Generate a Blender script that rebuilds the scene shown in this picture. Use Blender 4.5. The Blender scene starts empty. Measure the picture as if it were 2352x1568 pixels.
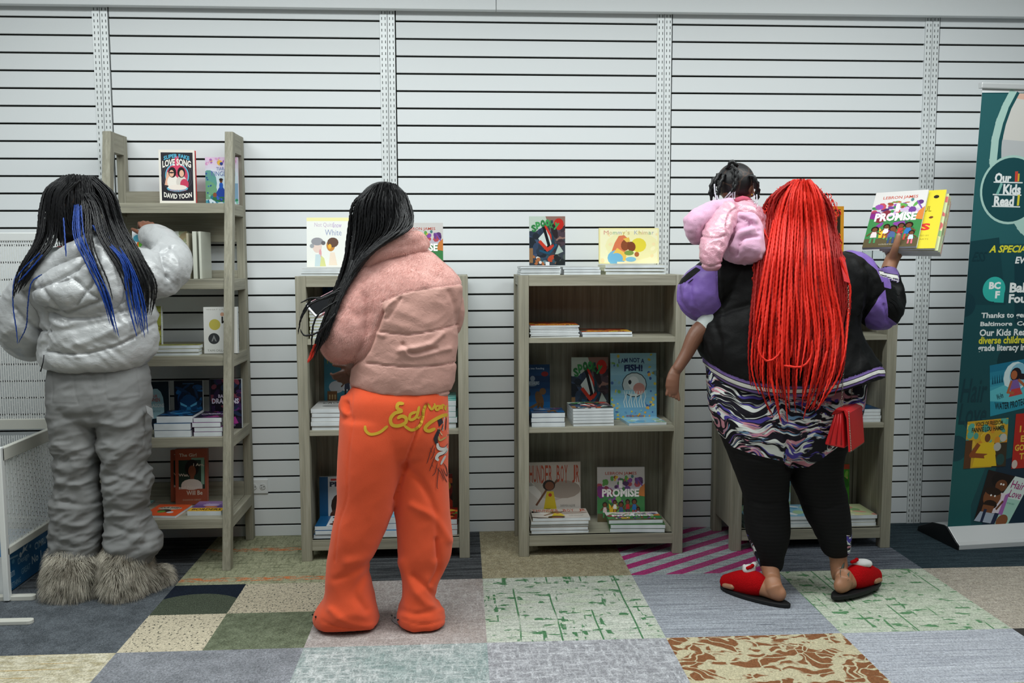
import bpy, bmesh, math, random
import numpy as np
from mathutils import Vector, Matrix, noise, Euler
from mathutils.bvhtree import BVHTree
SC = bpy.context.scene
COL = SC.collection
PI = math.pi

# ---------------------------------------------------------------- camera
FPX, PITCH, YAW, ROLL, CH, CD = 2053.3, .09115, .05682, -.00295, 1.2776, 4.1244
def _basis():
    cp, sp, cy, sy, cr, sr = math.cos(PITCH), math.sin(PITCH), math.cos(YAW), math.sin(YAW), math.cos(ROLL), math.sin(ROLL)
    F = Vector((sy*cp, cy*cp, -sp)); R0 = Vector((cy, -sy, 0)); U0 = R0.cross(F)
    return F, R0*cr + U0*sr, U0*cr - R0*sr
CF, CR, CU = _basis()
CP = Vector((0, -CD, CH))
def at(x, y, Y):
    "point of the plane at depth Y that the photograph shows at pixel x, y"
    d = CF + CR*((x-1176)/FPX) - CU*((y-784)/FPX)
    return CP + d*((Y+CD)/d.y)
def fl(x, y, z=0.0):
    d = CF + CR*((x-1176)/FPX) - CU*((y-784)/FPX)
    return CP + d*((z-CH)/d.z)
cam = bpy.data.cameras.new('camera'); co = bpy.data.objects.new('camera', cam); COL.objects.link(co)
cam.sensor_width = 36; cam.lens = FPX*36/2352; cam.clip_start = .05
co.matrix_world = Matrix(((CR.x, CU.x, -CF.x, CP.x), (CR.y, CU.y, -CF.y, CP.y), (CR.z, CU.z, -CF.z, CP.z), (0, 0, 0, 1)))
SC.camera = co

# ---------------------------------------------------------------- materials
def lin(c):
    if isinstance(c, str):
        c = c.lstrip('#'); c = [int(c[i:i+2], 16)/255 for i in (0, 2, 4)]
    return tuple((x/12.92 if x <= .04045 else ((x+.055)/1.055)**2.4) for x in c[:3]) + (1.0,)
class NT:
    def __init__(s, name):
        s.m = bpy.data.materials.new(name); s.m.use_nodes = True; s.t = s.m.node_tree; s.b = s.t.nodes['Principled BSDF']
        s.tc = None
    def n(s, typ, **kw):
        o = s.t.nodes.new('ShaderNode'+typ)
        for k, v in kw.items():
            if k.startswith('i_'):
                key = k[2:]; key = int(key) if key.isdigit() else key.replace('_', ' ')
                s.set(o.inputs[key], v)
            else: setattr(o, k, v)
        return o
    def set(s, inp, v):
        if isinstance(v, bpy.types.NodeSocket): s.t.links.new(v, inp)
        elif isinstance(v, bpy.types.Node): s.t.links.new(v.outputs[0], inp)
        else: inp.default_value = v
    def coord(s, scale=(1, 1, 1), rot=(0, 0, 0), kind='Object', loc=(0, 0, 0)):
        if s.tc is None: s.tc = s.n('TexCoord')
        m = s.n('Mapping'); s.set(m.inputs[0], s.tc.outputs[kind]); m.inputs['Scale'].default_value = scale; m.inputs['Rotation'].default_value = rot
        m.inputs['Location'].default_value = loc
        return m.outputs[0]
    def noise(s, scale=5, detail=2, rough=.5, vec=None, dist=0):
        o = s.n('TexNoise'); o.inputs['Scale'].default_value = scale; o.inputs['Detail'].default_value = detail
        o.inputs['Roughness'].default_value = rough; o.inputs['Distortion'].default_value = dist
        s.set(o.inputs['Vector'], vec if vec is not None else s.coord())
        return o.outputs[0]
    def ramp(s, fac, stops, interp='LINEAR'):
        r = s.n('ValToRGB'); r.color_ramp.interpolation = interp; e = r.color_ramp.elements
        while len(e) < len(stops): e.new(.5)
        for k, (p, c) in enumerate(stops): e[k].position = p; e[k].color = lin(c) if not isinstance(c, float) else (c, c, c, 1)
        s.set(r.inputs[0], fac); return r.outputs[0]
    def mix(s, fac, a, b, typ='MIX'):
        m = s.n('Mix', data_type='RGBA', blend_type=typ)
        s.set(m.inputs[0], fac)
        for i, v in ((6, a), (7, b)): s.set(m.inputs[i], lin(v) if isinstance(v, str) else v)
        return m.outputs[2]
    def math(s, op, a, b=0.0, c=0.0):
        m = s.n('Math', operation=op); s.set(m.inputs[0], a); s.set(m.inputs[1], b)
        if op in ('MULTIPLY_ADD', 'SMOOTH_MIN'): s.set(m.inputs[2], c)
        return m.outputs[0]
    def bump(s, h, strength=.3, dist=.01):
        b = s.n('Bump'); b.inputs['Strength'].default_value = strength; b.inputs['Distance'].default_value = dist
        s.set(b.inputs['Height'], h); s.set(s.b.inputs['Normal'], b); return b
    def col(s, c): s.set(s.b.inputs['Base Color'], lin(c) if isinstance(c, str) else c)
    def P(s, **kw):
        for k, v in kw.items(): s.set(s.b.inputs[k.replace('_', ' ')], v)
        return s
MC = {}
def flat(c, rough=.6, metal=0, spec=.4, name=None):
    k = (c, rough, metal, spec)
    if k not in MC:
        t = NT(name or 'paint'); t.col(c); t.P(Roughness=rough, Metallic=metal, Specular_IOR_Level=spec)
        n = t.noise(180, 2); t.bump(n, .05, .002); MC[k] = t.m
    return MC[k]

# ---------------------------------------------------------------- mesh builder
class MB:
    def __init__(s): s.v = []; s.f = []; s.mi = []; s.c = []; s.uselayers = False
    def add(s, vs, fs, mi=0, c=None):
        n = len(s.v); s.v += [tuple(v) for v in vs]
        for f in fs: s.f.append([i+n for i in f]); s.mi.append(mi); s.c.append(c)
    def box(s, a, b, mi=0, c=None, M=None):
        (x0, y0, z0), (x1, y1, z1) = a, b
        vs = [Vector(p) for p in ((x0,y0,z0),(x1,y0,z0),(x1,y1,z0),(x0,y1,z0),(x0,y0,z1),(x1,y0,z1),(x1,y1,z1),(x0,y1,z1))]
        if M: vs = [M @ v for v in vs]
        s.add(vs, [(0,3,2,1),(4,5,6,7),(0,1,5,4),(1,2,6,5),(2,3,7,6),(3,0,4,7)], mi, c)
    def hexa(s, lo, hi, mi=0, c=None):
        s.add(list(lo)+list(hi), [(0,3,2,1),(4,5,6,7),(0,1,5,4),(1,2,6,5),(2,3,7,6),(3,0,4,7)], mi, c)
    def prism(s, pts, y0, y1, mi=0, c=None, M=None):
        "polygon in x,z extruded along y"
        n = len(pts); vs = [Vector((p[0], y0, p[1])) for p in pts]+[Vector((p[0], y1, p[1])) for p in pts]
        if M: vs = [M @ v for v in vs]
        s.add(vs, [list(range(n)), list(range(2*n-1, n-1, -1))]+[(i, i+n, (i+1) % n+n, (i+1) % n) for i in range(n)], mi, c)
    def tube(s, pts, r, n=8, mi=0, c=None, cap=True):
        pts = [Vector(p) for p in pts]; rs = r if isinstance(r, (list, tuple)) else [r]*len(pts)
        base = len(s.v); up = None
        for i, p in enumerate(pts):
            t = (pts[min(i+1, len(pts)-1)]-pts[max(i-1, 0)])
            t = t.normalized() if t.length > 1e-9 else Vector((0, 0, 1))
            if up is None: up = t.orthogonal().normalized()
            up = (up-t*up.dot(t)).normalized(); w = t.cross(up)
            for k in range(n):
                a = 2*PI*k/n; s.v.append(tuple(p+(up*math.cos(a)+w*math.sin(a))*rs[i]))
        for i in range(len(pts)-1):
            for k in range(n):
                a = base+i*n+k; b = base+i*n+(k+1) % n
                s.f.append([a, b, b+n, a+n]); s.mi.append(mi); s.c.append(c)
        if cap:
            s.f.append([base+k for k in range(n)][::-1]); s.mi.append(mi); s.c.append(c)
            e = base+(len(pts)-1)*n; s.f.append([e+k for k in range(n)]); s.mi.append(mi); s.c.append(c)
    def sphere(s, c0, r, n=12, m=8, mi=0, c=None, M=None):
        rx, ry, rz = r if isinstance(r, (tuple, list)) else (r, r, r)
        vs = []; fs = []
        for i in range(m+1):
            th = PI*i/m
            for k in range(n):
                a = 2*PI*k/n; v = Vector((rx*math.sin(th)*math.cos(a), ry*math.sin(th)*math.sin(a), rz*math.cos(th)))
                if M: v = M @ v
                vs.append(v+Vector(c0))
        for i in range(m):
            for k in range(n): fs.append((i*n+k, i*n+(k+1) % n, (i+1)*n+(k+1) % n, (i+1)*n+k)[::-1])
        s.add(vs, fs, mi, c)
    def build(s, name, mats, parent=None, smooth=False, bevel=0, loc=None, seg=2):
        me = bpy.data.meshes.new(name); me.from_pydata(s.v, [], s.f)
        if not isinstance(mats, (list, tuple)): mats = [mats]
        for m in mats: me.materials.append(m)
        me.polygons.foreach_set('material_index', s.mi)
        if any(c is not None for c in s.c):
            a = me.color_attributes.new('Col', 'FLOAT_COLOR', 'CORNER'); buf = []
            for f, c in zip(s.f, s.c):
                cc = lin(c) if c is not None else (1, 1, 1, 1)
                buf += list(cc)*len(f)
            a.data.foreach_set('color', buf)
        if smooth: me.polygons.foreach_set('use_smooth', [True]*len(me.polygons))
        me.validate(); me.update()
        o = bpy.data.objects.new(name, me); COL.objects.link(o)
        if parent: o.parent = parent
        if loc: o.location = loc
        if bevel:
            b = o.modifiers.new('edge', 'BEVEL'); b.width = bevel; b.segments = seg; b.limit_method = 'ANGLE'; b.angle_limit = .7
        return o
def thing(name, label, cat, loc=(0, 0, 0), rot=(0, 0, 0), group=None):
    o = bpy.data.objects.new(name, None); COL.objects.link(o); o.location = loc; o.rotation_euler = rot
    o.empty_display_size = .05; return tag(o, label, cat, group)
def tag(o, label, cat, group=None):
    o['label'] = label; o['category'] = cat
    if group: o['group'] = group
    return o
def struct(o): o['kind'] = 'structure'; return o
def dup(root, loc=None, rot=None, label=None, group=None):
    r = root.copy(); COL.objects.link(r)
    if loc is not None: r.location = loc
    if rot is not None: r.rotation_euler = rot
    if label: r['label'] = label
    if group: r['group'] = group
    for ch in list(root.children):
        c = ch.copy(); COL.objects.link(c); c.parent = r
        for g in ch.children:
            d = g.copy(); COL.objects.link(d); d.parent = c
    return r
# ---------------------------------------------------------------- room
t = NT('white_laminate'); t.col(t.mix(t.noise(900, 2), '#dfe5e8', '#eceff1')); t.P(Roughness=.42); t.bump(t.noise(1200, 1), .08, .001); M_WALL = t.m
t = NT('groove_core'); t.col('#1b1d19'); t.P(Roughness=.9); M_GROOVE = t.m
t = NT('standard_metal'); t.col('#e3e8e9'); t.P(Roughness=.35, Metallic=.1); M_STD = t.m
t = NT('slot_dark'); t.col('#3b3f40'); t.P(Roughness=.9); M_SLOT = t.m
XL, XR = -4.6, 5.2
sx = [-1.5346+1.2505*i for i in range(-2, 6)]         # right edges of the upright pairs
SW = .0685
mb = MB()
edges = []
a = XL
for x in sx:
    edges.append((a, x-SW)); a = x+.004
edges.append((a, XR))
zb, GAP = .0525, .0086
zs = [0.0]+[zb+.0762*i for i in range(0, 33)]
for (x0, x1) in edges:
    for k in range(len(zs)-1):
        lo = zs[k]+(GAP/2 if k else 0); hi = zs[k+1]-GAP/2
        mb.box((x0, 0, lo), (x1, .011, hi), 0)
mb.box((XL, .011, 0), (XR, .03, 2.8), 1)
w = struct(mb.build('wall_back', [M_WALL, M_GROOVE], bevel=.0008, seg=1))
for i, x in enumerate(sx):
    mb = MB()
    for (a, b) in ((x-SW+.0005, x-SW/2-.0012), (x-SW/2+.0012, x-.0015)):
        mb.box((a, -.003, 0), (b, .011, 2.5), 0)
        wd = b-a
        for cx in (a+wd*.28, b-wd*.24):
            z = .012
            while z < 2.40:
                mb.box((cx-.0014, -.0036, z-.006), (cx+.0014, -.0029, z+.006), 1); z += .0254
        z = .06
        while z < 2.4:
            mb.tube([(a+wd/2, -.0036, z), (a+wd/2, -.0028, z)], .003, 8, 0); z += .1524
    struct(mb.build('trim_%d' % (i+1), [M_STD, M_SLOT]))
# fascia board over the slats
mb = MB()
for (a, b) in ((XL, .165), (.167, XR)):
    mb.box((a, -.055, 2.378), (b, -.02, 2.80), 0)
mb.box((XL, -.021, 2.384), (XR, .0, 2.80), 0)
struct(mb.build('trim_9', [M_WALL], bevel=.002))
mb = MB(); mb.box((XL, -6.5, 2.8), (XR, .05, 2.86))
struct(mb.build('ceiling', flat('#dfe2e2', .9)))

# ---- carpet tiles
def carpet(name): 
    t = NT('carpet_'+name); t.P(Roughness=.95, Specular_IOR_Level=.1)
    return t
def pile(t, s=520, strength=.7):
    n = t.noise(s, 3, .7); t.bump(n, strength, .004); return n
def speck(t, base, a='#ffffff', amt=.5, s=420):
    return t.mix(t.math('MULTIPLY', pile(t, s), amt), base, a)
def grain(t, c, lo=.62, hi=1.12, s=230):
    v = t.n('TexVoronoi'); v.inputs['Scale'].default_value = s; t.set(v.inputs['Vector'], t.coord((1, .8, 1)))
    g = t.ramp(t.math('ADD', t.math('MULTIPLY', t.noise(s*.7, 2, .7), .5), t.math('MULTIPLY', v.outputs['Color'], .5)), [(.25, float(lo/hi)), (.75, 1.0)])
    m = t.mix(1.0, c, g, 'MULTIPLY'); m = t.mix(1.0, m, (hi, hi, hi, 1), 'MULTIPLY'); t.col(m); return g
def heather(name, c1, c2, c3, sc=(30, 30, 1), s2=380, thr=(.38, .62)):
    t = carpet(name); n1 = t.noise(1, 3, .65, t.coord(sc)); n2 = t.noise(s2, 3, .8)
    c = t.ramp(n1, [(thr[0], c1), (thr[1], c2)])
    f = t.ramp(n2, [(.42, 0.0), (.62, 1.0)]); c = t.mix(t.math('MULTIPLY', f, .75), c, c3); t.bump(grain(t, c, .56, 1.16), .8, .006); return t.m
def cross(name, c1, c2, sx_=14, sy_=60, s=360, c3=None, thr=(.45, .6)):
    t = carpet(name)
    a = t.noise(1, 4, .7, t.coord((sx_, sy_, 1))); b = t.noise(1, 4, .7, t.coord((sy_, sx_, 1), loc=(3, 5, 0)))
    m = t.math('MAXIMUM', a, b); n2 = t.noise(s, 3, .8)
    m = t.math('ADD', m, t.math('MULTIPLY', t.math('SUBTRACT', n2, .5), .25))
    c = t.ramp(m, [(thr[0], c1), (thr[1], c2)])
    if c3: c = t.mix(t.math('MULTIPLY', t.ramp(t.noise(3, 2), [(.4, 0.0), (.65, 1.0)]), .5), c, c3)
    t.bump(grain(t, c), .7, .006); return t.m
def streak(name, c1, c2, extra=(), sx_=3, sy_=110):
    t = carpet(name); a = t.noise(1, 5, .7, t.coord((sx_, sy_, 1))); n2 = t.noise(400, 3, .8)
    m = t.math('ADD', a, t.math('MULTIPLY', t.math('SUBTRACT', n2, .5), .3))
    c = t.ramp(m, [(.36, c1), (.62, c2)])
    for k, (ce, thr) in enumerate(extra):
        e = t.noise(1, 2, .5, t.coord((2.5, 75, 1), loc=(7.3*k+1, 2.7*k, 0)))
        c = t.mix(t.ramp(e, [(thr, 0.0), (thr+.03, 1.0)]), c, ce)
    t.bump(grain(t, c), .7, .006); return t.m
def speckle(name, base, dark, thr=.58, s=110):
    t = carpet(name); n = t.noise(s, 2, .6, t.coord((1, .75, 1))); f = t.ramp(n, [(thr, 0.0), (thr+.03, 1.0)]); n2 = t.noise(420, 3, .8)
    c = t.mix(f, base, dark); c = t.mix(t.math('MULTIPLY', n2, .35), c, '#8c8478'); t.bump(grain(t, c, .66, 1.1), .8, .006); return t.m
def green_tile(name, base, g1, g2):
    t = carpet(name)
    n2 = t.noise(380, 3, .8)
    base_c = t.ramp(t.math('ADD', t.noise(1, 4, .7, t.coord((10, 70, 1))), t.math('MULTIPLY', t.math('SUBTRACT', n2, .5), .3)), [(.35, base[0]), (.65, base[1])])
    v = t.n('TexVoronoi', feature='F1', distance='CHEBYCHEV'); t.set(v.inputs['Vector'], t.coord((1, 1, 1))); v.inputs['Scale'].default_value = 34
    blk = t.ramp(t.noise(1, 3, .6, t.coord((9, 30, 1), loc=(4, 2, 0))), [(.56, 0.0), (.60, 1.0)])
    blk2 = t.ramp(t.noise(1, 2, .5, t.coord((38, 4, 1), loc=(1, 9, 0))), [(.60, 0.0), (.64, 1.0)])
    cellm = t.ramp(v.outputs['Color'], [(.42, 0.0), (.45, 1.0)])
    m1 = t.math('MULTIPLY', t.math('MAXIMUM', blk, blk2), cellm)
    sp = t.n('SeparateXYZ'); t.set(sp.inputs[0], t.coord())
    xx = t.math('ADD', sp.outputs[0], t.math('MULTIPLY', t.noise(3, 1), .02))
    ln = t.math('LESS_THAN', t.math('ABSOLUTE', t.math('SUBTRACT', t.math('FRACT', t.math('MULTIPLY', xx, 7.3)), .5)), .022)
    ln = t.math('MULTIPLY', ln, t.ramp(t.noise(1, 1, .5, t.coord((9, 3, 1))), [(.47, 0.0), (.5, 1.0)]))
    m = t.math('MAXIMUM', m1, ln)
    soft = t.ramp(t.noise(1, 3, .6, t.coord((8, 20, 1), loc=(9, 4, 0))), [(.5, 0.0), (.7, 1.0)])
    c = t.mix(t.math('MULTIPLY', soft, .45), base_c, g2); c = t.mix(m, c, g1); t.bump(grain(t, c), .7, .006); return t.m
def stripes_pink():
    t = carpet('pink'); n2 = t.noise(400, 3, .8); sp = t.n('SeparateXYZ'); t.set(sp.inputs[0], t.coord())
    u = t.math('ADD', t.math('MULTIPLY', sp.outputs[0], .80), t.math('MULTIPLY', sp.outputs[1], -1.15))
    f = t.math('FRACT', t.math('MULTIPLY', u, 8.0))
    m = t.math('LESS_THAN', f, .47)
    fade = t.ramp(t.noise(1, 2, .5, t.coord((2, 2, 1))), [(.2, .75), (.7, 1.0)])
    base = t.ramp(t.math('ADD', t.noise(1, 3, .7, t.coord((6, 60, 1))), t.math('MULTIPLY', t.math('SUBTRACT', n2, .5), .3)), [(.35, '#8f9a9c'), (.65, '#b9c1c2')])
    c = t.mix(t.math('MULTIPLY', m, fade), base, '#a8236e'); t.bump(grain(t, c), .7, .006); return t.m
def brown_tile():
    t = carpet('brown'); n2 = t.noise(420, 3, .8)
    v = t.n('TexVoronoi', feature='DISTANCE_TO_EDGE'); v.inputs['Scale'].default_value = 17
    dn = t.n('TexNoise'); dn.inputs['Scale'].default_value = 7; t.set(dn.inputs['Vector'], t.coord())
    vm = t.n('VectorMath', operation='MULTIPLY_ADD'); t.set(vm.inputs[0], dn.outputs['Color']); vm.inputs[1].default_value = (.28, .22, 0); t.set(vm.inputs[2], t.coord((.75, 1.0, 1), rot=(0, 0, .7)))
    t.set(v.inputs['Vector'], vm.outputs[0])
    m = t.ramp(v.outputs[0], [(.045, 1.0), (.07, 0.0)])
    bl = t.ramp(t.noise(1, 2, .5, t.coord((8, 12, 1)), dist=.6), [(.54, 0.0), (.57, 1.0)])
    c = t.mix(t.math('MAXIMUM', m, bl), '#8a5a3c', '#cfc8a8'); c = t.mix(t.math('MULTIPLY', n2, .4), c, '#6b5238', 'MIX'); t.bump(grain(t, c, .66, 1.1), .8, .006); return t.m
def olive():
    t = carpet('olive'); n2 = t.noise(380, 3, .8)
    a = t.noise(1, 4, .7, t.coord((10, 60, 1))); b = t.noise(1, 4, .7, t.coord((60, 10, 1)))
    m = t.math('ADD', t.math('MINIMUM', a, b), t.math('MULTIPLY', t.math('SUBTRACT', n2, .5), .2))
    c = t.ramp(m, [(.28, '#5c6148'), (.5, '#a3a488')])
    sp = t.n('SeparateXYZ'); t.set(sp.inputs[0], t.coord()); y = sp.outputs[1]
    bands = None
    for yc in (-.57, -.20):
        d = t.math('LESS_THAN', t.math('ABSOLUTE', t.math('SUBTRACT', y, yc)), .022); bands = d if bands is None else t.math('MAXIMUM', bands, d)
    o = t.math('MULTIPLY', bands, t.ramp(t.noise(1, 3, .7, t.coord((22, 90, 1))), [(.47, 0.0), (.56, 1.0)]))
    c = t.mix(t.math('MULTIPLY', o, .85), c, '#d0703c'); t.bump(grain(t, c), .7, .006); return t.m
def navy_circle():
    t = carpet('navy'); n2 = t.noise(300, 3, .8); sp = t.n('SeparateXYZ'); t.set(sp.inputs[0], t.coord())
    dx = t.math('SUBTRACT', sp.outputs[0], -1.00); dy = t.math('SUBTRACT', sp.outputs[1], -.93)
    d = t.math('SQRT', t.math('ADD', t.math('MULTIPLY', dx, dx), t.math('MULTIPLY', dy, dy)))
    m = t.math('LESS_THAN', d, .21)
    f = t.ramp(n2, [(.45, 0.0), (.65, 1.0)])
    c = t.mix(m, t.mix(f, '#141b26', '#27303f'), t.mix(f, '#363d33', '#6c7463')); t.bump(grain(t, c, .66, 1.1), .8, .006); return t.m
TI, T0X, T0Y = .607, .0775, -.6252
cm = dict(
 slate=heather('slate', '#33373c', '#565b61', '#7a8187', (12, 12, 1)),
 dkgrey=streak('dkgrey', '#26282b', '#5b5e61', sx_=2.5, sy_=40),
 olive=olive(), navy=navy_circle(), specB=speckle('specb', '#d0c6ad', '#2d3430', .60, 105), specA=speckle('speca', '#c3b9a2', '#3b4441', .585, 125),
 green=heather('green', '#69705a', '#828a72', '#4c5446', (20, 20, 1)),
 tan=heather('tan', '#a49a7e', '#bdb498', '#6f6852', (30, 30, 1)),
 pinkgrey=cross('pinkgrey', '#a29a97', '#c2bdbb', c3='#8d7f77', thr=(.45, .68)),
 greenA=green_tile('greena', ('#a8b0a4', '#cdd0c6'), '#4f7c57', '#a5bb94'), greenB=green_tile('greenb', ('#a9b3a0', '#cbd0c0'), '#5d8a62', '#93ad8c'),
 greyblue=streak('greyblue', '#7c8089', '#aab0b8', (('#494d58', .70),)), pink=stripes_pink(),
 dkblue=streak('dkblue', '#3a3f4a', '#737982', sx_=4, sy_=60), teal=streak('teal', '#222f36', '#3b4950', sx_=4, sy_=70),
 beige=heather('beige', '#aca396', '#c4bcb0', '#918a7d', (14, 90, 1)),
 cream=streak('cream', '#a9a081', '#d8d2bd', (('#b89f6e', .68),), sx_=20, sy_=40), heather=heather('grey', '#85888e', '#9c9fa6', '#6a6d73', (10, 10, 1)),
 tealgrey=cross('tealgrey', '#8f9b9a', '#c6cbcb', c3='#5f8580', thr=(.45, .62)), ltgrey=cross('ltgrey', '#8f9095', '#c3c5ca', thr=(.46, .66)),
 brown=brown_tile(), bluegrey=streak('bluegrey', '#979ba5', '#bfc3cb', (('#47617f', .70), ('#b0a868', .71)), sx_=2.2, sy_=120), dark=flat('#2e2b29', .95))
rows = {0: ['slate', 'slate', 'dkgrey', 'olive', 'dkgrey', 'tan', 'pink', 'dkblue', 'teal', 'teal', 'teal'],
        1: ['slate', 'slate', 'slate', '', 'pinkgrey', 'greenA', 'greyblue', 'greenB', 'beige', 'beige', 'beige'],
        2: ['cream', 'cream', 'cream', 'heather', 'tealgrey', 'ltgrey', 'brown', 'bluegrey', 'dark', 'dark', 'beige'],
        3: ['heather', 'tan', 'greyblue', 'cream', 'pinkgrey', 'greenB', 'heather', 'beige', 'ltgrey', 'tan', 'slate']}
names = list(cm); mb = MB()
def tile(x0, x1, y0, y1, nm): mb.add([(x0, y1, 0), (x1, y1, 0), (x1, y0, 0), (x0, y0, 0)], [(0, 1, 2, 3)], names.index(nm))
for j in range(0, 9):
    y0 = T0Y-TI*(j-1) if j else .02; y1 = T0Y-TI*j
    for k in range(-3, 14):
        i = k-5; x0 = T0X+TI*i; x1 = x0+TI
        nm = rows[j][k] if j in rows and 0 <= k < 11 else names[(j*5+k*3) % (len(names)-1)]
        if nm: tile(x0, x1, y0, y1, nm)
        else:
            xm = x0+.456*TI; ym = y0-.49*TI
            tile(x0, xm, y0, ym, 'navy'); tile(xm, x1, y0, ym, 'specA'); tile(x0, xm, ym, y1, 'specB'); tile(xm, x1, ym, y1, 'green')
mb.box((XL, -6.5, -.05), (XR, .03, -.001), names.index('dark'))
struct(mb.build('floor', [cm[n] for n in names]))

# ---------------------------------------------------------------- light
def area(x, y, z, sx_, sy_, e, c=(1, 1, 1), rot=(0, 0, 0)):
    l = bpy.data.lights.new('ceiling_lamp', 'AREA'); l.shape = 'RECTANGLE'; l.size = sx_; l.size_y = sy_; l.energy = e; l.color = c
    o = bpy.data.objects.new('ceiling_lamp', l); COL.objects.link(o); o.location = (x, y, z); o.rotation_euler = rot; return o
for (x, y, e) in [(-1.9, -1.6, 27), (-.55, -1.6, 29), (.8, -1.6, 24), (2.2, -1.6, 29),
                  (-1.9, -2.9, 11), (-.1, -2.9, 12), (1.8, -2.9, 11), (-1.6, -4.6, 8), (1.6, -4.6, 8)]:
    area(x, y, 2.76, 1.2, .6, e, (.95, 1, .99))
W = bpy.data.worlds.new('world'); SC.world = W; W.use_nodes = True
W.node_tree.nodes['Background'].inputs[0].default_value = (.82, .92, .92, 1); W.node_tree.nodes['Background'].inputs[1].default_value = .07
SC.view_settings.view_transform = 'Standard'; SC.view_settings.look = 'None'; SC.view_settings.gamma = 1; SC.view_settings.use_curve_mapping = False
SC.view_settings.exposure = .03
# ---------------------------------------------------------------- grey oak furniture
def oak(name, axis, tint=0):
    t = NT('grey_oak_'+name)
    sc = {'x': (1.6, 60, 60), 'y': (60, 1.6, 60), 'z': (60, 60, 1.6)}[axis]; s2 = {'x': (6, 260, 260), 'y': (260, 6, 260), 'z': (260, 260, 6)}[axis]
    a = t.noise(1, 4, .6, t.coord(sc)); b = t.noise(1, 3, .7, t.coord(s2)); m = t.math('ADD', t.math('MULTIPLY', a, .6), t.math('MULTIPLY', b, .4))
    c = t.ramp(m, [(.32, '#767468'), (.5, '#93907f'), (.68, '#a9a698')]); t.col(c); t.P(Roughness=.62); t.bump(b, .25, .002); return t.m
OX, OY, OZ = oak('x', 'x'), oak('y', 'y'), oak('z', 'z')
def panel(name, a, b, m, parent, bev=.0015, label=None):
    mb = MB(); mb.box(a, b); o = mb.build(name, m, parent, bevel=bev)
    if label: o['label'] = label
    return o
BW, BD, BH, PW = .715, .335, 1.213, .044
def bookcase(x0, yf, label):
    t = thing('bookcase', label, 'bookcase', (x0, yf, 0), group=None)
    for x in (0, BW-PW):
        for y in (0, BD-PW): panel('post', (x, y, 0), (x+PW, y+PW, BH-.001), OZ, t)
    for x in (.012, BW-.012-.015): panel('side_panel', (x, PW, .085), (x+.015, BD-PW, BH-.02), OZ, t)
    for x in (.004, BW-PW+.004): panel('side_rail', (x, PW, BH-.045), (x+PW-.008, BD-PW, BH-.001), OY, t)
    panel('back_panel', (PW-.01, BD-.03, .06), (BW-PW+.01, BD-.02, BH-.02), OZ, t)
    panel('top_board', (PW, .018, BH-.018), (BW-PW, BD-.005, BH), OX, t)
    panel('top_rail', (PW, .002, BH-.046), (BW-PW, .02, BH), OX, t)
    for z in (.948, .562): panel('shelf', (PW-.012, .004, z-.022), (BW-PW+.012, BD-.031, z), OX, t)
    panel('bottom_shelf', (PW-.012, .004, .072), (BW-PW+.012, BD-.031, .092), OX, t)
    panel('bottom_rail', (PW, .003, .045), (BW-PW, .022, .092), OX, t)
    return t
BC2, BC3, BC4 = (-.686, -.372), (.241, -.372), (1.176, -.358)
bookcase(*BC2, 'grey oak open bookcase behind the person in the pink jacket')
bookcase(*BC3, 'grey oak open bookcase in full view, third from the left')
bookcase(*BC4, 'grey oak open bookcase behind the red-haired person, nearest the banner')
# ladder shelf
LX0, LX1, LP = -1.503, -.962, .034
lt = thing('ladder_shelf', 'tall grey oak leaning ladder shelf with five tiers against the slatted wall', 'shelf', (0, 0, 0))
LT = 1.823
def lfy(z): return -.20-.264*(LT-z)/LT
for x in (LX0, LX1-LP):
    mb = MB(); mb.hexa([(x, lfy(0), 0), (x+LP, lfy(0), 0), (x+LP, lfy(0)+.042, 0), (x, lfy(0)+.042, 0)],
                       [(x, lfy(LT), LT), (x+LP, lfy(LT), LT), (x+LP, lfy(LT)+.042, LT), (x, lfy(LT)+.042, LT)])
    mb.build('leg', OZ, lt, bevel=.0015)
    panel('leg', (x, -.057, 0), (x+LP, -.015, LT), OZ, lt)
    mb = MB(); mb.box((x+.001, lfy(LT)+.03, LT-.085), (x+LP-.001, -.05, LT-.0005)); mb.build('side_rail', OY, lt, bevel=.001)
LSH = [1.520, 1.200, .880, .545, .212]
for i, z in enumerate(LSH):
    yf = lfy(z)
    for x in (LX0, LX1-LP):
        panel('side_rail', (x+.001, yf+.038, z-.050), (x+LP-.001, -.055, z-.001), OY, lt)
    panel('shelf', (LX0+LP, yf+.004, z-.016), (LX1-LP, -.06, z), OX, lt)
    panel('front_rail', (LX0+LP, yf+.002, z-.042), (LX1-LP, yf+.018, z-.001), OX, lt)
    panel('back_rail', (LX0+LP, -.058, z-(.16 if i == 0 else .045)), (LX1-LP, -.04, z+(.062 if i in (0, 4) else .035)), OX, lt)
# outlet
o_ = thing('power_outlet', 'white double power outlet low on the slatted wall beside the ladder shelf', 'outlet', (-.943, 0, .236))
mb = MB(); mb.box((-.043, -.006, -.034), (.043, .0, .034)); mb.build('cover_plate', flat('#e6e9ea', .35), o_, bevel=.003)
for dx in (-.021, .019):
    mb = MB(); mb.prism([(dx+.0145*math.cos(a), .0145*math.sin(a)) for a in [k*PI/12 for k in range(24)]], -.0085, -.005, 0)
    r = mb.build('socket', flat('#d5d8d8', .4), o_, bevel=.001)
    mb = MB()
    for (u, v, w_, h_) in ((-.005, .006, .007, .0018), (-.005, -.006, .007, .0018)): mb.box((dx+u-w_/2, -.0092, v-h_/2), (dx+u+w_/2, -.0084, v+h_/2))
    mb.tube([(dx+.007, -.0092, 0), (dx+.007, -.0084, 0)], .0024, 8); mb.build('slot', flat('#222222', .6), r)

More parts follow.
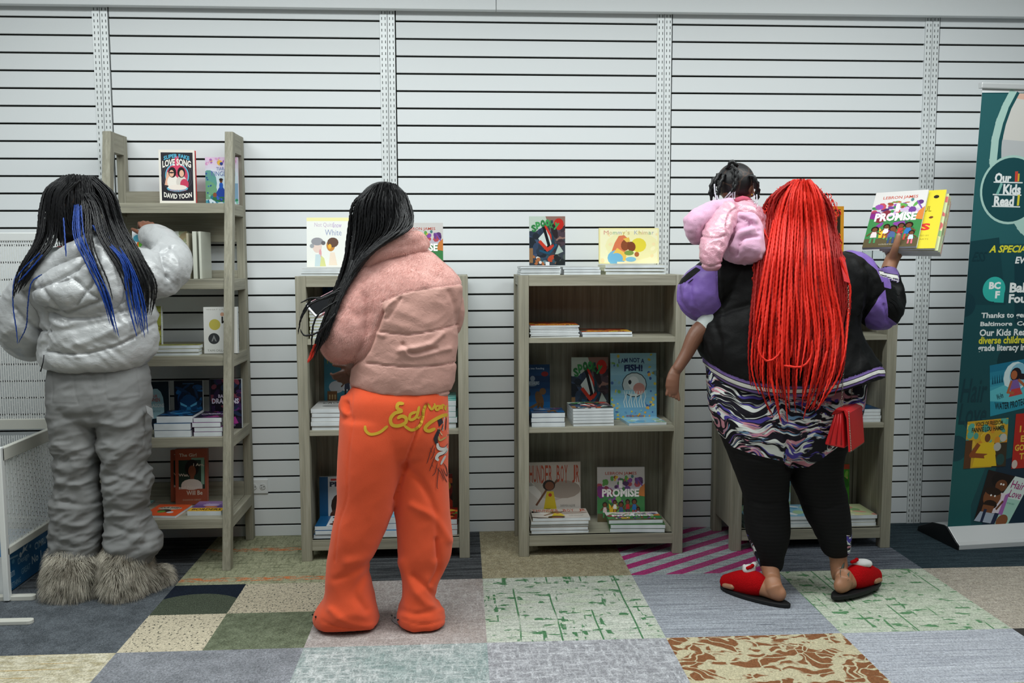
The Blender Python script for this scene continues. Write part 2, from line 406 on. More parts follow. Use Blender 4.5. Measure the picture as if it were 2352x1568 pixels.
# ---------------------------------------------------------------- slotted metal rack and carton
MW = flat('#e4e7e6', .4, .15, .5, 'white_enamel'); MWd = flat('#cfcfc6', .45, .1, .5, 'cream_enamel')
rk = thing('display_rack', 'white slotted metal display rack at the left edge beside the ladder shelf', 'rack', (0, 0, 0))
def slotted(name, org, du, W_, H_, parent, pitch=.0094, bar=.0052, seedk=3):
    "punched sheet: upright bars with staggered bridges"
    mb = MB(); du = Vector(du).normalized(); nrm = du.cross(Vector((0, 0, 1)))
    n = int(W_/pitch)
    M = Matrix((( du.x, nrm.x, 0, org[0]), (du.y, nrm.y, 0, org[1]), (0, 0, 1, org[2]), (0, 0, 0, 1)))
    for i in range(n+1):
        x = i*pitch; mb.box((x, -.0008, 0), (x+bar, .0008, H_), M=M)
        if i < n:
            z = ((i*seedk) % 5)*.0105+.006
            while z < H_:
                mb.box((x+bar-.0004, -.0008, z-.0022), (x+pitch+.0004, .0008, min(z+.0022, H_)), M=M); z += .0525
    return mb.build(name, MW, parent)
XB = -1.716; YB, YF = -.31, -.75
slotted('slotted_panel', (-2.35, YB, .62), (1, 0, 0), .70, .33, rk)
slotted('slotted_panel', (-2.35, YB, 1.00), (1, 0, 0), .70, .36, rk)
slotted('slotted_panel', (XB, YF+.015, .205), (0, 1, 0), YB-YF-.03, .33, rk, pitch=.0105, bar=.0055)
slotted('slotted_panel', (-2.35, YB, .20), (1, 0, 0), .62, .35, rk)
for (a, b) in (((-2.4, YB-.008, 1.36), (-1.62, YB+.012, 1.395)), ((-2.4, YB-.012, .955), (-1.62, YB+.012, .998)), ((-2.4, YB-.008, .575), (-1.62, YB+.012, .62)),
               ((XB-.012, YF, .535), (XB+.010, YB, .585)), ((XB-.012, YF, .175), (XB+.010, YB, .205)), ((-2.4, YB-.008, .175), (-1.72, YB+.012, .20))):
    mb = MB(); mb.box(a, b); mb.build('rail', MW if a[2] > .6 else MWd, rk, bevel=.003)
mb = MB(); mb.box((XB-.012, YF-.012, .004), (XB+.010, YF+.012, .59)); mb.build('post', MW, rk, bevel=.003)
mb = MB(); mb.box((-1.64, YB-.012, .004), (-1.618, YB+.012, 1.395)); mb.build('post', MW, rk, bevel=.003)
def foot_bar(y, x1, w_, h_, name, parent, z0=0):
    mb = MB(); pts = [(-2.5, y-w_/2), (x1-w_/2, y-w_/2)]+[(x1-w_/2+w_/2*math.sin(a), y-w_/2*math.cos(a)) for a in [PI*k/8 for k in range(1, 8)]]+[(x1-w_/2, y+w_/2), (-2.5, y+w_/2)]
    n = len(pts); mb.add([(p[0], p[1], z0) for p in pts]+[(p[0], p[1], z0+h_) for p in pts], [list(range(n))[::-1], list(range(n, 2*n))]+[(i, (i+1) % n, (i+1) % n+n, i+n) for i in range(n)])
    return mb.build(name, MWd, parent, bevel=.002)
foot_bar(-.735, -1.62, .030, .018, 'base_bar', rk)
rf = foot_bar(-.965, -1.523, .034, .014, 'rack_foot', None)
tag(rf, 'flat cream metal foot with rounded end on the dark carpet at the left edge', 'rack foot')
# ---------------------------------------------------------------- printed artwork: flat coloured shapes laid on a cover
_TXT = {}
def glyphs(s, bold=0.0, shear=0.0):
    k = (s, bold, shear)
    if k not in _TXT:
        cu = bpy.data.curves.new('t', 'FONT'); cu.body = s; cu.resolution_u = 2; cu.offset = bold; cu.shear = shear; cu.fill_mode = 'FRONT'
        o = bpy.data.objects.new('t', cu); COL.objects.link(o); dg = bpy.context.evaluated_depsgraph_get()
        me = bpy.data.meshes.new_from_object(o.evaluated_get(dg))
        v = np.array([tuple(x.co) for x in me.vertices])[:, :2] if len(me.vertices) else np.zeros((1, 2))
        f = [tuple(p.vertices) for p in me.polygons]
        bpy.data.objects.remove(o); bpy.data.curves.remove(cu); bpy.data.meshes.remove(me)
        mn, mx = v.min(0), v.max(0); v = (v-mn)/np.maximum(mx-mn, 1e-6); _TXT[k] = (v, f)
    return _TXT[k]
class Art:
    def __init__(s, w=1, h=1, seed=1):
        s.w, s.h = w, h; s.items = []; s.R = random.Random(seed); s.tf = None
    def put(s, pts, faces, c):
        if s.tf: pts = [s.tf(p) for p in pts]
        s.items.append((pts, faces, c))
    def poly(s, pts, c):
        for ax_, lim, sg in ((0, 0, 1), (0, 1, -1), (1, 0, 1), (1, 1, -1)):
            out = []
            for i in range(len(pts)):
                p, q = pts[i-1], pts[i]; a, b = (p[ax_]-lim)*sg, (q[ax_]-lim)*sg
                if (a < 0) != (b < 0):
                    f = a/(a-b); out.append((p[0]+(q[0]-p[0])*f, p[1]+(q[1]-p[1])*f))
                if b >= 0: out.append(q)
            pts = out
            if len(pts) < 3: return
        s.put(pts, [tuple(range(len(pts)))], c)
    def rect(s, a, b, c_, d, c, g=None): s.poly([(a, b), (c_, b), (c_, d), (a, d)], c)
    def grad(s, a, b, c_, d, c1, c2, n=8):
        A, B = [[int(x.lstrip('#')[i:i+2], 16) for i in (0, 2, 4)] for x in (c1, c2)]
        for k in range(n):
            f = k/(n-1); cc = '#%02x%02x%02x' % tuple(int(A[j]+(B[j]-A[j])*f) for j in range(3))
            s.rect(a, b+(d-b)*k/n, c_, b+(d-b)*(k+1)/n, cc)
    def ell(s, u, v, ru, rv, c, rot=0, n=14, a0=0, a1=2*PI):
        pts = []
        for k in range(n+(0 if a1-a0 > 6.2 else 1)):
            a = a0+(a1-a0)*k/n; x, y = ru*math.cos(a), rv*math.sin(a)
            X, Y = x*s.w, y*s.h; pts.append((u+(X*math.cos(rot)-Y*math.sin(rot))/s.w, v+(X*math.sin(rot)+Y*math.cos(rot))/s.h))
        s.poly(pts, c)
    def circ(s, u, v, r, c, n=18): s.ell(u, v, r, r*s.w/s.h, c, 0, n)
    def line(s, pts, wd, c):
        for i in range(len(pts)-1):
            (x0, y0), (x1, y1) = pts[i], pts[i+1]; dx, dy = (x1-x0)*s.w, (y1-y0)*s.h; L = math.hypot(dx, dy) or 1
            nx, ny = -dy/L*wd*s.w/2/s.w, dx/L*wd*s.w/2/s.h; ex, ey = dx/L*wd*.35*s.w/s.w, dy/L*wd*.35*s.w/s.h
            s.poly([(x0+nx-ex, y0+ny-ey), (x1+nx+ex, y1+ny+ey), (x1-nx+ex, y1-ny+ey), (x0-nx-ex, y0-ny-ey)], c)
    def text(s, t, a, b, c_, d, c, bold=.0, arc=0, rot=0, shear=0):
        v, f = glyphs(t, bold, shear); pts = []
        for x, y in v:
            X, Y = a+(c_-a)*x, b+(d-b)*y+arc*(1-(2*x-1)**2)
            if rot:
                cx, cy = (a+c_)/2, (b+d)/2; dx, dy = (X-cx)*s.w, (Y-cy)*s.h; X = cx+(dx*math.cos(rot)-dy*math.sin(rot))/s.w; Y = cy+(dx*math.sin(rot)+dy*math.cos(rot))/s.h
            pts.append((X, Y))
        s.put(pts, f, c)
    def blobs(s, n, a, b, c_, d, cols, r0, r1, asp=1.0):
        for k in range(n):
            s.ell(s.R.uniform(a, c_), s.R.uniform(b, d), s.R.uniform(r0, r1), s.R.uniform(r0, r1)*asp, s.R.choice(cols), s.R.uniform(0, 3), 7)
    def kid(s, u, v, h, skin, hair, top, bot):
        w = h*.5*s.h/s.w*.6
        s.line([(u-w*.25, v+h*.4), (u-w*.3, v)], w*.28, bot); s.line([(u+w*.25, v+h*.4), (u+w*.3, v)], w*.28, bot)
        s.poly([(u-w*.45, v+h*.32), (u+w*.45, v+h*.32), (u+w*.35, v+h*.68), (u-w*.35, v+h*.68)], top)
        s.line([(u-w*.35, v+h*.64), (u-w*.9, v+h*.45)], w*.22, skin); s.line([(u+w*.35, v+h*.64), (u+w*.9, v+h*.5)], w*.22, skin)
        s.ell(u, v+h*.84, w*.55, h*.18, hair); s.ell(u, v+h*.8, w*.36, h*.13, skin)
    def emit(s, mb, M, w, h, mi, e0=.0003, de=.000014):
        for k, (pts, faces, c) in enumerate(s.items):
            off = -(e0+de*k); vs = [M @ Vector((p[0]*w, off, p[1]*h)) for p in pts]; mb.add(vs, faces, mi, c)
def clipbox(A): return A
# --- covers ---
def c_plain(bg, title=None, tc='#ffffff'):
    def f(A):
        A.rect(0, 0, 1, 1, bg)
        if title: A.text(title, .12, .78, .88, .9, tc, .02)
    return f
def c_super(A):
    A.rect(0, 0, 1, 1, '#ebe6dc'); A.rect(.06, .05, .95, .95, '#26242c')
    for r, c in ((.46, '#45424b'), (.44, '#2a2830'), (.40, '#4a4751'), (.38, '#2a2830'), (.345, '#62b4cf'), (.31, '#c9415f')): A.ell(.5, .52, r*.97, r*.68, c, 0, 26)
    A.poly([(.42, .58), (.60, .58), (.55, .88), (.45, .88)], '#d8486a')
    A.line([(.2, .36), (.26, .56)], .09, '#e8b59a'); A.ell(.38, .40, .16, .13, '#efe9e0'); A.ell(.62, .40, .15, .12, '#d9d2ca'); A.ell(.70, .36, .12, .10, '#c9415f')
    A.ell(.5, .28, .30, .06, '#62b4cf'); A.ell(.5, .30, .27, .05, '#efe4da')
    A.ell(.37, .58, .11, .10, '#1e1a1d'); A.ell(.62, .58, .11, .10, '#1e1a1d'); A.ell(.35, .56, .065, .065, '#e8b79c'); A.ell(.63, .56, .065, .065, '#e8b79c')
    A.ell(.35, .575, .07, .014, '#2a2222')
    A.text('SUPER FAKE', .14, .80, .86, .875, '#59b6d6', .03, .05); A.text('LOVE SONG', .10, .66, .90, .79, '#f1ece4', .035, .045)
    A.text('CHANCE IS LOVE', .28, .235, .74, .265, '#c9506a', .01, -.01); A.text('DAVID YOON', .12, .12, .90, .215, '#f1ece4', .03, -.035)
def c_king(A):
    A.rect(0, 0, 1, 1, '#cfe0ea'); A.grad(0, .6, 1, 1, '#dbe6ee', '#e3c6e2', 5); A.ell(.1, .45, .25, .28, '#5f9c93'); A.ell(.05, .3, .3, .2, '#6fa37f'); A.ell(.95, .25, .3, .2, '#86a9c4')
    A.blobs(26, .02, .85, .98, .98, ['#d8a0cc', '#b06bb4', '#e8c070', '#f0c8dc'], .02, .06, .7); A.blobs(22, 0, .02, 1, .2, ['#3f8f6a', '#4f9fae', '#2f6f8f', '#86c7b2'], .03, .09, .5)
    A.blobs(8, .02, .2, .2, .8, ['#2b4f9c', '#3d6cb4'], .02, .03, .8)
    A.circ(.45, .88, .08, '#e8b94a'); A.circ(.5, .86, .05, '#28408c'); A.text('TIARA', .34, .72, .66, .79, '#7a86b8', .01); A.text('KINGDOM', .18, .6, .92, .70, '#6d7cb0', .005)
    A.ell(.48, .12, .28, .07, '#2e6e4a'); A.poly([(.44, .38), (.52, .38), (.72, .16), (.25, .16)], '#2446a0'); A.ell(.48, .4, .06, .07, '#1f58b8'); A.ell(.48, .49, .045, .035, '#6b3f28'); A.ell(.48, .525, .06, .03, '#2a1a14')
    A.ell(.28, .2, .06, .05, '#8a5236'); A.blobs(6, .3, .08, .7, .16, ['#3a5fc0', '#1d3b86'], .03, .06, .5)
def c_brown_sugar(A):     # white book with yellow disc and walking figure
    A.rect(0, 0, 1, 1, '#e4e5e2'); A.text('WHAT LANE', .08, .93, .75, .955, '#9a9a90'); A.circ(.33, .62, .17, '#c9bd5a'); A.circ(.30, .32, .17, '#3d3f42'); A.poly([(.22, .26), (.30, .40), (.38, .26), (.34, .26), (.30, .33), (.26, .26)], '#8d8f90')
    A.circ(.56, .84, .06, '#d6a58a'); A.ell(.72, .86, .09, .06, '#1c1a19'); A.poly([(.62, .42), (.82, .42), (.80, .76), (.66, .76)], '#8a5424'); A.line([(.67, .42), (.63, .2)], .05, '#1c1a19'); A.line([(.76, .42), (.78, .22)], .05, '#1c1a19')
    A.line([(.66, .72), (.56, .66), (.56, .78)], .045, '#1c1a19'); A.text('TAMI DILLON', .10, .04, .72, .085, '#85867f')
def c_green_spines(A):
    A.rect(0, 0, 1, 1, '#8d9474'); A.blobs(24, 0, .1, 1, 1, ['#7f8a62', '#a7ad90', '#6f7a58', '#b8bca6', '#8c7f60'], .05, .16); A.rect(.45, .82, .62, 1, '#c8cdc4'); A.kid(.62, .12, .45, '#6a4630', '#231b16', '#a0905c', '#5e4e38')
def c_rain(A):
    A.rect(0, 0, 1, 1, '#dfe6ea'); A.ell(.5, .45, .34, .36, '#f07a32', .3); A.ell(.45, .40, .26, .28, '#f3cf3a', .2); A.ell(.6, .35, .18, .2, '#8a5fb8'); A.ell(.35, .6, .12, .14, '#6cc04a'); A.ell(.2, .75, .16, .1, '#58b0c8')
def c_dragons_lb(A):
    A.rect(0, 0, 1, 1, '#16242e'); A.ell(.42, .52, .36, .34, '#8fb3bd'); A.rect(.06, .1, .78, .5, '#8fb3bd'); A.text('DRAGONS', .06, .46, .78, .54, '#d4d9d8', .02); A.text('WHEN', .16, .58, .6, .66, '#a5524c', .02); A.text('OUR', .2, .67, .5, .73, '#a5524c', .02)
    A.text('M NICOLE', .14, .36, .62, .40, '#56707a'); A.ell(.3, .1, .4, .12, '#15202b', .4)
def c_blueface(A):
    A.rect(0, 0, 1, 1, '#0b1526'); A.blobs(40, .05, .1, .95, .9, ['#113154', '#174878', '#0d2240', '#1c5a8e'], .03, .1, 1.6); A.ell(.5, .48, .3, .24, '#15406c'); A.poly([(.2, .56), (.45, .48), (.42, .45), (.22, .50)], '#5db0d6'); A.poly([(.8, .56), (.55, .48), (.58, .45), (.78, .50)], '#5db0d6')
    A.poly([(.44, .46), (.56, .46), (.62, .3), (.38, .3)], '#2a78ac'); A.rect(.40, .26, .60, .28, '#08101c'); A.text('BLACK PANTHER', .2, .93, .8, .96, '#5a7c9c') if False else A.rect(.3, .93, .7, .95, '#35597c')
def c_bdragons(A):
    A.rect(0, 0, 1, 1, '#140f1f'); A.blobs(40, .02, .1, .98, .98, ['#3a2450', '#5c2a6e', '#2a1b3c', '#7a3a4a', '#22304e'], .03, .09, 1.4); A.rect(.0, .0, .05, 1, '#2a2c38'); A.text('BATTLE', .28, .62, .72, .69, '#cfc6dc', .03); A.text('DRAGONS', .08, .50, .92, .61, '#d8d2e4', .04)
    A.poly([(.3, .06), (.9, .1), (.8, .24), (.5, .16)], '#a83a8c'); A.text('CITY OF SPEED', .28, .04, .8, .075, '#b8a0c8')
def c_girl(A):
    A.rect(0, 0, 1, 1, '#a1543c'); A.rect(.10, .28, .92, .80, '#26382f'); A.rect(.80, .36, .90, .84, '#7fa78f'); A.rect(.5, .80, .90, .84, '#7fa78f')
    A.ell(.52, .66, .22, .15, '#1b1513'); A.ell(.52, .60, .12, .105, '#7c4a33'); A.rect(.46, .44, .58, .54, '#7c4a33'); A.ell(.5, .36, .32, .10, '#d8cfc4'); A.rect(.18, .28, .84, .36, '#d8cfc4')
    A.text('The Girl', .12, .86, .66, .92, '#d9d0c0', .02); A.text('I Am,', .56, .68, .90, .74, '#d9d0c0', .02); A.text('Was,', .10, .50, .42, .56, '#d9d0c0', .02)
    A.text('and Never', .10, .28, .76, .34, '#e4dccf', .015); A.text('Will Be', .34, .17, .84, .25, '#d9d0c0', .02); A.text('SHANNON GIBNEY', .22, .07, .80, .10, '#c3a892')
def c_orange_flat(A):
    A.rect(0, 0, 1, 1, '#d5562c'); A.ell(.5, .66, .36, .14, '#b9b1a2'); A.text('SOUR SWEET', .18, .60, .82, .74, '#2f2a26', .03, .03); A.ell(.45, .42, .2, .14, '#3a2a20'); A.ell(.4, .34, .12, .1, '#5f8a3c'); A.ell(.68, .3, .1, .08, '#c7ccd2')
def c_borders(A):
    A.rect(0, 0, 1, 1, '#6d5191'); A.grad(0, .4, 1, 1, '#5a4580', '#9b7db0', 4); A.rect(0, 0, 1, .32, '#e0b02c'); A.text('BORDERS', .08, .08, .94, .26, '#2a2420', .03); A.ell(.5, .6, .25, .1, '#b8a6c8'); A.ell(.55, .42, .2, .07, '#d07a3a'); A.text('CROSSING', .3, .7, .75, .78, '#cfc0dc', .01)
def c_nowwhy(A):
    A.rect(0, 0, 1, 1, '#eef0ec'); A.rect(0, .93, 1, 1, '#f0ebb0'); A.text('Not Quite', .18, .80, .62, .90, '#c9b8cc'); A.text('Snow', .60, .80, .8, .9, '#b79ccc'); A.text('White', .42, .64, .80, .76, '#9aa4c4')
    A.ell(.24, .42, .11, .13, '#e9d3c9'); A.ell(.24, .52, .14, .08, '#9a9aa0'); A.circ(.12, .43, .05, '#a4a8ac'); A.circ(.38, .49, .05, '#6f6c70'); A.ell(.31, .28, .03, .09, '#e3a8ac'); A.poly([(.18, .02), (.34, .02), (.31, .26), (.2, .26)], '#c9dbe2'); A.poly([(.3, .02), (.44, .02), (.4, .18), (.33, .24)], '#d9dc9a')
    A.ell(.55, .44, .10, .12, '#c88e4c'); A.ell(.60, .5, .13, .10, '#6b5348'); A.ell(.53, .42, .04, .05, '#f0b84a'); A.poly([(.5, .04), (.7, .04), (.64, .3), (.54, .3)], '#f0e0d0')
def c_promise(A):
    A.rect(0, 0, 1, 1, '#c9c6c4'); A.text('LEBRON JAMES', .17, .845, .83, .915, '#b0402c', .012)
    A.rect(0, .14, 1, .58, '#3c7d48'); A.rect(0, 0, 1, .15, '#5a5038'); A.poly([(0, .58), (1, .58), (1, .66), (.7, .70), (.3, .62), (0, .7)], '#b9b3c0')
    A.blobs(26, .04, .55, .96, .76, ['#6b3f86', '#8a4a9e', '#3c7d48', '#5a9a4a', '#b04a58', '#4c2a5c', '#c0a0c8'], .03, .08, .9); A.blobs(8, .3, .7, .66, .82, ['#d8b040', '#8a4a30', '#a8623c', '#5fa04e'], .015, .04, 1.2)
    A.ell(.9, .78, .06, .04, '#5a3470'); A.line([(.84, .8), (.95, .66)], .03, '#7a4aa0'); A.ell(.74, .83, .03, .03, '#4a7a7a'); A.poly([(.86, .48), (1, .46), (1, .7), (.9, .62)], '#c77a3c')
    A.blobs(10, .05, .48, .3, .6, ['#7a2f3c', '#7a2a78', '#8a3048'], .05, .09)
    A.blobs(14, .2, .15, .85, .42, ['#4a8e50', '#2f6a3c', '#6aa85a', '#7b3f8c'], .04, .08)
    A.poly([(.26, .16), (.4, .16), (.42, .34), (.3, .28), (.24, .34)], '#d8b030')
    A.text('I', .455, .62, .53, .76, '#f3f1ee', .05); A.text('PROMISE', .10, .455, .88, .605, '#f6f4f2', .045)
    for u, v, h, tp, bt in ((.16, .08, .28, '#e0c8c8', '#4a8a5a'), (.37, .16, .24, '#e8e4dc', '#8a5230'), (.50, .07, .30, '#4a5f8a', '#3a4a6a'), (.64, .15, .26, '#b03434', '#5a2c58'), (.78, .12, .30, '#2f6aa8', '#b04a3c'), (.86, .05, .22, '#b8c8dc', '#d86a7a')):
        A.kid(u, v, h, '#6b412c', '#251a14', tp, bt)
    A.text('ILLUSTRATED BY NINA MATA', .3, .03, .62, .055, '#b8b09a')
def c_spooky(A):
    A.rect(0, 0, 1, 1, '#3a4048'); A.poly([(0, .6), (0, 1), (.55, 1), (.4, .8)], '#b9c8bc'); A.blobs(24, 0, .15, .45, .7, ['#2c3848', '#34445c', '#222a33', '#40506a'], .06, .14, 1.2)
    A.poly([(.45, 1), (1, 1), (1, .55), (.75, .5), (.6, .7)], '#8a6a60'); A.blobs(10, .7, .3, 1, .8, ['#4a3c44', '#382e34', '#5c5058'], .06, .14, 1.3)
    A.poly([(.25, .55), (.5, .75), (.62, .45), (.55, .3), (.4, .35)], '#c8d4d0'); A.line([(.4, .78), (.55, .4), (.45, .3)], .08, '#14181c'); A.line([(.45, .8), (.7, .45), (.62, .32)], .06, '#c03424'); A.line([(.62, .9), (.66, .5), (.78, .3)], .07, '#1d3a48'); A.line([(.3, .48), (.5, .32), (.62, .38)], .09, '#c23a28')
    A.ell(.82, .84, .14, .12, '#b8281e'); A.ell(.70, .70, .08, .16, '#2a2226', .3); A.line([(.3, .3), (.55, .24), (.75, .42)], .06, '#22506a'); A.poly([(.7, .2), (.95, .28), (.82, .42)], '#a8b8b0')
    A.ell(.64, .14, .14, .07, '#b2482e', .3); A.blobs(16, .1, .02, .8, .18, ['#6a8890', '#2a3a44', '#d8dcd8', '#a86a40', '#38505c'], .03, .06); A.blobs(8, .75, .02, 1, .2, ['#23282a', '#4a5450'], .06, .1)
    A.rect(.45, 0, .56, .07, '#e3e6e6'); A.rect(0, .05, .1, .35, '#8c6a48')
    for k, (u, v) in enumerate(((.06, .68), (.18, .74), (.31, .78), (.44, .79), (.56, .76), (.69, .72))): A.text('Spooky'[k], u, v, u+.13, v+.15, '#2f7a42' if k % 2 == 0 else '#3c9450', .05, 0, .25-.1*k)
def c_mommy(A):
    A.rect(0, 0, 1, 1, '#ebe2a4'); A.rect(.02, .03, .98, .97, '#f1edc6'); A.ell(.55, .5, .45, .42, '#eee8b4'); A.ell(.66, .52, .13, .2, '#e3d242'); A.blobs(14, .03, .05, .97, .95, ['#f5efc4', '#f2dfae'], .02, .05, 1.2)
    A.poly([(.20, .30), (.26, .58), (.33, .78), (.42, .80), (.50, .68), (.48, .45), (.42, .3)], '#d97a52'); A.ell(.44, .52, .075, .16, '#8a4a2c', -.2); A.ell(.54, .48, .07, .14, '#7c4228', .3); A.poly([(.40, .70), (.50, .74), (.52, .62), (.46, .60)], '#e8bf54')
    A.ell(.29, .16, .15, .22, '#76b6d8'); A.poly([(.20, .2), (.30, .44), (.46, .28), (.44, .08), (.36, .08)], '#ecc25a'); A.ell(.29, .14, .11, .16, '#72b3d6'); A.ell(.50, .30, .08, .07, '#7f9a4a'); A.ell(.63, .26, .04, .07, '#b0683c'); A.ell(.53, .12, .09, .07, '#86c0da'); A.rect(.3, .0, 1, .05, '#f3efc8')
    x = .08
    for k, ch in enumerate("Mommy's Khimar"):
        w = {'M': .08, 'K': .06, 'm': .065, "'": .012, 'i': .010, 'r': .03, 's': .035, ' ': .05}.get(ch, .045)
        if ch != ' ': A.text(ch, x, .79 if ch == 'y' else .91 if ch == "'" else .82, x+w, .93 if ch in "MKhi'" else .895, ['#d59a8a', '#c9b080', '#8ab088', '#a8b0c0', '#c4b060'][k % 5], .0)
        x += w+.014
def c_dino(A):
    A.rect(0, 0, 1, 1, '#123a62'); A.grad(0, .1, 1, .8, '#17588a', '#0e2c4e', 6); A.text('Step into Reading', .12, .90, .8, .95, '#b8c6d4', .01); A.ell(.82, .83, .13, .045, '#7a1d1d'); A.ell(.36, .66, .2, .05, '#6a7884'); A.text('DINOSAURS', .12, .64, .62, .70, '#a8b4bc', .02); A.ell(.38, .75, .09, .05, '#7f8c98')
    A.ell(.62, .38, .14, .15, '#5a4026', .3); A.ell(.74, .52, .12, .06, '#664a2c'); A.line([(.55, .3), (.2, .2), (0, .24)], .09, '#5c4428'); A.line([(.6, .3), (.5, .1)], .08, '#4a361f'); A.line([(.7, .3), (.75, .1)], .08, '#4a361f'); A.ell(.18, .48, .12, .06, '#1f1a14'); A.line([(.15, .46), (.1, .36)], .04, '#1f1a14'); A.rect(0, 0, 1, .1, '#16243a')
def c_fish(A):
    A.rect(0, 0, 1, 1, '#7dafc0'); A.grad(0, 0, 1, 1, '#6a9cb8', '#93c0cc', 6)
    A.blobs(22, .0, .0, .2, 1, ['#6fa05c', '#c8b84a', '#4a6a9c', '#88b0a0'], .015, .04, .8); A.blobs(20, .8, .0, 1, 1, ['#c8b84a', '#3a5a94', '#d0a050', '#6fa0b0'], .015, .04, .8); A.blobs(24, .05, .02, .95, .26, ['#c8b040', '#c8a04a', '#5a8ab0', '#8ab0a0', '#d8c060'], .015, .035, .7)
    A.ell(.52, .52, .27, .19, '#202a30'); A.ell(.52, .52, .255, .178, '#b7c4c4'); A.rect(.24, .38, .8, .44, '#8ab6c4'); A.ell(.5, .55, .12, .1, '#d3dad8'); A.ell(.62, .46, .13, .09, '#c08a80'); A.ell(.42, .56, .035, .035, '#2a3034')
    for k in range(9): u = .3+.055*k; A.line([(u, .42), (u+.02*(-1)**k, .34), (u-.015, .26), (u+.01, .18)], .016, '#c8d4d0')
    A.text('I AM NOT A', .18, .84, .74, .91, '#2f3f68', .02, .02); A.text('FISH!', .30, .72, .70, .82, '#27365e', .045, .01); A.text('PETER RAYMUNDO', .34, .035, .72, .06, '#a83a32')
def c_thunder(A):
    A.rect(0, 0, 1, 1, '#b5aca2'); A.poly([(0, 0), (1, 0), (1, .5), (.5, .35), (0, .55)], '#c6c0b8'); A.poly([(.3, .35), (0, .6), (0, .66), (.2, .62), (.02, .78), (.3, .5)], '#d6d2cc'); A.poly([(.5, .4), (.95, .75), (1, .55), (.7, .45)], '#cfc9c1'); A.ell(.7, .55, .3, .15, '#9a8e84')
    for k, ch in enumerate('THUNDER BOY JR'):
        if ch != ' ': A.text(ch, .03+.0685*k, .66+.01*math.sin(k), .03+.0685*k+.055, .95, '#a8452c', .012)
    A.line([(.4, .55), (.22, .30)], .035, '#6b4430'); A.line([(.46, .55), (.58, .70)], .035, '#6b4430'); A.ell(.44, .62, .11, .09, '#2a1d18'); A.ell(.45, .61, .08, .07, '#7a4a34'); A.poly([(.34, .2), (.58, .2), (.52, .52), (.40, .52)], '#c9b22c'); A.ell(.46, .46, .03, .03, '#b03a24')
    A.ell(.42, .10, .15, .14, '#1f1714'); A.ell(.43, .07, .10, .09, '#744632'); A.text('SHERMAN ALEXIE', .64, .26, .9, .3, '#6f706a'); A.text('YUYI MORALES', .64, .18, .88, .22, '#6f706a'); A.line([(.3, .0), (.1, .05), (.0, .12)], .05, '#33261f')
def c_yellow(A):
    A.rect(0, 0, 1, 1, '#d0c038'); A.ell(.15, .93, .2, .05, '#eee39a'); A.text('BEAUTIFUL', .2, .62, .8, .72, '#8c7a1c', .02); A.text('S', .66, .30, .84, .42, '#c5352c', .05); A.text('THING', .2, .30, .64, .42, '#c5352c', .05); A.text('ILLUSTRATED BY', .45, .2, .85, .225, '#8a7d2a'); A.text('SHARON ARTS', .4, .14, .85, .165, '#8a7d2a'); A.ell(.82, .52, .04, .02, '#6a3a20', .4); A.ell(.84, .88, .05, .03, '#2c221c')
def c_bld(A):
    A.rect(0, 0, 1, 1, '#3f7f96'); A.text('TU DO', .05, .82, .7, .92, '#9fa83c', .02); A.ell(.7, .55, .3, .13, '#c9cdd2'); A.ell(.4, .48, .25, .09, '#b9c0c8'); A.rect(.1, .1, .42, .42, '#7a5636')
    for u in (.15, .24, .33):
        for v in (.18, .3): A.rect(u, v, u+.05, v+.07, '#c2a878')
    A.rect(0, 0, 1, .1, '#3c4a2c'); A.ell(.8, .3, .18, .08, '#a83a34'); A.kid(.75, .35, .3, '#5a3a28', '#1f1612', '#3a3f52', '#2c2c30')
def c_pete(A):
    A.rect(0, 0, 1, 1, '#16507c'); A.rect(.3, 0, 1, 1, '#c5c9cc'); A.text('PI', .36, .80, .6, .90, '#222c44', .05); A.text('PE', .62, .80, .95, .90, '#222c44', .05); A.rect(.4, .92, .6, .96, '#b03430'); A.ell(.72, .42, .32, .24, '#2c1d18'); A.ell(.6, .2, .25, .15, '#4a3026'); A.ell(.8, .1, .2, .08, '#b5a898')
def c_dkblue(A): A.rect(0, 0, 1, 1, '#0e3a5c'); A.blobs(16, 0, 0, 1, 1, ['#14507c', '#0c2c48', '#2f6f9c'], .06, .16); A.text('B', .4, .7, .8, .9, '#8ab0c8', .03)
def c_redgreen(A): A.rect(0, 0, 1, 1, '#7c1f18'); A.blobs(16, 0, 0, 1, .9, ['#b03022', '#d0622c', '#4f7c34', '#2a1612'], .06, .18); A.ell(.6, .75, .3, .1, '#c9a83c')
def c_gold(A): A.rect(0, 0, 1, 1, '#c98a24'); A.rect(.1, .06, .9, .94, '#2c2216'); A.rect(.2, .12, .8, .9, '#a87a2c'); A.text('D', .5, .55, .85, .72, '#1f1a14', .05); A.ell(.5, .3, .2, .15, '#5a3c1c')
def c_green(A): A.rect(0, 0, 1, 1, '#3f8a2c'); A.rect(0, .9, 1, 1, '#a8402c'); A.blobs(10, .1, .5, .9, .85, ['#2c6a24', '#b8a060', '#7cb04a'], .05, .14); A.kid(.45, .45, .35, '#c89a80', '#3a2a20', '#c84a5a', '#2f5a8a')
def c_ltblue(A): A.rect(0, 0, 1, 1, '#86b8cf'); A.blobs(14, 0, 0, 1, 1, ['#b8d6e0', '#5f9cc0', '#dfe8ea', '#a8c8a0'], .06, .16)
def c_tealcov(A): A.rect(0, 0, 1, 1, '#4fa39c'); A.blobs(12, 0, 0, 1, 1, ['#7cc4bc', '#a8d8d0', '#35847e'], .08, .2)
def c_pastel(A): A.rect(0, 0, 1, 1, '#c5cfa0'); A.blobs(22, 0, 0, 1, 1, ['#e0d8a0', '#d89a8a', '#8ab07a', '#e8e4dc', '#c86a6a'], .05, .14)
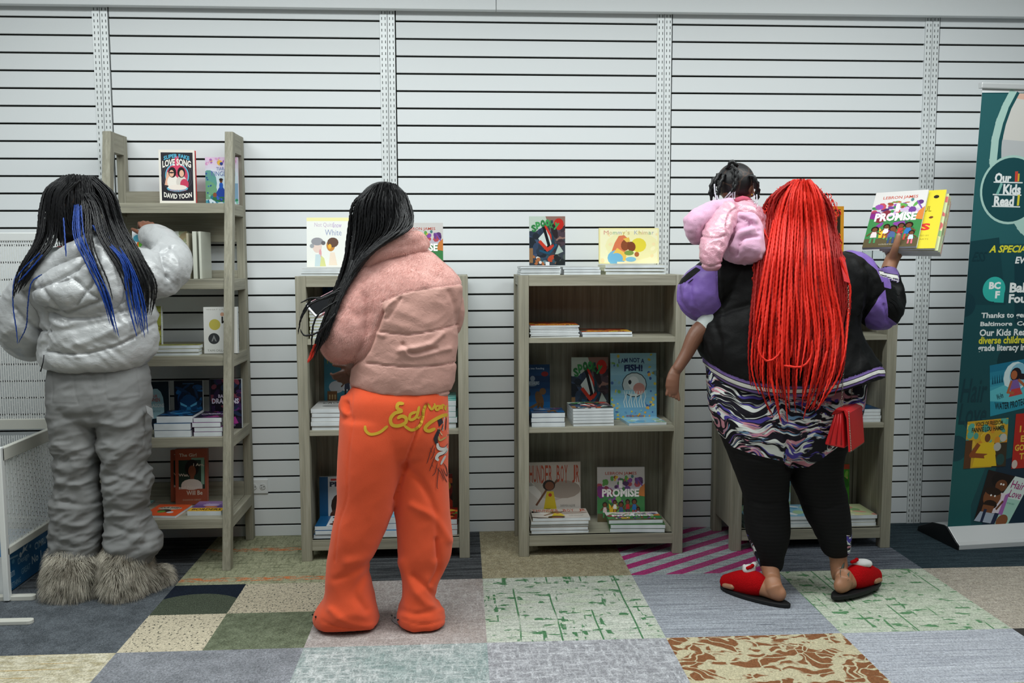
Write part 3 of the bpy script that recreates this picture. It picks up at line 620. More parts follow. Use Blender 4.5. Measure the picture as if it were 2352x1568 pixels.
def c_grey(A): A.rect(0, 0, 1, 1, '#b9bab8'); A.text('CROWN', .15, .6, .85, .8, '#3a3a3c', .02); A.ell(.5, .35, .3, .18, '#8a8a88')
def c_orgmix(A): A.rect(0, 0, 1, 1, '#a84a2c'); A.blobs(20, 0, 0, 1, 1, ['#c8742c', '#d8b03c', '#6a2c20', '#3a4a3c'], .05, .14); A.text('SPAGHETTI', .1, .1, .9, .26, '#dcb83c', .03)
def c_ygreen(A): A.rect(0, 0, 1, 1, '#8f9440'); A.blobs(14, 0, 0, 1, 1, ['#a8a848', '#6a7434', '#c0b860', '#5a3a28'], .05, .14)
# ---------------------------------------------------------------- books
def print_mat(name, rough=.32):
    t = NT(name); a = t.n('VertexColor', layer_name='Col'); t.set(t.b.inputs['Base Color'], a.outputs[0]); t.P(Roughness=rough, Specular_IOR_Level=.35); return t.m
M_PRINT = print_mat('printed_cover'); M_GLOSS = print_mat('glossy_cover', .12)
t = NT('page_edges'); st = t.noise(1, 2, .6, t.coord((8, 8, 900), kind='Object')); st2 = t.noise(1, 2, .6, t.coord((8, 900, 8), kind='Object'))
t.col(t.ramp(st, [(.3, '#b9c0c3'), (.6, '#dbe2e5')])); t.P(Roughness=.85); M_PAGE = t.m
_BM = {}
def book_meshes(art, w, h, t_, cover, hard, seed, gloss):
    k = (art.__name__ if art else None, round(w, 3), round(h, 3), round(t_, 4), cover, hard, gloss)
    if k in _BM: return _BM[k]
    mb = MB(); b = .0022 if hard else .0005; ov = .003 if hard else 0
    mb.box((0, 0, 0), (w, b, h), 0, cover); mb.box((0, t_-b, 0), (w, t_, h), 0, cover); mb.box((0, b, 0), (b, t_-b, h), 0, cover)
    if art:
        A = Art(w, h, seed); art(A); A.emit(mb, Matrix(), w, h, 0)
    cv = mb.build('cover', M_GLOSS if gloss else M_PRINT)
    pg = MB(); pg.box((b, b+.0001, ov), (w-ov-.0006, t_-b-.0001, h-ov-.0003)); po = pg.build('page_block', M_PAGE)
    r = (cv.data, po.data); bpy.data.objects.remove(cv); bpy.data.objects.remove(po); _BM[k] = r; return r
def book(label, w, h, t_, loc, rot=(0, 0, 0), art=None, cover='#8a8a88', hard=False, group=None, seed=1, gloss=False):
    cm_, pm = book_meshes(art, w, h, t_, cover, hard, seed, gloss)
    r = thing('book', label, 'book', loc, rot, group)
    for n, me in (('cover', cm_), ('page_block', pm)):
        o = bpy.data.objects.new(n, me); COL.objects.link(o); o.parent = r
    return r
def stand(label, x0, y0, x1, y1, Y, art, t_=.01, lean=.12, yaw=0, cover='#8a8a88', hard=False, zf=None, group=None, dh=0, seed=1, gloss=False):
    "upright book whose lower front corners show at x0,y1 and x1,y1 and whose top shows at y0; base on the shelf zf"
    a = at(x0, y1, Y); b = at(x1, y1, Y); z0 = zf if zf is not None else a.z
    w = (b-a).length/math.cos(yaw); top = at((x0+x1)/2, y0, Y+.0).z
    h = (top-z0)/math.cos(lean)*(1+dh)
    STOOD.append((a.x, a.x+w, Y-max(0, math.sin(yaw))*0-(w*math.sin(-yaw) if yaw < 0 else 0), z0))
    return book(label, w, h, t_, (a.x, Y, z0+.0006+t_*math.sin(lean)), (-lean, 0, yaw), art, cover, hard, group, seed, gloss)
STOOD = []
def stack(x0, x1, y, zf, zt, Yf, depth, n, labels, art, cover='#b8b8b4', yaw=0, group=None, jit=.004, seed=1, gloss=False):
    "n flat books whose front edges span x0..x1 at picture height y, at depth Yf, from the board zf up to zt"
    R = random.Random(seed); th = (zt-zf)/n; xa, xb = at(x0, y, Yf).x, at(x1, y, Yf).x; m = .003+jit+abs(yaw)*.12
    if zf < BH-.01 and xa > -.8:
        for (bx0, by0) in (BC2, BC3, BC4):
            if bx0 < (xa+xb)/2 < bx0+BW: xa = max(xa, bx0+.045+m); xb = min(xb, bx0+BW-.045-m)
    if xa < -.96: xb = min(xb, LX1-LP-.002-m)
    for (s0, s1, sY, sz) in STOOD:
        if abs(sz-zf) < .035 and s0 < xb+.01 and s1 > xa-.01 and sY > Yf: depth = min(depth, sY-Yf-.006-jit)
    for k in range(n):
        zc = zf+th*k; jx, jy, jr = R.uniform(-jit, jit), R.uniform(-jit, jit), R.uniform(-jit, jit)*3
        book(labels(k, n), xb-xa, depth, th-.0012, (xa+jx, Yf+jy, zc+th-.0009), (-PI/2, 0, yaw+jr), art if k == n-1 else None, cover, False, group, seed, gloss)
def ax(px, py, Y): return at(px, py, Y).x
def az(px, py, Y): return at(px, py, Y).z
def lvl(k, n, what, where):
    if n == 1: return '%s lying flat %s' % (what, where)
    o = ['lowest', 'second up', 'third up', 'fourth up', 'fifth up', 'sixth up', 'seventh up', 'eighth up', 'ninth up']
    return '%s %s, %s' % (what, where, 'topmost' if k == n-1 else o[k])
def L(what, where): return lambda k, n: lvl(k, n, what, where)
GB = 'books in the flat piles'
_Q = []
def stk(*a, **k): _Q.append((a, k))
# ---- ladder shelf
S1, S2, S3, S4, S5 = LSH
stand('black and cream novel with arched title on the top tier of the ladder shelf', 367, 344, 448, 456, -.19, c_super, .028, .03, .05, '#c9302c', True, zf=S1)
stand('pastel storybook with a small blue-gowned figure, behind the right post on the top tier', 473, 361, 548, 458, -.13, c_king, .012, .03, -.03, '#d8b0d0', False, zf=S1)
stand('upright olive green book facing out behind the raised puffer sleeve, second tier', 380, 532, 432, 636, -.16, c_green_spines, .03, .06, 0, '#8d9474', True, zf=S2)
for k, (x, tl, ww) in enumerate(((446, .10, .016), (460, .02, .010))):
    book(['thick cream-edged book standing edge-out beside the olive book, second tier', 'thin pale book, rightmost of the upright books on the second tier'][k], .15, az(x, 532, -.22)-S2, ww, (ax(x, 600, -.22)+ww, -.235, S2+.001), (0, 0, PI/2), None, '#c5c8bc', False)
book('tilted grey-brown paperback squeezed between upright books on the second tier', .15, az(438, 536, -.22)-S2, .009, (ax(437, 600, -.22), -.235, S2+.001), (0, 0, PI/2), None, '#a59f8a', False)
stand('narrow olive yellow book leaning behind the puffer jacket hem, third tier', 352, 706, 371, 792, -.22, c_ygreen, .02, .05, -.1, '#8f9440', False, zf=S3, dh=.02)
stk(345, 456, 800, S3, S3+.045, -.325, .2, 3, L('white-edged paperback with olive cover', 'on the third ladder tier'), c_ygreen, cover='#c4c48c', yaw=.05)
stand('white novel with yellow disc and walking figure, behind the post on the third tier', 469, 706, 545, 806, -.255, c_brown_sugar, .03, .05, .04, '#e0e0dc', False, zf=S3)
stand('pale blue dragon book half hidden by the grey trousers, fourth tier', 337, 878, 388, 968, -.20, c_dragons_lb, .02, .05, .05, '#18222c', False, zf=S4)
stand('dark blue book with a glowing-eyed face on the fourth tier', 402, 876, 466, 984, -.20, c_blueface, .022, .05, .08, '#6f6d66', False, zf=S4)
stand('dark purple dragon novel behind the right post, fourth tier', 482, 872, 556, 980, -.19, c_bdragons, .022, .05, -.02, '#3a3c44', False, zf=S4)
stk(357, 440, 990, S4, S4+.088, -.37, .2, 3, L('thick white-paged paperback with dark blue cover', 'on the fourth ladder tier'), c_blueface, cover='#2d567c', yaw=.0, seed=4, jit=.006)
stk(444, 524, 990, S4, S4+.080, -.37, .2, 4, L('white-paged paperback with purple cover', 'behind the right front post, fourth tier'), c_bdragons, cover='#8a4a8c', seed=5)
stand('rust red novel with a portrait, front one of two on the lowest tier', 403, 1035, 476, 1145, -.22, c_girl, .022, .10, .04, '#a1543c', True, zf=S5)
stand('rust red novel standing half hidden behind its twin on the lowest tier', 392, 1037, 462, 1141, -.165, c_girl, .022, .10, .04, '#8e4633', True, zf=S5)
stk(327, 408, 1195, S5, S5+.012, -.40, .19, 1, L('orange thin paperback with an arched grey title', 'on the lowest ladder tier'), c_orange_flat, cover='#d5562c', yaw=-.12, seed=7)
stk(431, 520, 1190, S5, S5+.02, -.385, .2, 1, L('purple and yellow paperback', 'beside the post on the lowest ladder tier'), c_borders, cover='#e0e0dc', yaw=-.04, seed=8)
stk(290, 338, 1165, S5, S5+.006, -.24, .1, 1, L('small teal booklet', 'behind the orange paperback, lowest ladder tier'), c_tealcov, cover='#2f7a8c', seed=9)
# ---- second bookcase
T = BH; z1, z2, z3 = .948, .562, .092
stand('white picture book with two faint children, on the bookcase behind the pink jacket', 705, 500, 805, 618, -.30, c_nowwhy, .01, .10, .0, '#e8e8e0', True, zf=T+.0335, gloss=True)
stk(692, 800, 625, T, T+.03, -.35, .22, 3, L('white-edged picture book', 'on top of the second bookcase'), c_pastel, cover='#d0d2d0')
stand('picture book with white lettering and a crowd, half hidden behind the pink shoulder', 915, 512, 1018, 612, -.28, c_promise, .008, .1, 0, '#c9c6c4', True, zf=T)
stand('dark blue book in shadow behind the phone, second bookcase', 742, 655, 800, 738, -.10, c_dkblue, .01, .05, 0, '#0e3a5c', zf=z1)
stk(704, 745, 765, z1, z1+.115, -.33, .2, 9, L('yellow-spined thin paperback', 'on the top board of the second bookcase'), c_dkblue, cover='#c4c030', seed=11, jit=.002)
stand('blue picture book with a brown building, behind the black braids', 745, 808, 815, 936, -.12, c_bld, .01, .08, 0, '#3f7f96', True, zf=z2)
stk(709, 815, 965, z2, z2+.092, -.352, .24, 5, L('white picture book with curled pages', 'on the middle board of the second bookcase'), c_grey, cover='#cfcfcc', seed=12)
stk(1000, 1054, 950, z2, z2+.12, -.345, .24, 5, L('teal picture book', 'beside the right post of the second bookcase'), c_tealcov, cover='#8fc4bc', seed=13)
stand('blue and white book with a brown bear shape, beside the orange trousers', 735, 1098, 800, 1212, -.19, c_pete, .02, .08, .05, '#163a5c', zf=z3)
stk(722, 810, 1222, z3, z3+.055, -.352, .25, 3, L('blue-covered magazine', 'by the left post on the bottom of the second bookcase'), c_pete, cover='#1c5a8c', seed=14)
stk(862, 925, 1215, z3, z3+.085, -.34, .25, 3, L('bright blue book', 'seen between the orange trouser legs'), c_ltblue, cover='#2f78ac', seed=15)
stand('dark blue book glimpsed between the orange trouser legs', 862, 1110, 925, 1180, -.1, c_dkblue, .012, .05, 0, '#123a62', zf=z3)
stand('red storybook in shadow by the right post of the second bookcase', 1005, 1090, 1040, 1215, -.14, c_redgreen, .012, .06, 0, '#7c1f18', zf=z3)
stk(1000, 1056, 1215, z3, z3+.07, -.335, .24, 3, L('red and orange book', 'at the bottom right of the second bookcase'), c_redgreen, cover='#a83a24', seed=16)
# ---- third bookcase
stk(1196, 1288, 618, T, T+.036, -.345, .22, 4, L('grey-edged picture book', 'left on top of the third bookcase'), c_spooky, cover='#c0c6c8', seed=21, jit=.003)
stk(1292, 1376, 616, T, T+.034, -.335, .22, 3, L('grey picture book', 'in the middle on top of the third bookcase'), c_grey, cover='#a8acae', seed=22, jit=.006, yaw=-.03)
stk(1390, 1528, 614, T, T+.042, -.33, .22, 3, L('cream wide picture book', 'at the right end on top of the third bookcase'), c_mommy, cover='#d8d8b8', seed=23)
stand('dark collage picture book with green title, on top of the third bookcase', 1216, 497, 1298, 607, -.26, c_spooky, .01, .05, -.03, '#2c2c30', True, zf=T+.039)
stand('yellow wide picture book with an embracing pair, on top of the third bookcase', 1376, 524, 1514, 602, -.24, c_mommy, .01, .05, .03, '#d8c84a', True, zf=T+.0455)
stk(1217, 1330, 765, z1, z1+.052, -.355, .23, 7, L('white-paged magazine', 'at the left on the upper board of the third bookcase'), c_orgmix, cover='#d8dad8', seed=24, jit=.003)
stk(1340, 1455, 770, z1, z1+.022, -.350, .2, 2, L('orange and yellow magazine', 'right of the white pile on the upper board'), c_orgmix, cover='#c8d0dc', seed=25, jit=.008)
stand('dark blue dinosaur reader leaning by the left post, third bookcase', 1200, 839, 1264, 940, -.20, c_dino, .006, .10, .02, '#123a62', zf=z2)
stk(1196, 1296, 965, z2, z2+.062, -.345, .2, 3, L('dark blue reader', 'by the left post of the third bookcase'), c_dino, cover='#1c3c5c', seed=26, jit=.006)
stand('dark collage picture book with green title, inside the third bookcase', 1313, 822, 1398, 935, -.16, c_spooky, .01, .08, .0, '#2c2c30', True, zf=z2)
stk(1317, 1411, 960, z2, z2+.078, -.345, .2, 6, L('dark-covered picture book', 'in the thick middle pile of the third bookcase'), c_spooky, cover='#c0c6c8', seed=27, jit=.002, yaw=.03)
fb = stand('pale blue picture book with a jellyfish in a clear sleeve, third bookcase', 1403, 813, 1508, 948, -.19, c_fish, .01, .10, -.02, '#7dafc0', True, zf=z2, gloss=True)
stk(1446, 1548, 970, z2, z2+.012, -.345, .145, 1, L('shiny pale blue picture book', 'in front of the jellyfish book'), c_ltblue, cover='#8fb4c4', seed=28, yaw=.10, gloss=True)
stand('grey picture book with tall rust title and leaping child, third bookcase', 1204, 1064, 1334, 1192, -.19, c_thunder, .012, .07, 0, '#c8c4be', True, zf=z3)
stk(1218, 1352, 1210, z3, z3+.070, -.345, .22, 5, L('grey and rust picture book', 'at the bottom left of the third bookcase'), c_thunder, cover='#b0a89c', seed=29, jit=.007)
stand('picture book with white lettering and a crowd of children, bottom of the third bookcase', 1372, 1075, 1480, 1196, -.19, c_promise, .010, .08, -.04, '#c9d0d8', True, zf=z3, gloss=True)
stk(1400, 1524, 1210, z3, z3+.052, -.34, .22, 3, L('green crowd-scene picture book', 'at the bottom right of the third bookcase'), c_promise, cover='#3c6a3c', seed=30, jit=.012, yaw=-.04)
# ---- fourth bookcase
stand('gold and black book half hidden by red braids, on top of the fourth bookcase', 1860, 474, 1938, 570, -.2, c_gold, .02, .05, 0, '#c98a24', True, zf=T+.063, dh=0)
stk(1800, 1990, 605, T, T+.06, -.30, .2, 3, L('white-covered picture book', 'on top of the fourth bookcase behind the shoulder'), c_grey, cover='#c4c6c6', seed=31)
stk(1905, 2038, 955, z2, z2+.058, -.335, .24, 4, L('thick white-paged book', 'right of the red handbag in the fourth bookcase'), c_dkblue, cover='#d4d6d6', seed=32, jit=.002)
stand('green storybook leaning inside the fourth bookcase behind the right leg', 1885, 1068, 1950, 1180, -.14, c_green, .012, .05, 0, '#3f8a2c', True, zf=z3)
stk(1895, 2028, 1195, z3, z3+.052, -.33, .25, 3, L('soft pastel picture book', 'at the bottom right of the fourth bookcase'), c_pastel, cover='#d4d0b8', seed=33)
stk(1712, 1890, 1195, z3, z3+.052, -.33, .25, 3, L('pale blue picture book', 'at the bottom left of the fourth bookcase'), c_ltblue, cover='#b0ccd4', seed=34)
stand('light blue picture book seen between the black leggings', 1750, 1085, 1815, 1190, -.13, c_ltblue, .012, .05, 0, '#86b8cf', True, zf=z3)
for a_, k_ in _Q: stack(*a_, **k_)
# clear acrylic riser on the fourth bookcase
t = NT('clear_acrylic'); t.P(Roughness=.05, Transmission_Weight=1.0, IOR=1.45); t.col('#eef4f4'); M_ACR = t.m
ar = thing('acrylic_stand', 'clear acrylic display block at the right end on top of the fourth bookcase', 'display stand', (ax(2002, 620, -.3), -.3, T))
mb = MB(); mb.box((0, 0, 0), (.105, .10, .004)); mb.box((0, 0, .004), (.004, .10, .10)); mb.box((.101, 0, .004), (.105, .10, .10)); mb.box((.004, .096, .004), (.101, .10, .10)); mb.build('block', M_ACR, ar, bevel=.001)
# loose clear sleeve flap on the fish book
mb = MB(); A_ = [(0, 0), (.035, .004), (.055, -.012), (.048, -.03), (.02, -.028), (-.01, -.01)]
mb.prism([(p[0], p[1]) for p in A_], -.004, -.0036); sl = mb.build('clear_sleeve', M_ACR, fb); sl.location = (.10*1.95, 0, .215)
# ---------------------------------------------------------------- roll-up banner
bn = thing('rollup_banner', 'teal roll-up banner stand with printed book covers at the right edge', 'banner', (0, 0, 0))
ang = .10; BU = Vector((math.cos(ang), math.sin(ang), 0)); BN_ = Vector((-math.sin(ang), math.cos(ang), 0))
B0 = Vector((2.170, -.325, .078)); T0 = Vector((2.180, -.43, 1.985)); BWD = .86; BHT = (T0-B0).length
BV = (T0-B0).normalized(); BNO = BU.cross(BV).normalized()     # points into the room
def bp(x, y):
    d = CF + CR*((x-1176)/FPX) - CU*((y-784)/FPX); t = (B0-CP).dot(BNO)/d.dot(BNO); p = CP+d*t-B0
    v = p.dot(BV); return (p.dot(BU)/BWD, v/BHT)
A = Art(BWD, BHT, 5)
A.rect(0, 0, 1, 1, '#1d4a50'); 
def pp(pts, c): A.poly([bp(*p) for p in pts], c)
pp([(2180, 215), (2400, 215), (2400, 560), (2180, 560)], '#2b5f63')
pp([(2180, 180), (2420, 180), (2420, 212), (2180, 213)], '#dfe3e4')
pp([(2222, 555), (2295, 545), (2310, 700), (2212, 700)], '#1a4148'); pp([(2160, 900), (2230, 1000), (2230, 1300), (2140, 1300)], '#1f5b5c'); pp([(2330, 600), (2400, 560), (2400, 800), (2330, 740)], '#173b44')
pp([(2245, 1240), (2292, 1060), (2420, 1020), (2420, 1240)], '#182f40'); pp([(2160, 1240), (2205, 1225), (2268, 1060), (2240, 1050)], '#1f5b5c')
for (x, y, r, c) in ((2215, 700, 26, '#173b44'), (2330, 830, 40, '#17363c'), (2195, 1030, 28, '#1b444c')): u, v = bp(x, y); u2, _ = bp(x+r, y); A.circ(u, v, abs(u2-u), c)
# photograph area with curved mint frame
pp([(2340, 214), (2325, 240), (2308, 290), (2300, 340), (2300, 372), (2420, 372), (2420, 214)], '#cfcdc8'); pp([(2330, 225), (2420, 240), (2420, 215), (2338, 215)], '#d8b2a0'); pp([(2300, 320), (2420, 330), (2420, 370), (2300, 366)], '#b9bcbe'); 
A.line([bp(*p) for p in ((2326, 214), (2310, 245), (2296, 280), (2286, 320), (2281, 370), (2284, 400))], .040, '#a9cbc2'); A.line([bp(*p) for p in ((2338, 214), (2320, 248), (2307, 285), (2298, 325), (2294, 370))], .016, '#1f5055')
A.line([bp(*p) for p in ((2330, 490), (2350, 520), (2390, 560))], .06, '#a9cbc2')
u, v = bp(2322, 436); u1, _ = bp(2251, 436); R_ = abs(u-u1); A.circ(u, v, R_, '#a9cbc2', 40); A.circ(u, v, R_*.93, '#1d4a50', 40)
def bt(s, x0, y0, x1, y1, c, bold=.02, sk=0, rot=0.0, shear=0):
    a = bp(x0, y1); b = bp(x1, y0); A.text(s, a[0], a[1], b[0], b[1], c, bold, 0, rot, shear)
for s, x0, y0, x1, y1 in (('Our', 2284, 397, 2324, 420), ('Kids', 2303, 423, 2346, 447), ('Read', 2282, 450, 2330, 474)): bt(s, x0, y0, x1, y1, '#e9eded', .045)
for x0, x1, y in ((2283, 2348, 418), (2281, 2345, 446.5), (2279, 2342, 473.5)): A.line([bp(x0, y), bp(x1, y+1.5)], .006, '#dfe6e6')
A.line([bp(2334, 415), bp(2335, 396)], .016, '#c8483c'); A.line([bp(2339, 415), bp(2340, 400)], .009, '#d8b23c'); A.line([bp(2338, 470), bp(2340, 449)], .012, '#d9cc3c'); A.line([bp(2291, 444), bp(2300, 423)], .014, '#7fb8ae')
bt('A SPECIAL', 2271, 563, 2368, 580, '#d9d43c', .035, shear=.25); bt('EVENT', 2331, 589, 2392, 605, '#e6eaea', .035, shear=.15)
u, v = bp(2283, 664); u1, _ = bp(2257, 664); A.circ(u, v, abs(u-u1), '#35b0a6', 30); pp([(2283, 664), (2307.5, 664), (2305, 695), (2283, 694)], '#35b0a6'); bt('BC', 2271, 647, 2299, 664, '#f0f4f4', .05); bt('F', 2285, 668, 2297, 685, '#f0f4f4', .05)
bt('Baltimore', 2318, 648, 2440, 672, '#e8ecec', .04); bt('Foundation', 2316, 674, 2440, 696, '#e8ecec', .04)
for s, x0, y0, x1, y1, c in (('Thanks to generous', 2253, 716, 2402, 734, '#dfe5e5'), ('Baltimore  Community', 2251, 736, 2425, 752, '#dfe5e5'), ('Our Kids Read is able', 2249, 753, 2420, 772, '#dfe5e5'), ('diverse children', 2247, 771, 2362, 790, '#d9d43c'), ('grade literacy in', 2245, 789, 2356, 811, '#dfe5e5')):
    bt(s, x0, y0, x1, y1, c, .03)
bt('ESS', 2232, 578, 2268, 600, '#163840', .01, shear=.4); bt('Hair', 2205, 868, 2270, 925, '#1a3c44', .01, shear=.2); bt('Love', 2200, 925, 2268, 975, '#1a3c44', .01, shear=.2)
def sub(corners, f):
    "picture printed on the banner inside four corners: top-left, top-right, bottom-right, bottom-left"
    tl, tr, br, bl = [Vector(bp(*p)) for p in corners]
    S_ = Art(.25, .25, 3); f(S_)
    for pts, faces, c in S_.items:
        A.items.append(([tuple((bl*(1-p[0])+br*p[0])*(1-p[1])+(tl*(1-p[0])+tr*p[0])*p[1]) for p in pts], faces, c))
def c_water(A):
    A.rect(0, 0, 1, 1, '#3f9aac'); A.grad(0, .3, 1, 1, '#4aa8b8', '#1f6f8c', 5); A.ell(.55, .68, .26, .3, '#c8dde0'); A.ell(.62, .70, .2, .24, '#7fb4c8'); A.poly([(0, .5), (.3, .56), (.6, .36), (1, .5), (1, 0), (0, 0)], '#5bb4bf'); A.poly([(0, .3), (.4, .2), (1, .1), (1, 0), (0, 0)], '#2b8aa0')
    for k in range(5): A.poly([(.04+.05*k, .62), (.06+.05*k, .8), (.08+.05*k, .62)], '#124a60')
    A.ell(.56, .72, .12, .14, '#241c22'); A.ell(.68, .66, .2, .06, '#241c22', -.3); A.ell(.52, .72, .07, .09, '#a8603c'); A.poly([(.42, .42), (.66, .42), (.6, .62), (.46, .62)], '#7a5a9c'); A.poly([(.40, .30), (.70, .30), (.64, .44), (.46, .44)], '#b8403c'); A.line([(.46, .6), (.38, .4), (.5, .36)], .05, '#a8603c'); A.line([(.62, .6), (.76, .44)], .05, '#a8603c'); A.circ(.94, .62, .09, '#c8b078')
    A.text('We Are', .14, .30, .28, .42, '#16303a', .02, 0, .2); A.text('WATER PROTECTORS', .10, .12, .98, .26, '#16303a', .03, -.06)
def c_fannie(A):
    A.rect(0, 0, 1, 1, '#c8a030'); A.blobs(34, 0, .3, 1, 1, ['#d8b040', '#5aa898', '#d08a2c', '#e0c860', '#4f9a8c'], .04, .1); A.rect(0, 0, .16, .6, '#5a3a24'); A.rect(.66, .0, 1, .5, '#3a3226')
    A.ell(.48, .62, .13, .12, '#d8ac2c'); A.ell(.52, .62, .07, .09, '#6b4028'); A.poly([(.2, .02), (.78, .02), (.68, .52), (.3, .52)], '#dcb828'); A.line([(.3, .48), (.16, .28), (.5, .24)], .10, '#8a4a26'); A.line([(.66, .46), (.7, .28), (.5, .22)], .08, '#dcb828'); A.circ(.9, .6, .085, '#b8b8ae'); A.circ(.77, .42, .09, '#b0b0a8'); A.ell(.86, .15, .1, .12, '#2a4a48')
    A.text('VOICE OF FREEDOM', .2, .88, .86, .97, '#2f3424', .02); A.text('FANNIE LOU HAMER', .12, .76, .92, .86, '#2f3424', .03)
def c_igot(A):
    A.rect(0, 0, 1, 1, '#b02a22'); A.text('I AM', .15, .66, .6, .78, '#dcb040', .04); A.text('EVERY', .2, .48, .8, .6, '#dcb040', .04); A.text('GOOD', .05, .32, .6, .44, '#dcb040', .04); A.text('THING', .2, .16, .8, .28, '#dcb040', .04); A.ell(.08, .08, .08, .08, '#c8b8b0')
def c_hair(A):
    A.rect(0, 0, 1, 1, '#d5e4df'); A.poly([(0, 0), (.55, 0), (.5, .6), (.62, 1), (0, 1)], '#241c1c'); A.rect(.6, 0, 1, .55, '#a8d4c4'); A.ell(.35, .86, .22, .16, '#1a1414'); A.ell(.40, .76, .14, .12, '#6b4028'); A.poly([(.38, .2), (.66, .22), (.62, .64), (.42, .62)], '#e4d8e0'); A.poly([(.6, .2), (.72, .2), (.66, .66), (.58, .6)], '#a86ab0')
    A.ell(.28, .50, .22, .20, '#7c4c30'); A.ell(.26, .62, .2, .08, '#2a1c16'); A.ell(.30, .36, .18, .09, '#2a1c16'); A.rect(.12, .1, .42, .34, '#7c4c30'); A.poly([(0, 0), (.62, 0), (.5, .2), (.1, .2)], '#a9b4c4'); A.rect(.18, .0, .26, .26, '#26304a'); A.rect(.5, 0, .62, .22, '#26304a'); A.ell(.78, .08, .16, .14, '#8a5636'); A.line([(.58, .46), (.5, .3)], .05, '#6b4028')
    for x in (.24, .34, .38, .44): A.ell(x, .54 if x < .36 else .79, .022, .02, '#f0ece8')
    A.text('Hair', .62, .76, .94, .92, '#a03a78', .01); A.text('Love', .66, .58, .96, .73, '#a03a78', .01); A.text('MATTHEW CHERRY', .7, .44, .9, .47, '#5a9a8a')
sub([(2273, 839), (2380, 819), (2380, 930), (2274, 956)], c_water); sub([(2222, 968), (2316, 959), (2309, 1070), (2212, 1076)], c_fannie)
sub([(2333, 950), (2410, 944), (2404, 1070), (2322, 1076)], c_igot); sub([(2270, 1078), (2368, 1102), (2312, 1207), (2236, 1195)], c_hair)
mb = MB(); Mb = Matrix(((BU.x, -BNO.x, BV.x, B0.x), (BU.y, -BNO.y, BV.y, B0.y), (BU.z, -BNO.z, BV.z, B0.z), (0, 0, 0, 1)))
mb.box((0, 0, 0), (BWD, .0006, BHT), 0, '#e2e4e4', Mb); A.emit(mb, Mb, BWD, BHT, 0, .0003, .000015)
t = print_mat('banner_vinyl', .38); mb.build('printed_sheet', t, bn)
MAL = flat('#dcdfe0', .35, .35, .5, 'brushed_aluminium'); MDK = flat('#1d2022', .4, .2, .5, 'dark_end_cap')
mb = MB(); mb.box((-.012, -.012, BHT-.002), (BWD+.012, .012, BHT+.022), M=Mb); mb.build('top_rail', flat('#d9dcdd', .35, .4), bn, bevel=.004)
mb = MB(); c0 = T0-BN_*-.02; mb.tube([B0+BU*.43+BN_*.02, T0+BU*.43+BN_*.014], .009, 10); mb.build('support_pole', MAL, bn)
prof = [(-.085, .0), (-.085, .022), (-.070, .030), (-.004, .080), (.020, .082), (.10, .070), (.20, .022), (.205, .0)]
def base_prof(u0, u1, sc, name, m):
    mb = MB(); g = Vector((B0.x, B0.y, 0)); n = len(prof); vs = []
    for u in (u0, u1):
        for (a, z) in prof: vs.append(g+BU*u+BN_*(a*sc)+Vector((0, 0, max(0, z*sc))))
    mb.add(vs, [list(range(n)), list(range(2*n-1, n-1, -1))]+[(i, i+n, (i+1) % n+n, (i+1) % n) for i in range(n)]); return mb.build(name, m, bn, bevel=.002)
base_prof(0, BWD, 1, 'base_cassette', MAL); base_prof(-.008, 0, 1.02, 'end_cap', MDK); base_prof(BWD, BWD+.008, 1.02, 'end_cap', MDK)
# blue printed carton under the rack basket
bx = thing('cardboard_box', 'blue printed cardboard box standing under the white slotted rack basket', 'box', (0, 0, 0))
mb = MB(); mb.box((-2.2, -.70, .004), (-1.752, -.33, .155), 0, '#1f6496'); A = Art(.37, .151, 2)
A.rect(0, 0, 1, 1, '#1f6496'); A.text('Team', .04, .34, .22, .56, '#a8c4d6', .01); A.text('SOMETHING', .03, .06, .34, .2, '#8fb4cc', .01); A.text('Design', .30, .50, .54, .70, '#a8c4d6', .0); A.text('GREAT', .36, .22, .56, .38, '#8fb4cc', .01); A.text('No 1', .60, .30, .82, .52, '#c4d6e0', .02); A.text('CYMRU', .68, .62, .95, .82, '#b4ccda', .02)
A.line([(.05, .86), (.3, .8)], .02, '#8fb4cc'); A.poly([(.38, .74), (.44, .94), (.46, .86), (.54, .94), (.48, .82), (.52, .74), (.46, .8)], '#d0dde6'); A.ell(.36, .76, .025, .07, '#d0dde6'); A.ell(.2, .72, .03, .06, '#5f98bc'); A.ell(.58, .82, .02, .05, '#8fb4cc')
Mx = Matrix(((0, -1, 0, -1.752), (1, 0, 0, -.70), (0, 0, 1, .004), (0, 0, 0, 1))); A.emit(mb, Mx, .37, .151, 0, .0004, .00003); mb.build('carton', M_PRINT, bx)
mb = MB(); mb.box((-2.2, -.704, .004), (-1.752, -.7005, .155), 0, '#dfe3e4'); mb.build('side_flap', M_PRINT, bx)
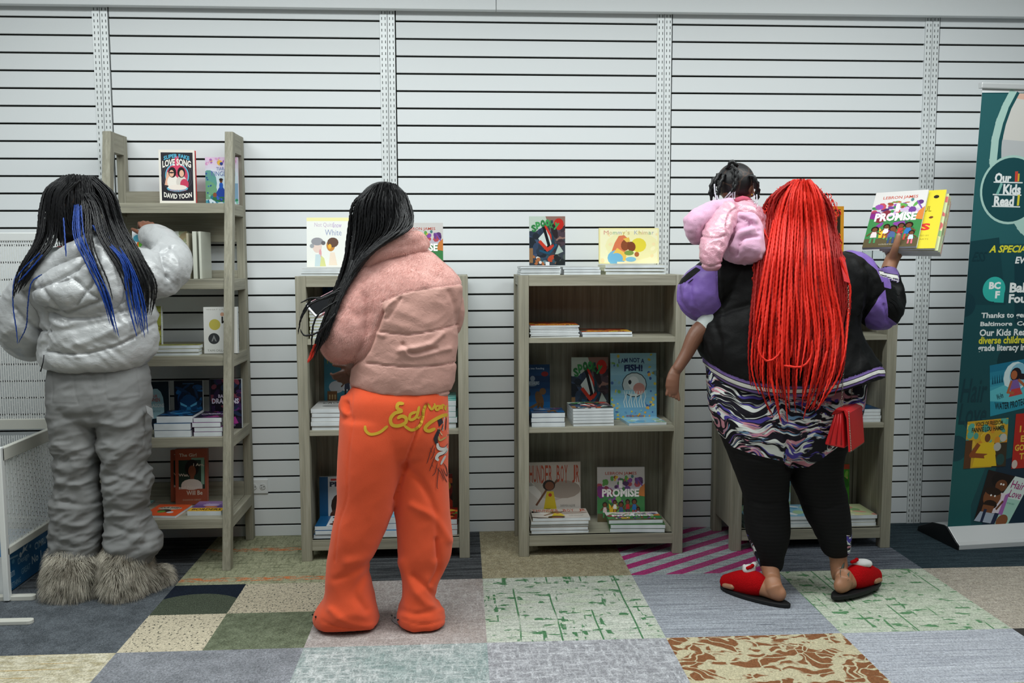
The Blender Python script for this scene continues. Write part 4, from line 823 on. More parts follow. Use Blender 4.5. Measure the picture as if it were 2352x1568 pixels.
# ---------------------------------------------------------------- soft-body tools for figures and clothing
def mpp(Y): return (Y+CD)/FPX
def pjn(V):
    "world points (n,3) -> picture coordinates"
    v = V-np.array(CP); d = v@np.array(CF); return np.stack([1176+FPX*(v@np.array(CR))/d, 784-FPX*(v@np.array(CU))/d], 1)
def _lat(ix, iy, iz):
    h = (ix*374761393+iy*668265263+iz*2147483647+ix*iy*1274126177) & 0xffffffff
    h = ((h ^ (h >> 13))*1274126177) & 0xffffffff; h = (h ^ (h >> 16)) & 0xffff
    return h/65535.0
def vnoise(P):
    P = np.asarray(P, float)+1000.0; I = np.floor(P).astype(np.int64); f = P-I; f = f*f*(3-2*f); r = 0
    for a in (0, 1):
        for b in (0, 1):
            for c in (0, 1):
                w = (f[:, 0] if a else 1-f[:, 0])*(f[:, 1] if b else 1-f[:, 1])*(f[:, 2] if c else 1-f[:, 2])
                r = r+w*_lat(I[:, 0]+a, I[:, 1]+b, I[:, 2]+c)
    return r
def fbm(P, o=3): return sum(vnoise(P*2**k+17*k)*.5**k for k in range(o))/sum(.5**k for k in range(o))
def ridge(P, o=2): return sum((1-np.abs(2*vnoise(P*2**k+9*k)-1))*.5**k for k in range(o))/sum(.5**k for k in range(o))
def sstep(a, b, x): t_ = np.clip((x-a)/(b-a), 0, 1); return t_*t_*(3-2*t_)
def resample(pts, step=None, n=None):
    "smooth curve through control rows (any width) -> dense rows"
    P = np.array(pts, float); m = len(P)
    if m == 2: P = np.stack([P[0], P[0]*.5+P[1]*.5, P[1]]); m = 3
    if n is None: n = max(4, int(np.linalg.norm(np.diff(P[:, :3], axis=0), axis=1).sum()/step))
    Q = np.vstack([2*P[0]-P[1], P, 2*P[-1]-P[-2]]); L_ = np.r_[0, np.cumsum(np.linalg.norm(np.diff(P[:, :3], axis=0), axis=1)+1e-9)]; L_ /= L_[-1]
    out = []
    for u in np.linspace(0, 1, n):
        i = min(m-2, int(np.searchsorted(L_, u, 'right')-1)); t_ = (u-L_[i])/(L_[i+1]-L_[i]); a, b, c, d = Q[i:i+4]
        out.append(.5*((2*b)+(-a+c)*t_+(2*a-5*b+4*c-d)*t_**2+(-a+3*b-3*c+d)*t_**3))
    return np.array(out)
class Soft:
    "collects closed rounded volumes that a voxel remesh melts into one skin"
    def __init__(s): s.v = []; s.f = []
    def rings(s, rings):
        n = len(rings[0]); b = len(s.v)
        for r in rings: s.v += [tuple(p) for p in r]
        for i in range(len(rings)-1):
            for k in range(n): s.f.append((b+i*n+k, b+i*n+(k+1) % n, b+(i+1)*n+(k+1) % n, b+(i+1)*n+k))
        s.f.append(tuple(b+k for k in range(n))[::-1]); e = b+(len(rings)-1)*n; s.f.append(tuple(e+k for k in range(n)))
    def trunk(s, rows, e=2.4, n=40, tilt=None, flat_=False):
        "rows: (picture y, left x, right x, depth Y, half depth in m); level rings"
        R3 = []
        for (y, xl, xr, Y, hd) in rows:
            a, b = at(xl, y, Y), at(xr, y, Y); R3.append(((a.x+b.x)/2, Y, (a.z+b.z)/2, (b-a).length/2, hd))
        R3 = resample(R3, .02); cap = []
        for (x, y, z, hw, hd) in R3: cap.append((x, y, z, hw, hd))
        def capr(r, dz):
            return [] if flat_ else [(r[0], r[1], r[2]+dz*q, r[3]*w, r[4]*w) for q, w in ((.5, .88), (.9, .6), (1.0, .25))]
        up = 1 if R3[0][2] > R3[-1][2] else -1
        full = capr(R3[0], .02*up)[::-1]+cap+capr(R3[-1], -.02*up); rg = []
        for (x, y, z, hw, hd) in full:
            rg.append([(x+hw*math.copysign(abs(math.cos(t_))**(2/e), math.cos(t_)), y+hd*math.copysign(abs(math.sin(t_))**(2/e), math.sin(t_)), z) for t_ in [2*PI*k/n for k in range(n)]])
        s.rings(rg); return s
    def limb(s, pts, asp=1.0, n=20, step=.015, world=False, up=(0, 1, 0)):
        "pts: (picture x, y, depth Y, radius in px) or world (x, y, z, r in m); asp flattens across 'up'"
        P = []
        for p in pts:
            if world: P.append(tuple(p[:4]))
            else: q = at(p[0], p[1], p[2]); P.append((q.x, q.y, q.z, p[3]*mpp(p[2])))
        P = resample(P, step); C_ = P[:, :3]; r = P[:, 3]; rg = []; upv = np.array(up, float)
        T_ = np.gradient(C_, axis=0); T_ /= np.linalg.norm(T_, axis=1)[:, None]+1e-9
        C2 = [C_[0]-T_[0]*r[0]*q for q in (.95, .8, .45)]+list(C_)+[C_[-1]+T_[-1]*r[-1]*q for q in (.45, .8, .95)]
        r2 = [r[0]*q for q in (.3, .6, .9)]+list(r)+[r[-1]*q for q in (.9, .6, .3)]; T2 = [T_[0]]*3+list(T_)+[T_[-1]]*3
        for c, rr, t_ in zip(C2, r2, T2):
            w = np.cross(t_, upv); w = w/(np.linalg.norm(w)+1e-9); u = np.cross(w, t_)
            rg.append([tuple(c+rr*(math.cos(a)*w+math.sin(a)*u*asp)) for a in [2*PI*k/n for k in range(n)]])
        s.rings(rg); return s
    def ball(s, c, r, M=None):
        rx, ry, rz = r if isinstance(r, (tuple, list)) else (r, r, r); rg = []
        for i in range(1, 14):
            th = PI*i/14; row = []
            for k in range(24):
                a = 2*PI*k/24; v = Vector((rx*math.sin(th)*math.cos(a), ry*math.sin(th)*math.sin(a), rz*math.cos(th)))
                if M: v = M @ v
                row.append(tuple(v+Vector(c)))
            rg.append(row)
        s.rings(rg); return s
    def melt(s, vox=.006, smooth=6, fac=.5):
        me = bpy.data.meshes.new('m'); me.from_pydata(s.v, [], s.f); o = bpy.data.objects.new('m', me); COL.objects.link(o)
        bm = bmesh.new(); bm.from_mesh(me); bmesh.ops.recalc_face_normals(bm, faces=bm.faces); bm.to_mesh(me); bm.free()
        r = o.modifiers.new('r', 'REMESH'); r.mode = 'VOXEL'; r.voxel_size = vox
        if smooth: q = o.modifiers.new('s', 'SMOOTH'); q.iterations = smooth; q.factor = fac
        bpy.context.view_layer.update(); dg = bpy.context.evaluated_depsgraph_get(); m2 = bpy.data.meshes.new_from_object(o.evaluated_get(dg))
        bpy.data.objects.remove(o); bpy.data.meshes.remove(me); return m2
def mco(me):
    a = np.empty(len(me.vertices)*3, np.float32); me.vertices.foreach_get('co', a); return a.reshape(-1, 3).astype(float)
def mno(me):
    a = np.empty(len(me.vertices)*3, np.float32); me.vertex_normals.foreach_get('vector', a); return a.reshape(-1, 3).astype(float)
def setco(me, V): me.vertices.foreach_set('co', V.astype(np.float32).ravel()); me.update()
def push(me, d): setco(me, mco(me)+mno(me)*np.asarray(d)[:, None])
def attr(me, name, val): a = me.attributes.new(name, 'FLOAT', 'POINT'); a.data.foreach_set('value', np.asarray(val, np.float32))
def segd(P2, line):
    "distance in px from picture points to a polyline, and position along it"
    L_ = np.array(line, float); best = np.full(len(P2), 1e9)
    for a, b in zip(L_[:-1], L_[1:]):
        ab = b-a; t_ = np.clip(((P2-a)@ab)/(ab@ab+1e-9), 0, 1); best = np.minimum(best, np.linalg.norm(P2-(a+t_[:, None]*ab), axis=1))
    return best
def inpoly(P2, poly):
    "signed px distance: positive inside"
    L_ = np.array(poly, float); ins = np.zeros(len(P2), bool); j = len(L_)-1
    for i in range(len(L_)):
        xi, yi = L_[i]; xj, yj = L_[j]; c = ((yi > P2[:, 1]) != (yj > P2[:, 1])) & (P2[:, 0] < (xj-xi)*(P2[:, 1]-yi)/(yj-yi+1e-12)+xi); ins ^= c; j = i
    return np.where(ins, 1, -1)*segd(P2, list(poly)+[poly[0]])
def seams(P2, lines, w=4.0, depth=.006):
    d = np.zeros(len(P2))
    for l in lines:
        q = segd(P2, resample([(a[0], a[1], 0) for a in l], n=14)[:, :2]); d = np.minimum(d, -depth*np.exp(-(q/w)**2))
    return d
def puff(P2, lines, w=22.0, amp=.012):
    q = np.full(len(P2), 1e9)
    for l in lines: q = np.minimum(q, segd(P2, resample([(a[0], a[1], 0) for a in l], n=14)[:, :2]))
    return amp*(1-np.exp(-(q/w)**1.5))
def skin_obj(me, name, mats, parent=None):
    me.name = name; me.materials.clear()
    for m in (mats if isinstance(mats, (list, tuple)) else [mats]): me.materials.append(m)
    me.polygons.foreach_set('use_smooth', [True]*len(me.polygons)); me.update()
    o = bpy.data.objects.new(name, me); COL.objects.link(o)
    if parent: o.parent = parent
    return o
def bvh_of(*obs):
    vs = []; fs = []
    for o in obs:
        me = o.data if hasattr(o, 'data') else o; b = len(vs); vs += [tuple(v) for v in mco(me)]; fs += [tuple(i+b for i in p.vertices) for p in me.polygons]
    return BVHTree.FromPolygons(vs, fs)
def hit(bv, x, y):
    d = (CF + CR*((x-1176)/FPX) - CU*((y-784)/FPX)).normalized(); h = bv.ray_cast(CP, d); return h[0], h[1], d
def braids(bv, paths, r, name, mat, parent, off=.004, n=6, step=.0055, plait=.16, Ydef=None, taper=.55, seed=1):
    "paths: picture-space curves [(x, y, extra depth)...]; each lies on whatever the tree bv shows there"
    V = []; F = []; R = random.Random(seed)
    for ip, pth in enumerate(paths):
        P = resample([(p[0], p[1], 0) for p in pth], step=7.0); ex = np.interp(np.linspace(0, 1, len(P)), np.linspace(0, 1, len(pth)), [p[2] if len(p) > 2 else 0 for p in pth])
        Ys = []
        for (x, y, _) in P:
            h = hit(bv, x, y)[0]; Ys.append(h.y if h is not None else np.nan)
        Ys = np.array(Ys)
        if np.isnan(Ys).all(): Ys[:] = Ydef
        idx = np.arange(len(Ys)); ok = ~np.isnan(Ys); Ys = np.interp(idx, idx[ok], Ys[ok])
        if Ydef is not None: pass
        k = 5; Yp = np.pad(Ys, k, mode='edge'); Ym = np.array([Yp[i:i+2*k+1].min() for i in range(len(Ys))]); Yp = np.pad(Ym, k, mode='edge'); Ys = np.array([Yp[i:i+2*k+1].mean() for i in range(len(Ys))])
        rr = r*R.uniform(.82, 1.15); W_ = np.array([tuple(at(x, y, Yv-off-e-rr*.7-R.uniform(0, .0))) for (x, y, _), Yv, e in zip(P, Ys, ex)])
        D = resample(W_, step); m = len(D); T_ = np.gradient(D, axis=0); T_ /= np.linalg.norm(T_, axis=1)[:, None]+1e-9
        S_ = np.cross(T_, (0, 1, .01)); S_ /= np.linalg.norm(S_, axis=1)[:, None]+1e-9; U_ = np.cross(S_, T_)
        ph = R.uniform(0, 6); kk = np.arange(m)*step
        rad = rr*(1+plait*np.sin(kk*2*PI/.011+ph))*np.interp(np.linspace(0, 1, m), [0, .04, .8, .97, 1], [.7, 1, 1, taper, .15])
        wob = np.sin(kk*2*PI/.022+ph)*rr*plait*1.2
        b = len(V); D = D+S_*wob[:, None]
        for q in range(n):
            a = 2*PI*q/n; ring = D+(S_*math.cos(a)+U_*math.sin(a)*.85)*rad[:, None]; V.append(ring)
        # ring-major ordering
        V[-n:] = [np.stack(V[-n:], 1).reshape(-1, 3)]
        base = sum(len(x) for x in V[:-1])
        i = np.arange(m-1)[:, None]; q = np.arange(n)[None, :]; a0 = base+i*n+q; a1 = base+i*n+(q+1) % n
        F.append(np.stack([a0, a1, a1+n, a0+n], -1).reshape(-1, 4))
    V = np.vstack(V); F = np.vstack(F); return fastmesh(V, F, name, mat, parent)
def fastmesh(V, F, name, mat, parent, smooth=True):
    me = bpy.data.meshes.new(name); k = F.shape[1]; me.vertices.add(len(V)); me.vertices.foreach_set('co', V.astype(np.float32).ravel())
    me.loops.add(F.size); me.loops.foreach_set('vertex_index', F.astype(np.int32).ravel()); me.polygons.add(len(F)); me.polygons.foreach_set('loop_start', np.arange(0, F.size, k, dtype=np.int32))
    me.update(calc_edges=True); me.validate(); return skin_obj(me, name, mat, parent)
def fur(me, count, length, rad, comb, name, mat, parent, seed=1, mask=None, droop=.3, segs=3, spread=.5):
    "tapered three-sided strands on the surface of me"
    rs = np.random.RandomState(seed); V = mco(me); N = mno(me); nf = len(me.polygons); fi = np.empty(nf*4, np.int32)
    quads = [p.vertices[:] for p in me.polygons]; Q = np.array([q if len(q) == 4 else (q[0], q[1], q[2], q[2]) for q in quads]); c = V[Q].mean(1)
    ar = np.linalg.norm(np.cross(V[Q[:, 2]]-V[Q[:, 0]], V[Q[:, 3]]-V[Q[:, 1]]), axis=1)
    if mask is not None: ar = ar*mask(c)
    pk = rs.choice(nf, count, p=ar/ar.sum()); w = rs.dirichlet((1, 1, 1, 1), count); P = (V[Q[pk]]*w[:, :, None]).sum(1); n = (N[Q[pk]]*w[:, :, None]).sum(1); n /= np.linalg.norm(n, axis=1)[:, None]+1e-9
    L_ = length*rs.uniform(.6, 1.25, count); cb = np.array(comb(P) if callable(comb) else np.tile(comb, (count, 1)), float); clump = np.stack([vnoise(P*28+k*31) for k in range(3)], 1)-.5
    d0 = n+cb*.35+clump*spread+rs.normal(0, .08, (count, 3)); d0 /= np.linalg.norm(d0, axis=1)[:, None]; d1 = n*.35+cb+clump*spread+rs.normal(0, .1, (count, 3)); d1 /= np.linalg.norm(d1, axis=1)[:, None]
    cen = []; cur = P-n*.001
    for k in range(segs+1):
        cen.append(cur); f = (k+.5)/segs; cur = cur+(d0*(1-f)+d1*f)*(L_/segs)[:, None]
    s = np.cross(d0, n+rs.normal(0, .3, (count, 3))); s /= np.linalg.norm(s, axis=1)[:, None]+1e-9; u = np.cross(s, d0); VV = []
    for k in range(segs+1):
        rr = rad*(1-.92*k/segs)
        for q in range(3): a = 2*PI*q/3; VV.append(cen[k]+(s*math.cos(a)+u*math.sin(a))*rr)
    VV = np.stack(VV, 1).reshape(-1, 3); st = 3*(segs+1); b = np.arange(count)[:, None]*st; F = []
    for k in range(segs):
        for q in range(3): F.append(np.stack([b[:, 0]+k*3+q, b[:, 0]+k*3+(q+1) % 3, b[:, 0]+(k+1)*3+(q+1) % 3, b[:, 0]+(k+1)*3+q], 1))
    o = fastmesh(VV, np.vstack(F), name, mat, parent); at_ = o.data.attributes.new('tip', 'FLOAT', 'POINT'); at_.data.foreach_set('value', np.tile(np.repeat(np.arange(segs+1)/segs, 3), count).astype(np.float32)); return o
def hand(S, wrist, d, n, side=1, curl=(.3, .35, .4, .45), sc=1.0, thumb=(.6, .5), spread=.06, fore=None):
    "adds a hand to a Soft: d finger direction, n palm side (fingers curl to it), side +1/-1 picks the thumb side"
    d = Vector(d).normalized(); n = Vector(n); n = (n-d*n.dot(d)).normalized(); s = d.cross(n)*side; w = Vector(wrist)
    if fore: S.limb([tuple(Vector(fore[:3]))+(fore[3],), tuple(w)+(.024*sc,), tuple(w+d*.02*sc)+(.023*sc,)], world=True, step=.01)
    for i, (o_, L_, r) in enumerate(((.030, .066, .0086), (.010, .075, .0089), (-.010, .070, .0085), (-.029, .055, .0076))):
        kn = w+d*(.088-.004*abs(i-1.2))*sc+s*o_*sc; S.limb([tuple(w+s*o_*.55*sc)+(.014*sc,), tuple((w+kn)/2)+(.0125*sc,), tuple(kn)+(.0105*sc,)], world=True, step=.006, n=12)
        dd = (d+s*(o_*spread/.03)).normalized(); p = kn; pts = [tuple(p)+(r*1.08*sc,)]; a = 0
        for sg, f in ((.44, .8), (.30, 1.1), (.26, .8)):
            a += curl[i]*f; v = dd*math.cos(a)+n*math.sin(a); p = p+v*L_*sg*sc*1.1; pts.append(tuple(p)+(r*sc*(1.0 if sg > .3 else .9),))
        S.limb(pts, world=True, step=.005, n=12)
    b = w+d*.022*sc+s*.022*sc+n*.006*sc; v1 = (d*math.cos(thumb[0])+s*math.sin(thumb[0])+n*.25).normalized(); p1 = b+v1*.042*sc; v2 = (v1+n*thumb[1]*.6+d*.3).normalized(); p2 = p1+v2*.030*sc; p3 = p2+(v2+n*thumb[1]*.5+d*.2).normalized()*.024*sc
    S.limb([tuple(b)+(.015*sc,), tuple(p1)+(.0115*sc,), tuple(p2)+(.0102*sc,), tuple(p3)+(.0088*sc,)], world=True, step=.005, n=12)
def head(S, c, r, f, up=(0, 0, 1), neck=None):
    "skull with brow, nose, lips, chin and ears; f faces forward"
    f = Vector(f).normalized(); up = Vector(up); up = (up-f*up.dot(f)).normalized(); s = f.cross(up); c = Vector(c); M = Matrix((s, f, up)).transposed()
    S.ball(c, (r*.86, r*1.02, r*1.0), M); S.ball(c+f*r*.22-up*r*.48, (r*.62, r*.68, r*.72), M); S.ball(c+f*r*.62-up*r*1.0, (r*.26, r*.22, r*.2), M)
    S.ball(c+f*r*.98-up*r*.34, (r*.12, r*.2, r*.13), M); S.ball(c+f*r*.95-up*r*.16, (r*.08, r*.13, r*.2), M); S.ball(c+f*r*.86-up*r*.66, (r*.24, r*.12, r*.07), M); S.ball(c+f*r*.86-up*r*.76, (r*.2, r*.12, r*.07), M)
    for q in (-1, 1):
        S.ball(c+s*q*r*.86-up*r*.22-f*r*.02, (r*.10, r*.20, r*.30), M); S.ball(c+f*r*.82+s*q*r*.32+up*r*.08, (r*.22, r*.10, r*.07), M); S.ball(c+f*r*.72+s*q*r*.42-up*r*.35, (r*.22, r*.18, r*.2), M)
    if neck: S.limb([tuple(c-up*r*.5-f*r*.1)+(r*.50,), tuple(neck)+(r*.56,)], world=True, step=.01)
def eyes(c, r, f, parent, up=(0, 0, 1)):
    f = Vector(f).normalized(); up = Vector(up); up = (up-f*up.dot(f)).normalized(); s = f.cross(up)
    for q in (-1, 1):
        mb = MB(); p = Vector(c)+f*r*.83+s*q*r*.33-up*r*.06; mb.sphere(p, r*.105, 14, 10, 0); mb.sphere(p+f*r*.075, r*.055, 12, 8, 1); mb.build('eye', [flat('#e8e4de', .2), flat('#1c120d', .15)], parent, smooth=True)
def skinmat(name, c1, c2):
    t = NT(name); n = t.noise(9, 3); t.col(t.mix(n, c1, c2)); t.P(Roughness=.48, Subsurface_Weight=.12, Subsurface_Radius=(.012, .005, .003), Specular_IOR_Level=.45); t.bump(t.noise(240, 2), .08, .001); return t.m
def hairmat(name, c1, c2, rough=.38):
    t = NT(name); t.col(t.mix(t.noise(60, 2), c1, c2)); t.P(Roughness=rough, Specular_IOR_Level=.35); t.bump(t.noise(1, 2, .6, t.coord((700, 700, 200))), .35, .001); return t.m
HAIR_BLACK = hairmat('black_braids', '#0c0c0e', '#18181a'); HAIR_BLUE = hairmat('blue_braids', '#0d2560', '#1a459c', .45); HAIR_RED = hairmat('red_braids', '#c8160a', '#e0301c', .5)
# ---------------------------------------------------------------- person in the silver puffer jacket
def lerp2(a, b, f): return tuple(a[i]+(b[i]-a[i])*f for i in range(len(a)))
def sheet(left, right, n, jit=3.0, end=(.8, 1.0), seed=1, wav=3.0, lift=.006, bulge=0):
    R = random.Random(seed); out = []
    for i in range(n):
        f = (i+R.uniform(.1, .9))/n; m = len(left); L_ = R.uniform(*end); a = R.uniform(0, 6); p = []; bu = bulge*4*f*(1-f)
        for k in range(m):
            q = lerp2(left[k], right[k], f); p.append((q[0]+R.uniform(-jit, jit)*(k > 0)+wav*math.sin(a+k*1.3)*(k/m), q[1]+R.uniform(-jit, jit)*(k == 0)-(bu if k == 0 else bu*.35 if k == 1 else 0), R.uniform(0, lift)))
        cut = resample([(x, y, e*1000) for x, y, e in p], n=24); cut = cut[:max(4, int(24*L_))]; out.append([(x, y, e/1000) for x, y, e in cut])
    return out
def folds(P2, fl_):
    d = np.zeros(len(P2))
    for (ln, w, a) in fl_:
        q = segd(P2, resample([(p[0], p[1], 0) for p in ln], n=10)[:, :2]); L_ = np.array(ln, float); d += a*np.exp(-(q/w)**2)
    return d
SK1 = skinmat('brown_skin', '#6b4230', '#7a4d38')
pa = thing('person', 'person in a silver puffer jacket and grey cargo trousers reaching into the ladder shelf', 'person', (0, 0, 0))
YA = -.68
hc = at(172, 478, YA)
S = Soft(); head(S, hc, .098, (.12, .95, -.28), (0, .28, 1), at(188, 600, YA+.01))
S.trunk([(590, 120, 280, YA, .08), (640, 95, 300, YA, .10), (760, 130, 320, YA, .10), (850, 135, 325, YA, .095), (930, 130, 330, YA, .095)])
S.limb([(158, 920, YA, 34), (180, 1080, YA, 36), (172, 1230, YA+.0, 28), (170, 1345, YA, 22)]); S.limb([(170, 1345, YA-.03, 22), (165, 1335, YA+.08, 20)])
S.limb([(285, 920, YA, 34), (290, 1080, YA, 36), (295, 1230, YA, 28), (285, 1345, YA, 22)]); S.limb([(285, 1345, YA-.03, 22), (340, 1328, YA+.07, 20)])
S.limb([(115, 620, YA, 32), (62, 730, YA+.02, 28), (95, 770, YA+.16, 22), (130, 740, YA+.26, 18)])
S.limb([(285, 612, YA, 34), (370, 630, YA+.06, 30), (394, 600, YA+.12, 26), (352, 556, YA+.24, 19), (345, 545, YA+.27, 17)])
hand(S, at(345, 545, YA+.27), (-.35, .55, .75), (-.2, .6, -.6), 1, (.6, .65, .7, .75), .84, spread=.02)
hand(S, at(130, 740, YA+.26), (.4, .8, .1), (.6, -.2, -.5), -1, (.3, .3, .3, .3), .85)
me = S.melt(.0042, 5); body = skin_obj(me, 'body', SK1, pa); eyes(hc, .098, (.12, .95, -.28), pa, (0, .28, 1))
# trousers
t = NT('grey_denim'); tw = t.noise(1, 2, .6, t.coord((900, 900, 900))); md = t.noise(7, 3, .6)
t.col(t.mix(t.math('MULTIPLY', tw, .5), t.mix(md, '#626364', '#7f8080'), '#999a99')); t.P(Roughness=.9, Specular_IOR_Level=.15); t.bump(tw, .35, .0015); M_DENIM = t.m
S = Soft()
S.trunk([(822, 128, 325, YA, .10), (850, 116, 338, YA, .112), (890, 112, 343, YA, .125), (930, 113, 343, YA, .125), (960, 122, 338, YA, .105)])
S.trunk([(900, 116, 232, YA, .11), (955, 117, 231, YA, .11), (1031, 129, 227, YA, .095), (1069, 132, 226, YA, .088), (1107, 130, 227, YA, .088), (1146, 126, 230, YA, .088), (1184, 122, 233, YA, .09), (1222, 121, 230, YA, .09), (1262, 118, 226, YA, .08), (1290, 130, 215, YA, .07)])
S.trunk([(900, 226, 342, YA, .11), (955, 230, 341, YA, .11), (1031, 234, 338, YA, .095), (1069, 237, 336, YA, .088), (1107, 242, 342, YA, .088), (1146, 249, 334, YA, .086), (1184, 247, 333, YA, .088), (1214, 248, 350, YA+.0, .09), (1241, 246, 366, YA, .095), (1262, 252, 362, YA, .085), (1290, 262, 345, YA, .07)])
me = S.melt(.0052, 7); V = mco(me); P2 = pjn(V)
r1 = ridge(np.stack([V[:, 0]*9+V[:, 2]*6, V[:, 1]*7, V[:, 2]*16-V[:, 0]*8], 1), 2); r2 = ridge(np.stack([V[:, 0]*14-V[:, 2]*10, V[:, 1]*9, V[:, 2]*26+3], 1), 2)
amt = .004+.008*sstep(940, 1060, P2[:, 1])
d = (r1-.5)*amt*1.7+(r2-.55)*amt*1.3
leg = [([(150, 960), (205, 955)], 7, -.006), ([(140, 1075), (180, 1065), (222, 1020)], 8, .007), ([(135, 1120), (190, 1100), (225, 1060)], 8, -.006), ([(135, 1105), (180, 1112), (225, 1090)], 6, .007), ([(140, 1150), (185, 1160), (228, 1150)], 6, -.006), ([(130, 1195), (180, 1205), (230, 1180)], 7, .006), ([(140, 1238), (190, 1240), (228, 1215)], 7, .007),
       ([(235, 970), (290, 978), (335, 940)], 7, .007), ([(240, 1075), (280, 1040), (335, 985)], 8, .006), ([(245, 1090), (290, 1092), (335, 1050)], 6, -.006), ([(248, 1105), (292, 1090), (335, 1112)], 7, .008), ([(262, 1130), (300, 1125), (335, 1122)], 6, .006), ([(250, 1165), (300, 1175), (330, 1160)], 7, -.005), ([(256, 1210), (310, 1225), (350, 1222)], 7, -.006), ([(300, 1250), (345, 1245), (366, 1235)], 6, -.005)]
d += folds(P2, leg)
st = [[(170, 845), (172, 900), (180, 926)], [(120, 926), (180, 928)], [(240, 845), (248, 918), (320, 911)], [(313, 850), (322, 908)], [(120, 850), (121, 922)], [(203, 843), (212, 880), (221, 925)], [(210, 843), (218, 880), (226, 925)], [(336, 940), (328, 1000), (323, 1025)]]
d += seams(P2, st, 1.6, .0022)
setco(me, V+mno(me)*d[:, None]); tr = skin_obj(me, 'trousers', M_DENIM, pa)
mb = MB(); a = at(340, 932, YA-.10); b = at(352, 960, YA-.095)
for (x, y, w_, h_) in ((333, 930, 18, 30),):
    p = [at(334, 930, YA-.06), at(350, 938, YA-.05), at(353, 962, YA-.06), at(338, 948, YA-.07)]
    mb.add([*p, *[q+Vector((.002, -.004, 0)) for q in p]], [(0, 1, 2, 3), (7, 6, 5, 4), (0, 4, 5, 1), (1, 5, 6, 2), (2, 6, 7, 3), (3, 7, 4, 0)])
mb.build('pocket_flap', M_DENIM, tr, bevel=.0015)
# puffer jacket
t = NT('silver_nylon'); t.col(t.mix(t.noise(6, 2), '#a4a6a8', '#b6b8b9')); t.P(Roughness=.27, Specular_IOR_Level=.75, Sheen_Weight=.15); t.bump(t.noise(1, 4, .65, t.coord((40, 40, 60)), dist=.8), .35, .006); M_PUFF = t.m
S = Soft()
S.trunk([(600, 120, 285, YA, .085), (620, 85, 318, YA, .105), (660, 60, 340, YA, .125), (720, 105, 351, YA, .14), (770, 104, 354, YA, .145), (812, 100, 345, YA, .142), (832, 110, 326, YA, .13)], e=2.3)
S.limb([(100, 655, YA, 44), (66, 705, YA+.0, 52), (58, 755, YA+.02, 50), (72, 780, YA+.10, 42), (110, 770, YA+.20, 34)])
S.limb([(290, 625, YA, 52), (340, 632, YA+.03, 55), (378, 612, YA+.08, 50), (384, 590, YA+.13, 44), (362, 562, YA+.20, 36), (350, 548, YA+.245, 27)])
me = S.melt(.0052, 6); V = mco(me); P2 = pjn(V)
sm = [[(118, 717), (171, 731), (230, 727), (285, 714), (345, 700)], [(103, 806), (184, 812), (260, 795), (310, 772), (352, 742)], [(37, 708), (60, 735), (89, 756), (118, 760)], [(112, 716), (112, 760), (104, 800)],
      [(364, 572), (372, 600), (384, 640)], [(318, 560), (345, 572), (375, 580), (395, 570)], [(300, 640), (330, 660), (352, 690)], [(288, 600), (286, 660), (300, 720)]]
back = (mno(me)[:, 1] < .35)
d = seams(P2, sm, 3.6, .010)+puff(P2, sm, 20, .013)
w1 = ridge(np.stack([V[:, 0]*11-V[:, 2]*9, V[:, 1]*8, V[:, 2]*15+V[:, 0]*9], 1), 2); w2 = ridge(np.stack([V[:, 0]*30+V[:, 2]*24, V[:, 1]*20, V[:, 2]*18], 1), 2)
q = np.full(len(P2), 1e9)
for l in sm: q = np.minimum(q, segd(P2, l))
near = np.exp(-(q/16)**2)
d += (w1-.5)*.012+(w2-.5)*.010*(near+.35)
d += folds(P2, [([(118, 735), (150, 748), (170, 742)], 6, .006), ([(165, 795), (230, 772), (300, 735)], 8, .006), ([(120, 762), (160, 758), (250, 735)], 7, -.004), ([(178, 815), (240, 800), (320, 760)], 6, .005), ([(385, 575), (400, 600), (402, 635)], 6, .006), ([(330, 560), (360, 568), (388, 560)], 6, -.006), ([(35, 740), (70, 775), (100, 780)], 8, .005)])
setco(me, V+mno(me)*d[:, None]); ja = skin_obj(me, 'puffer_jacket', M_PUFF, pa)
# hood
S = Soft(); YH = YA-.10
S.limb([(62, 648, YH, 17), (100, 628, YH, 21), (150, 602, YH, 23), (195, 575, YH-.01, 25), (222, 560, YH+.02, 22)])
S.trunk([(575, 205, 262, YH+.01, .05), (600, 165, 278, YH, .065), (640, 95, 286, YH-.005, .075), (675, 78, 284, YH-.01, .075), (705, 112, 268, YH, .066), (722, 140, 225, YH+.01, .045)], e=2.1)
me = S.melt(.006, 6); V = mco(me); P2 = pjn(V)
sm = [[(64, 668), (120, 650), (180, 618), (205, 592)], [(101, 664), (120, 690), (138, 712)], [(155, 632), (180, 648), (200, 668), (236, 690)], [(176, 700), (196, 672), (215, 650), (230, 620)], [(130, 650), (160, 640), (172, 622)], [(222, 580), (226, 600), (206, 592)], [(110, 706), (150, 716), (200, 702), (238, 688)]]
q = np.full(len(P2), 1e9)
for l in sm: q = np.minimum(q, segd(P2, l))
w2 = ridge(np.stack([V[:, 0]*22+V[:, 2]*16, V[:, 1]*20, V[:, 2]*20-V[:, 0]*14], 1), 2)
d = seams(P2, sm, 3.2, .009)+puff(P2, sm, 15, .011)+(w2-.5)*.008
setco(me, V+mno(me)*d[:, None]); ho = skin_obj(me, 'hood', M_PUFF, ja)
S = Soft(); S.limb([(95, 615, YA-.06, 20), (115, 595, YA-.05, 24), (150, 590, YA-.04, 22)]); me = S.melt(.005, 5); V = mco(me); push(me, (fbm(V*30)-.5)*.012)
h2 = skin_obj(me, 'sweatshirt_hood', flat('#aab0af', .9), ja); h2['label'] = 'pale grey sweatshirt hood'
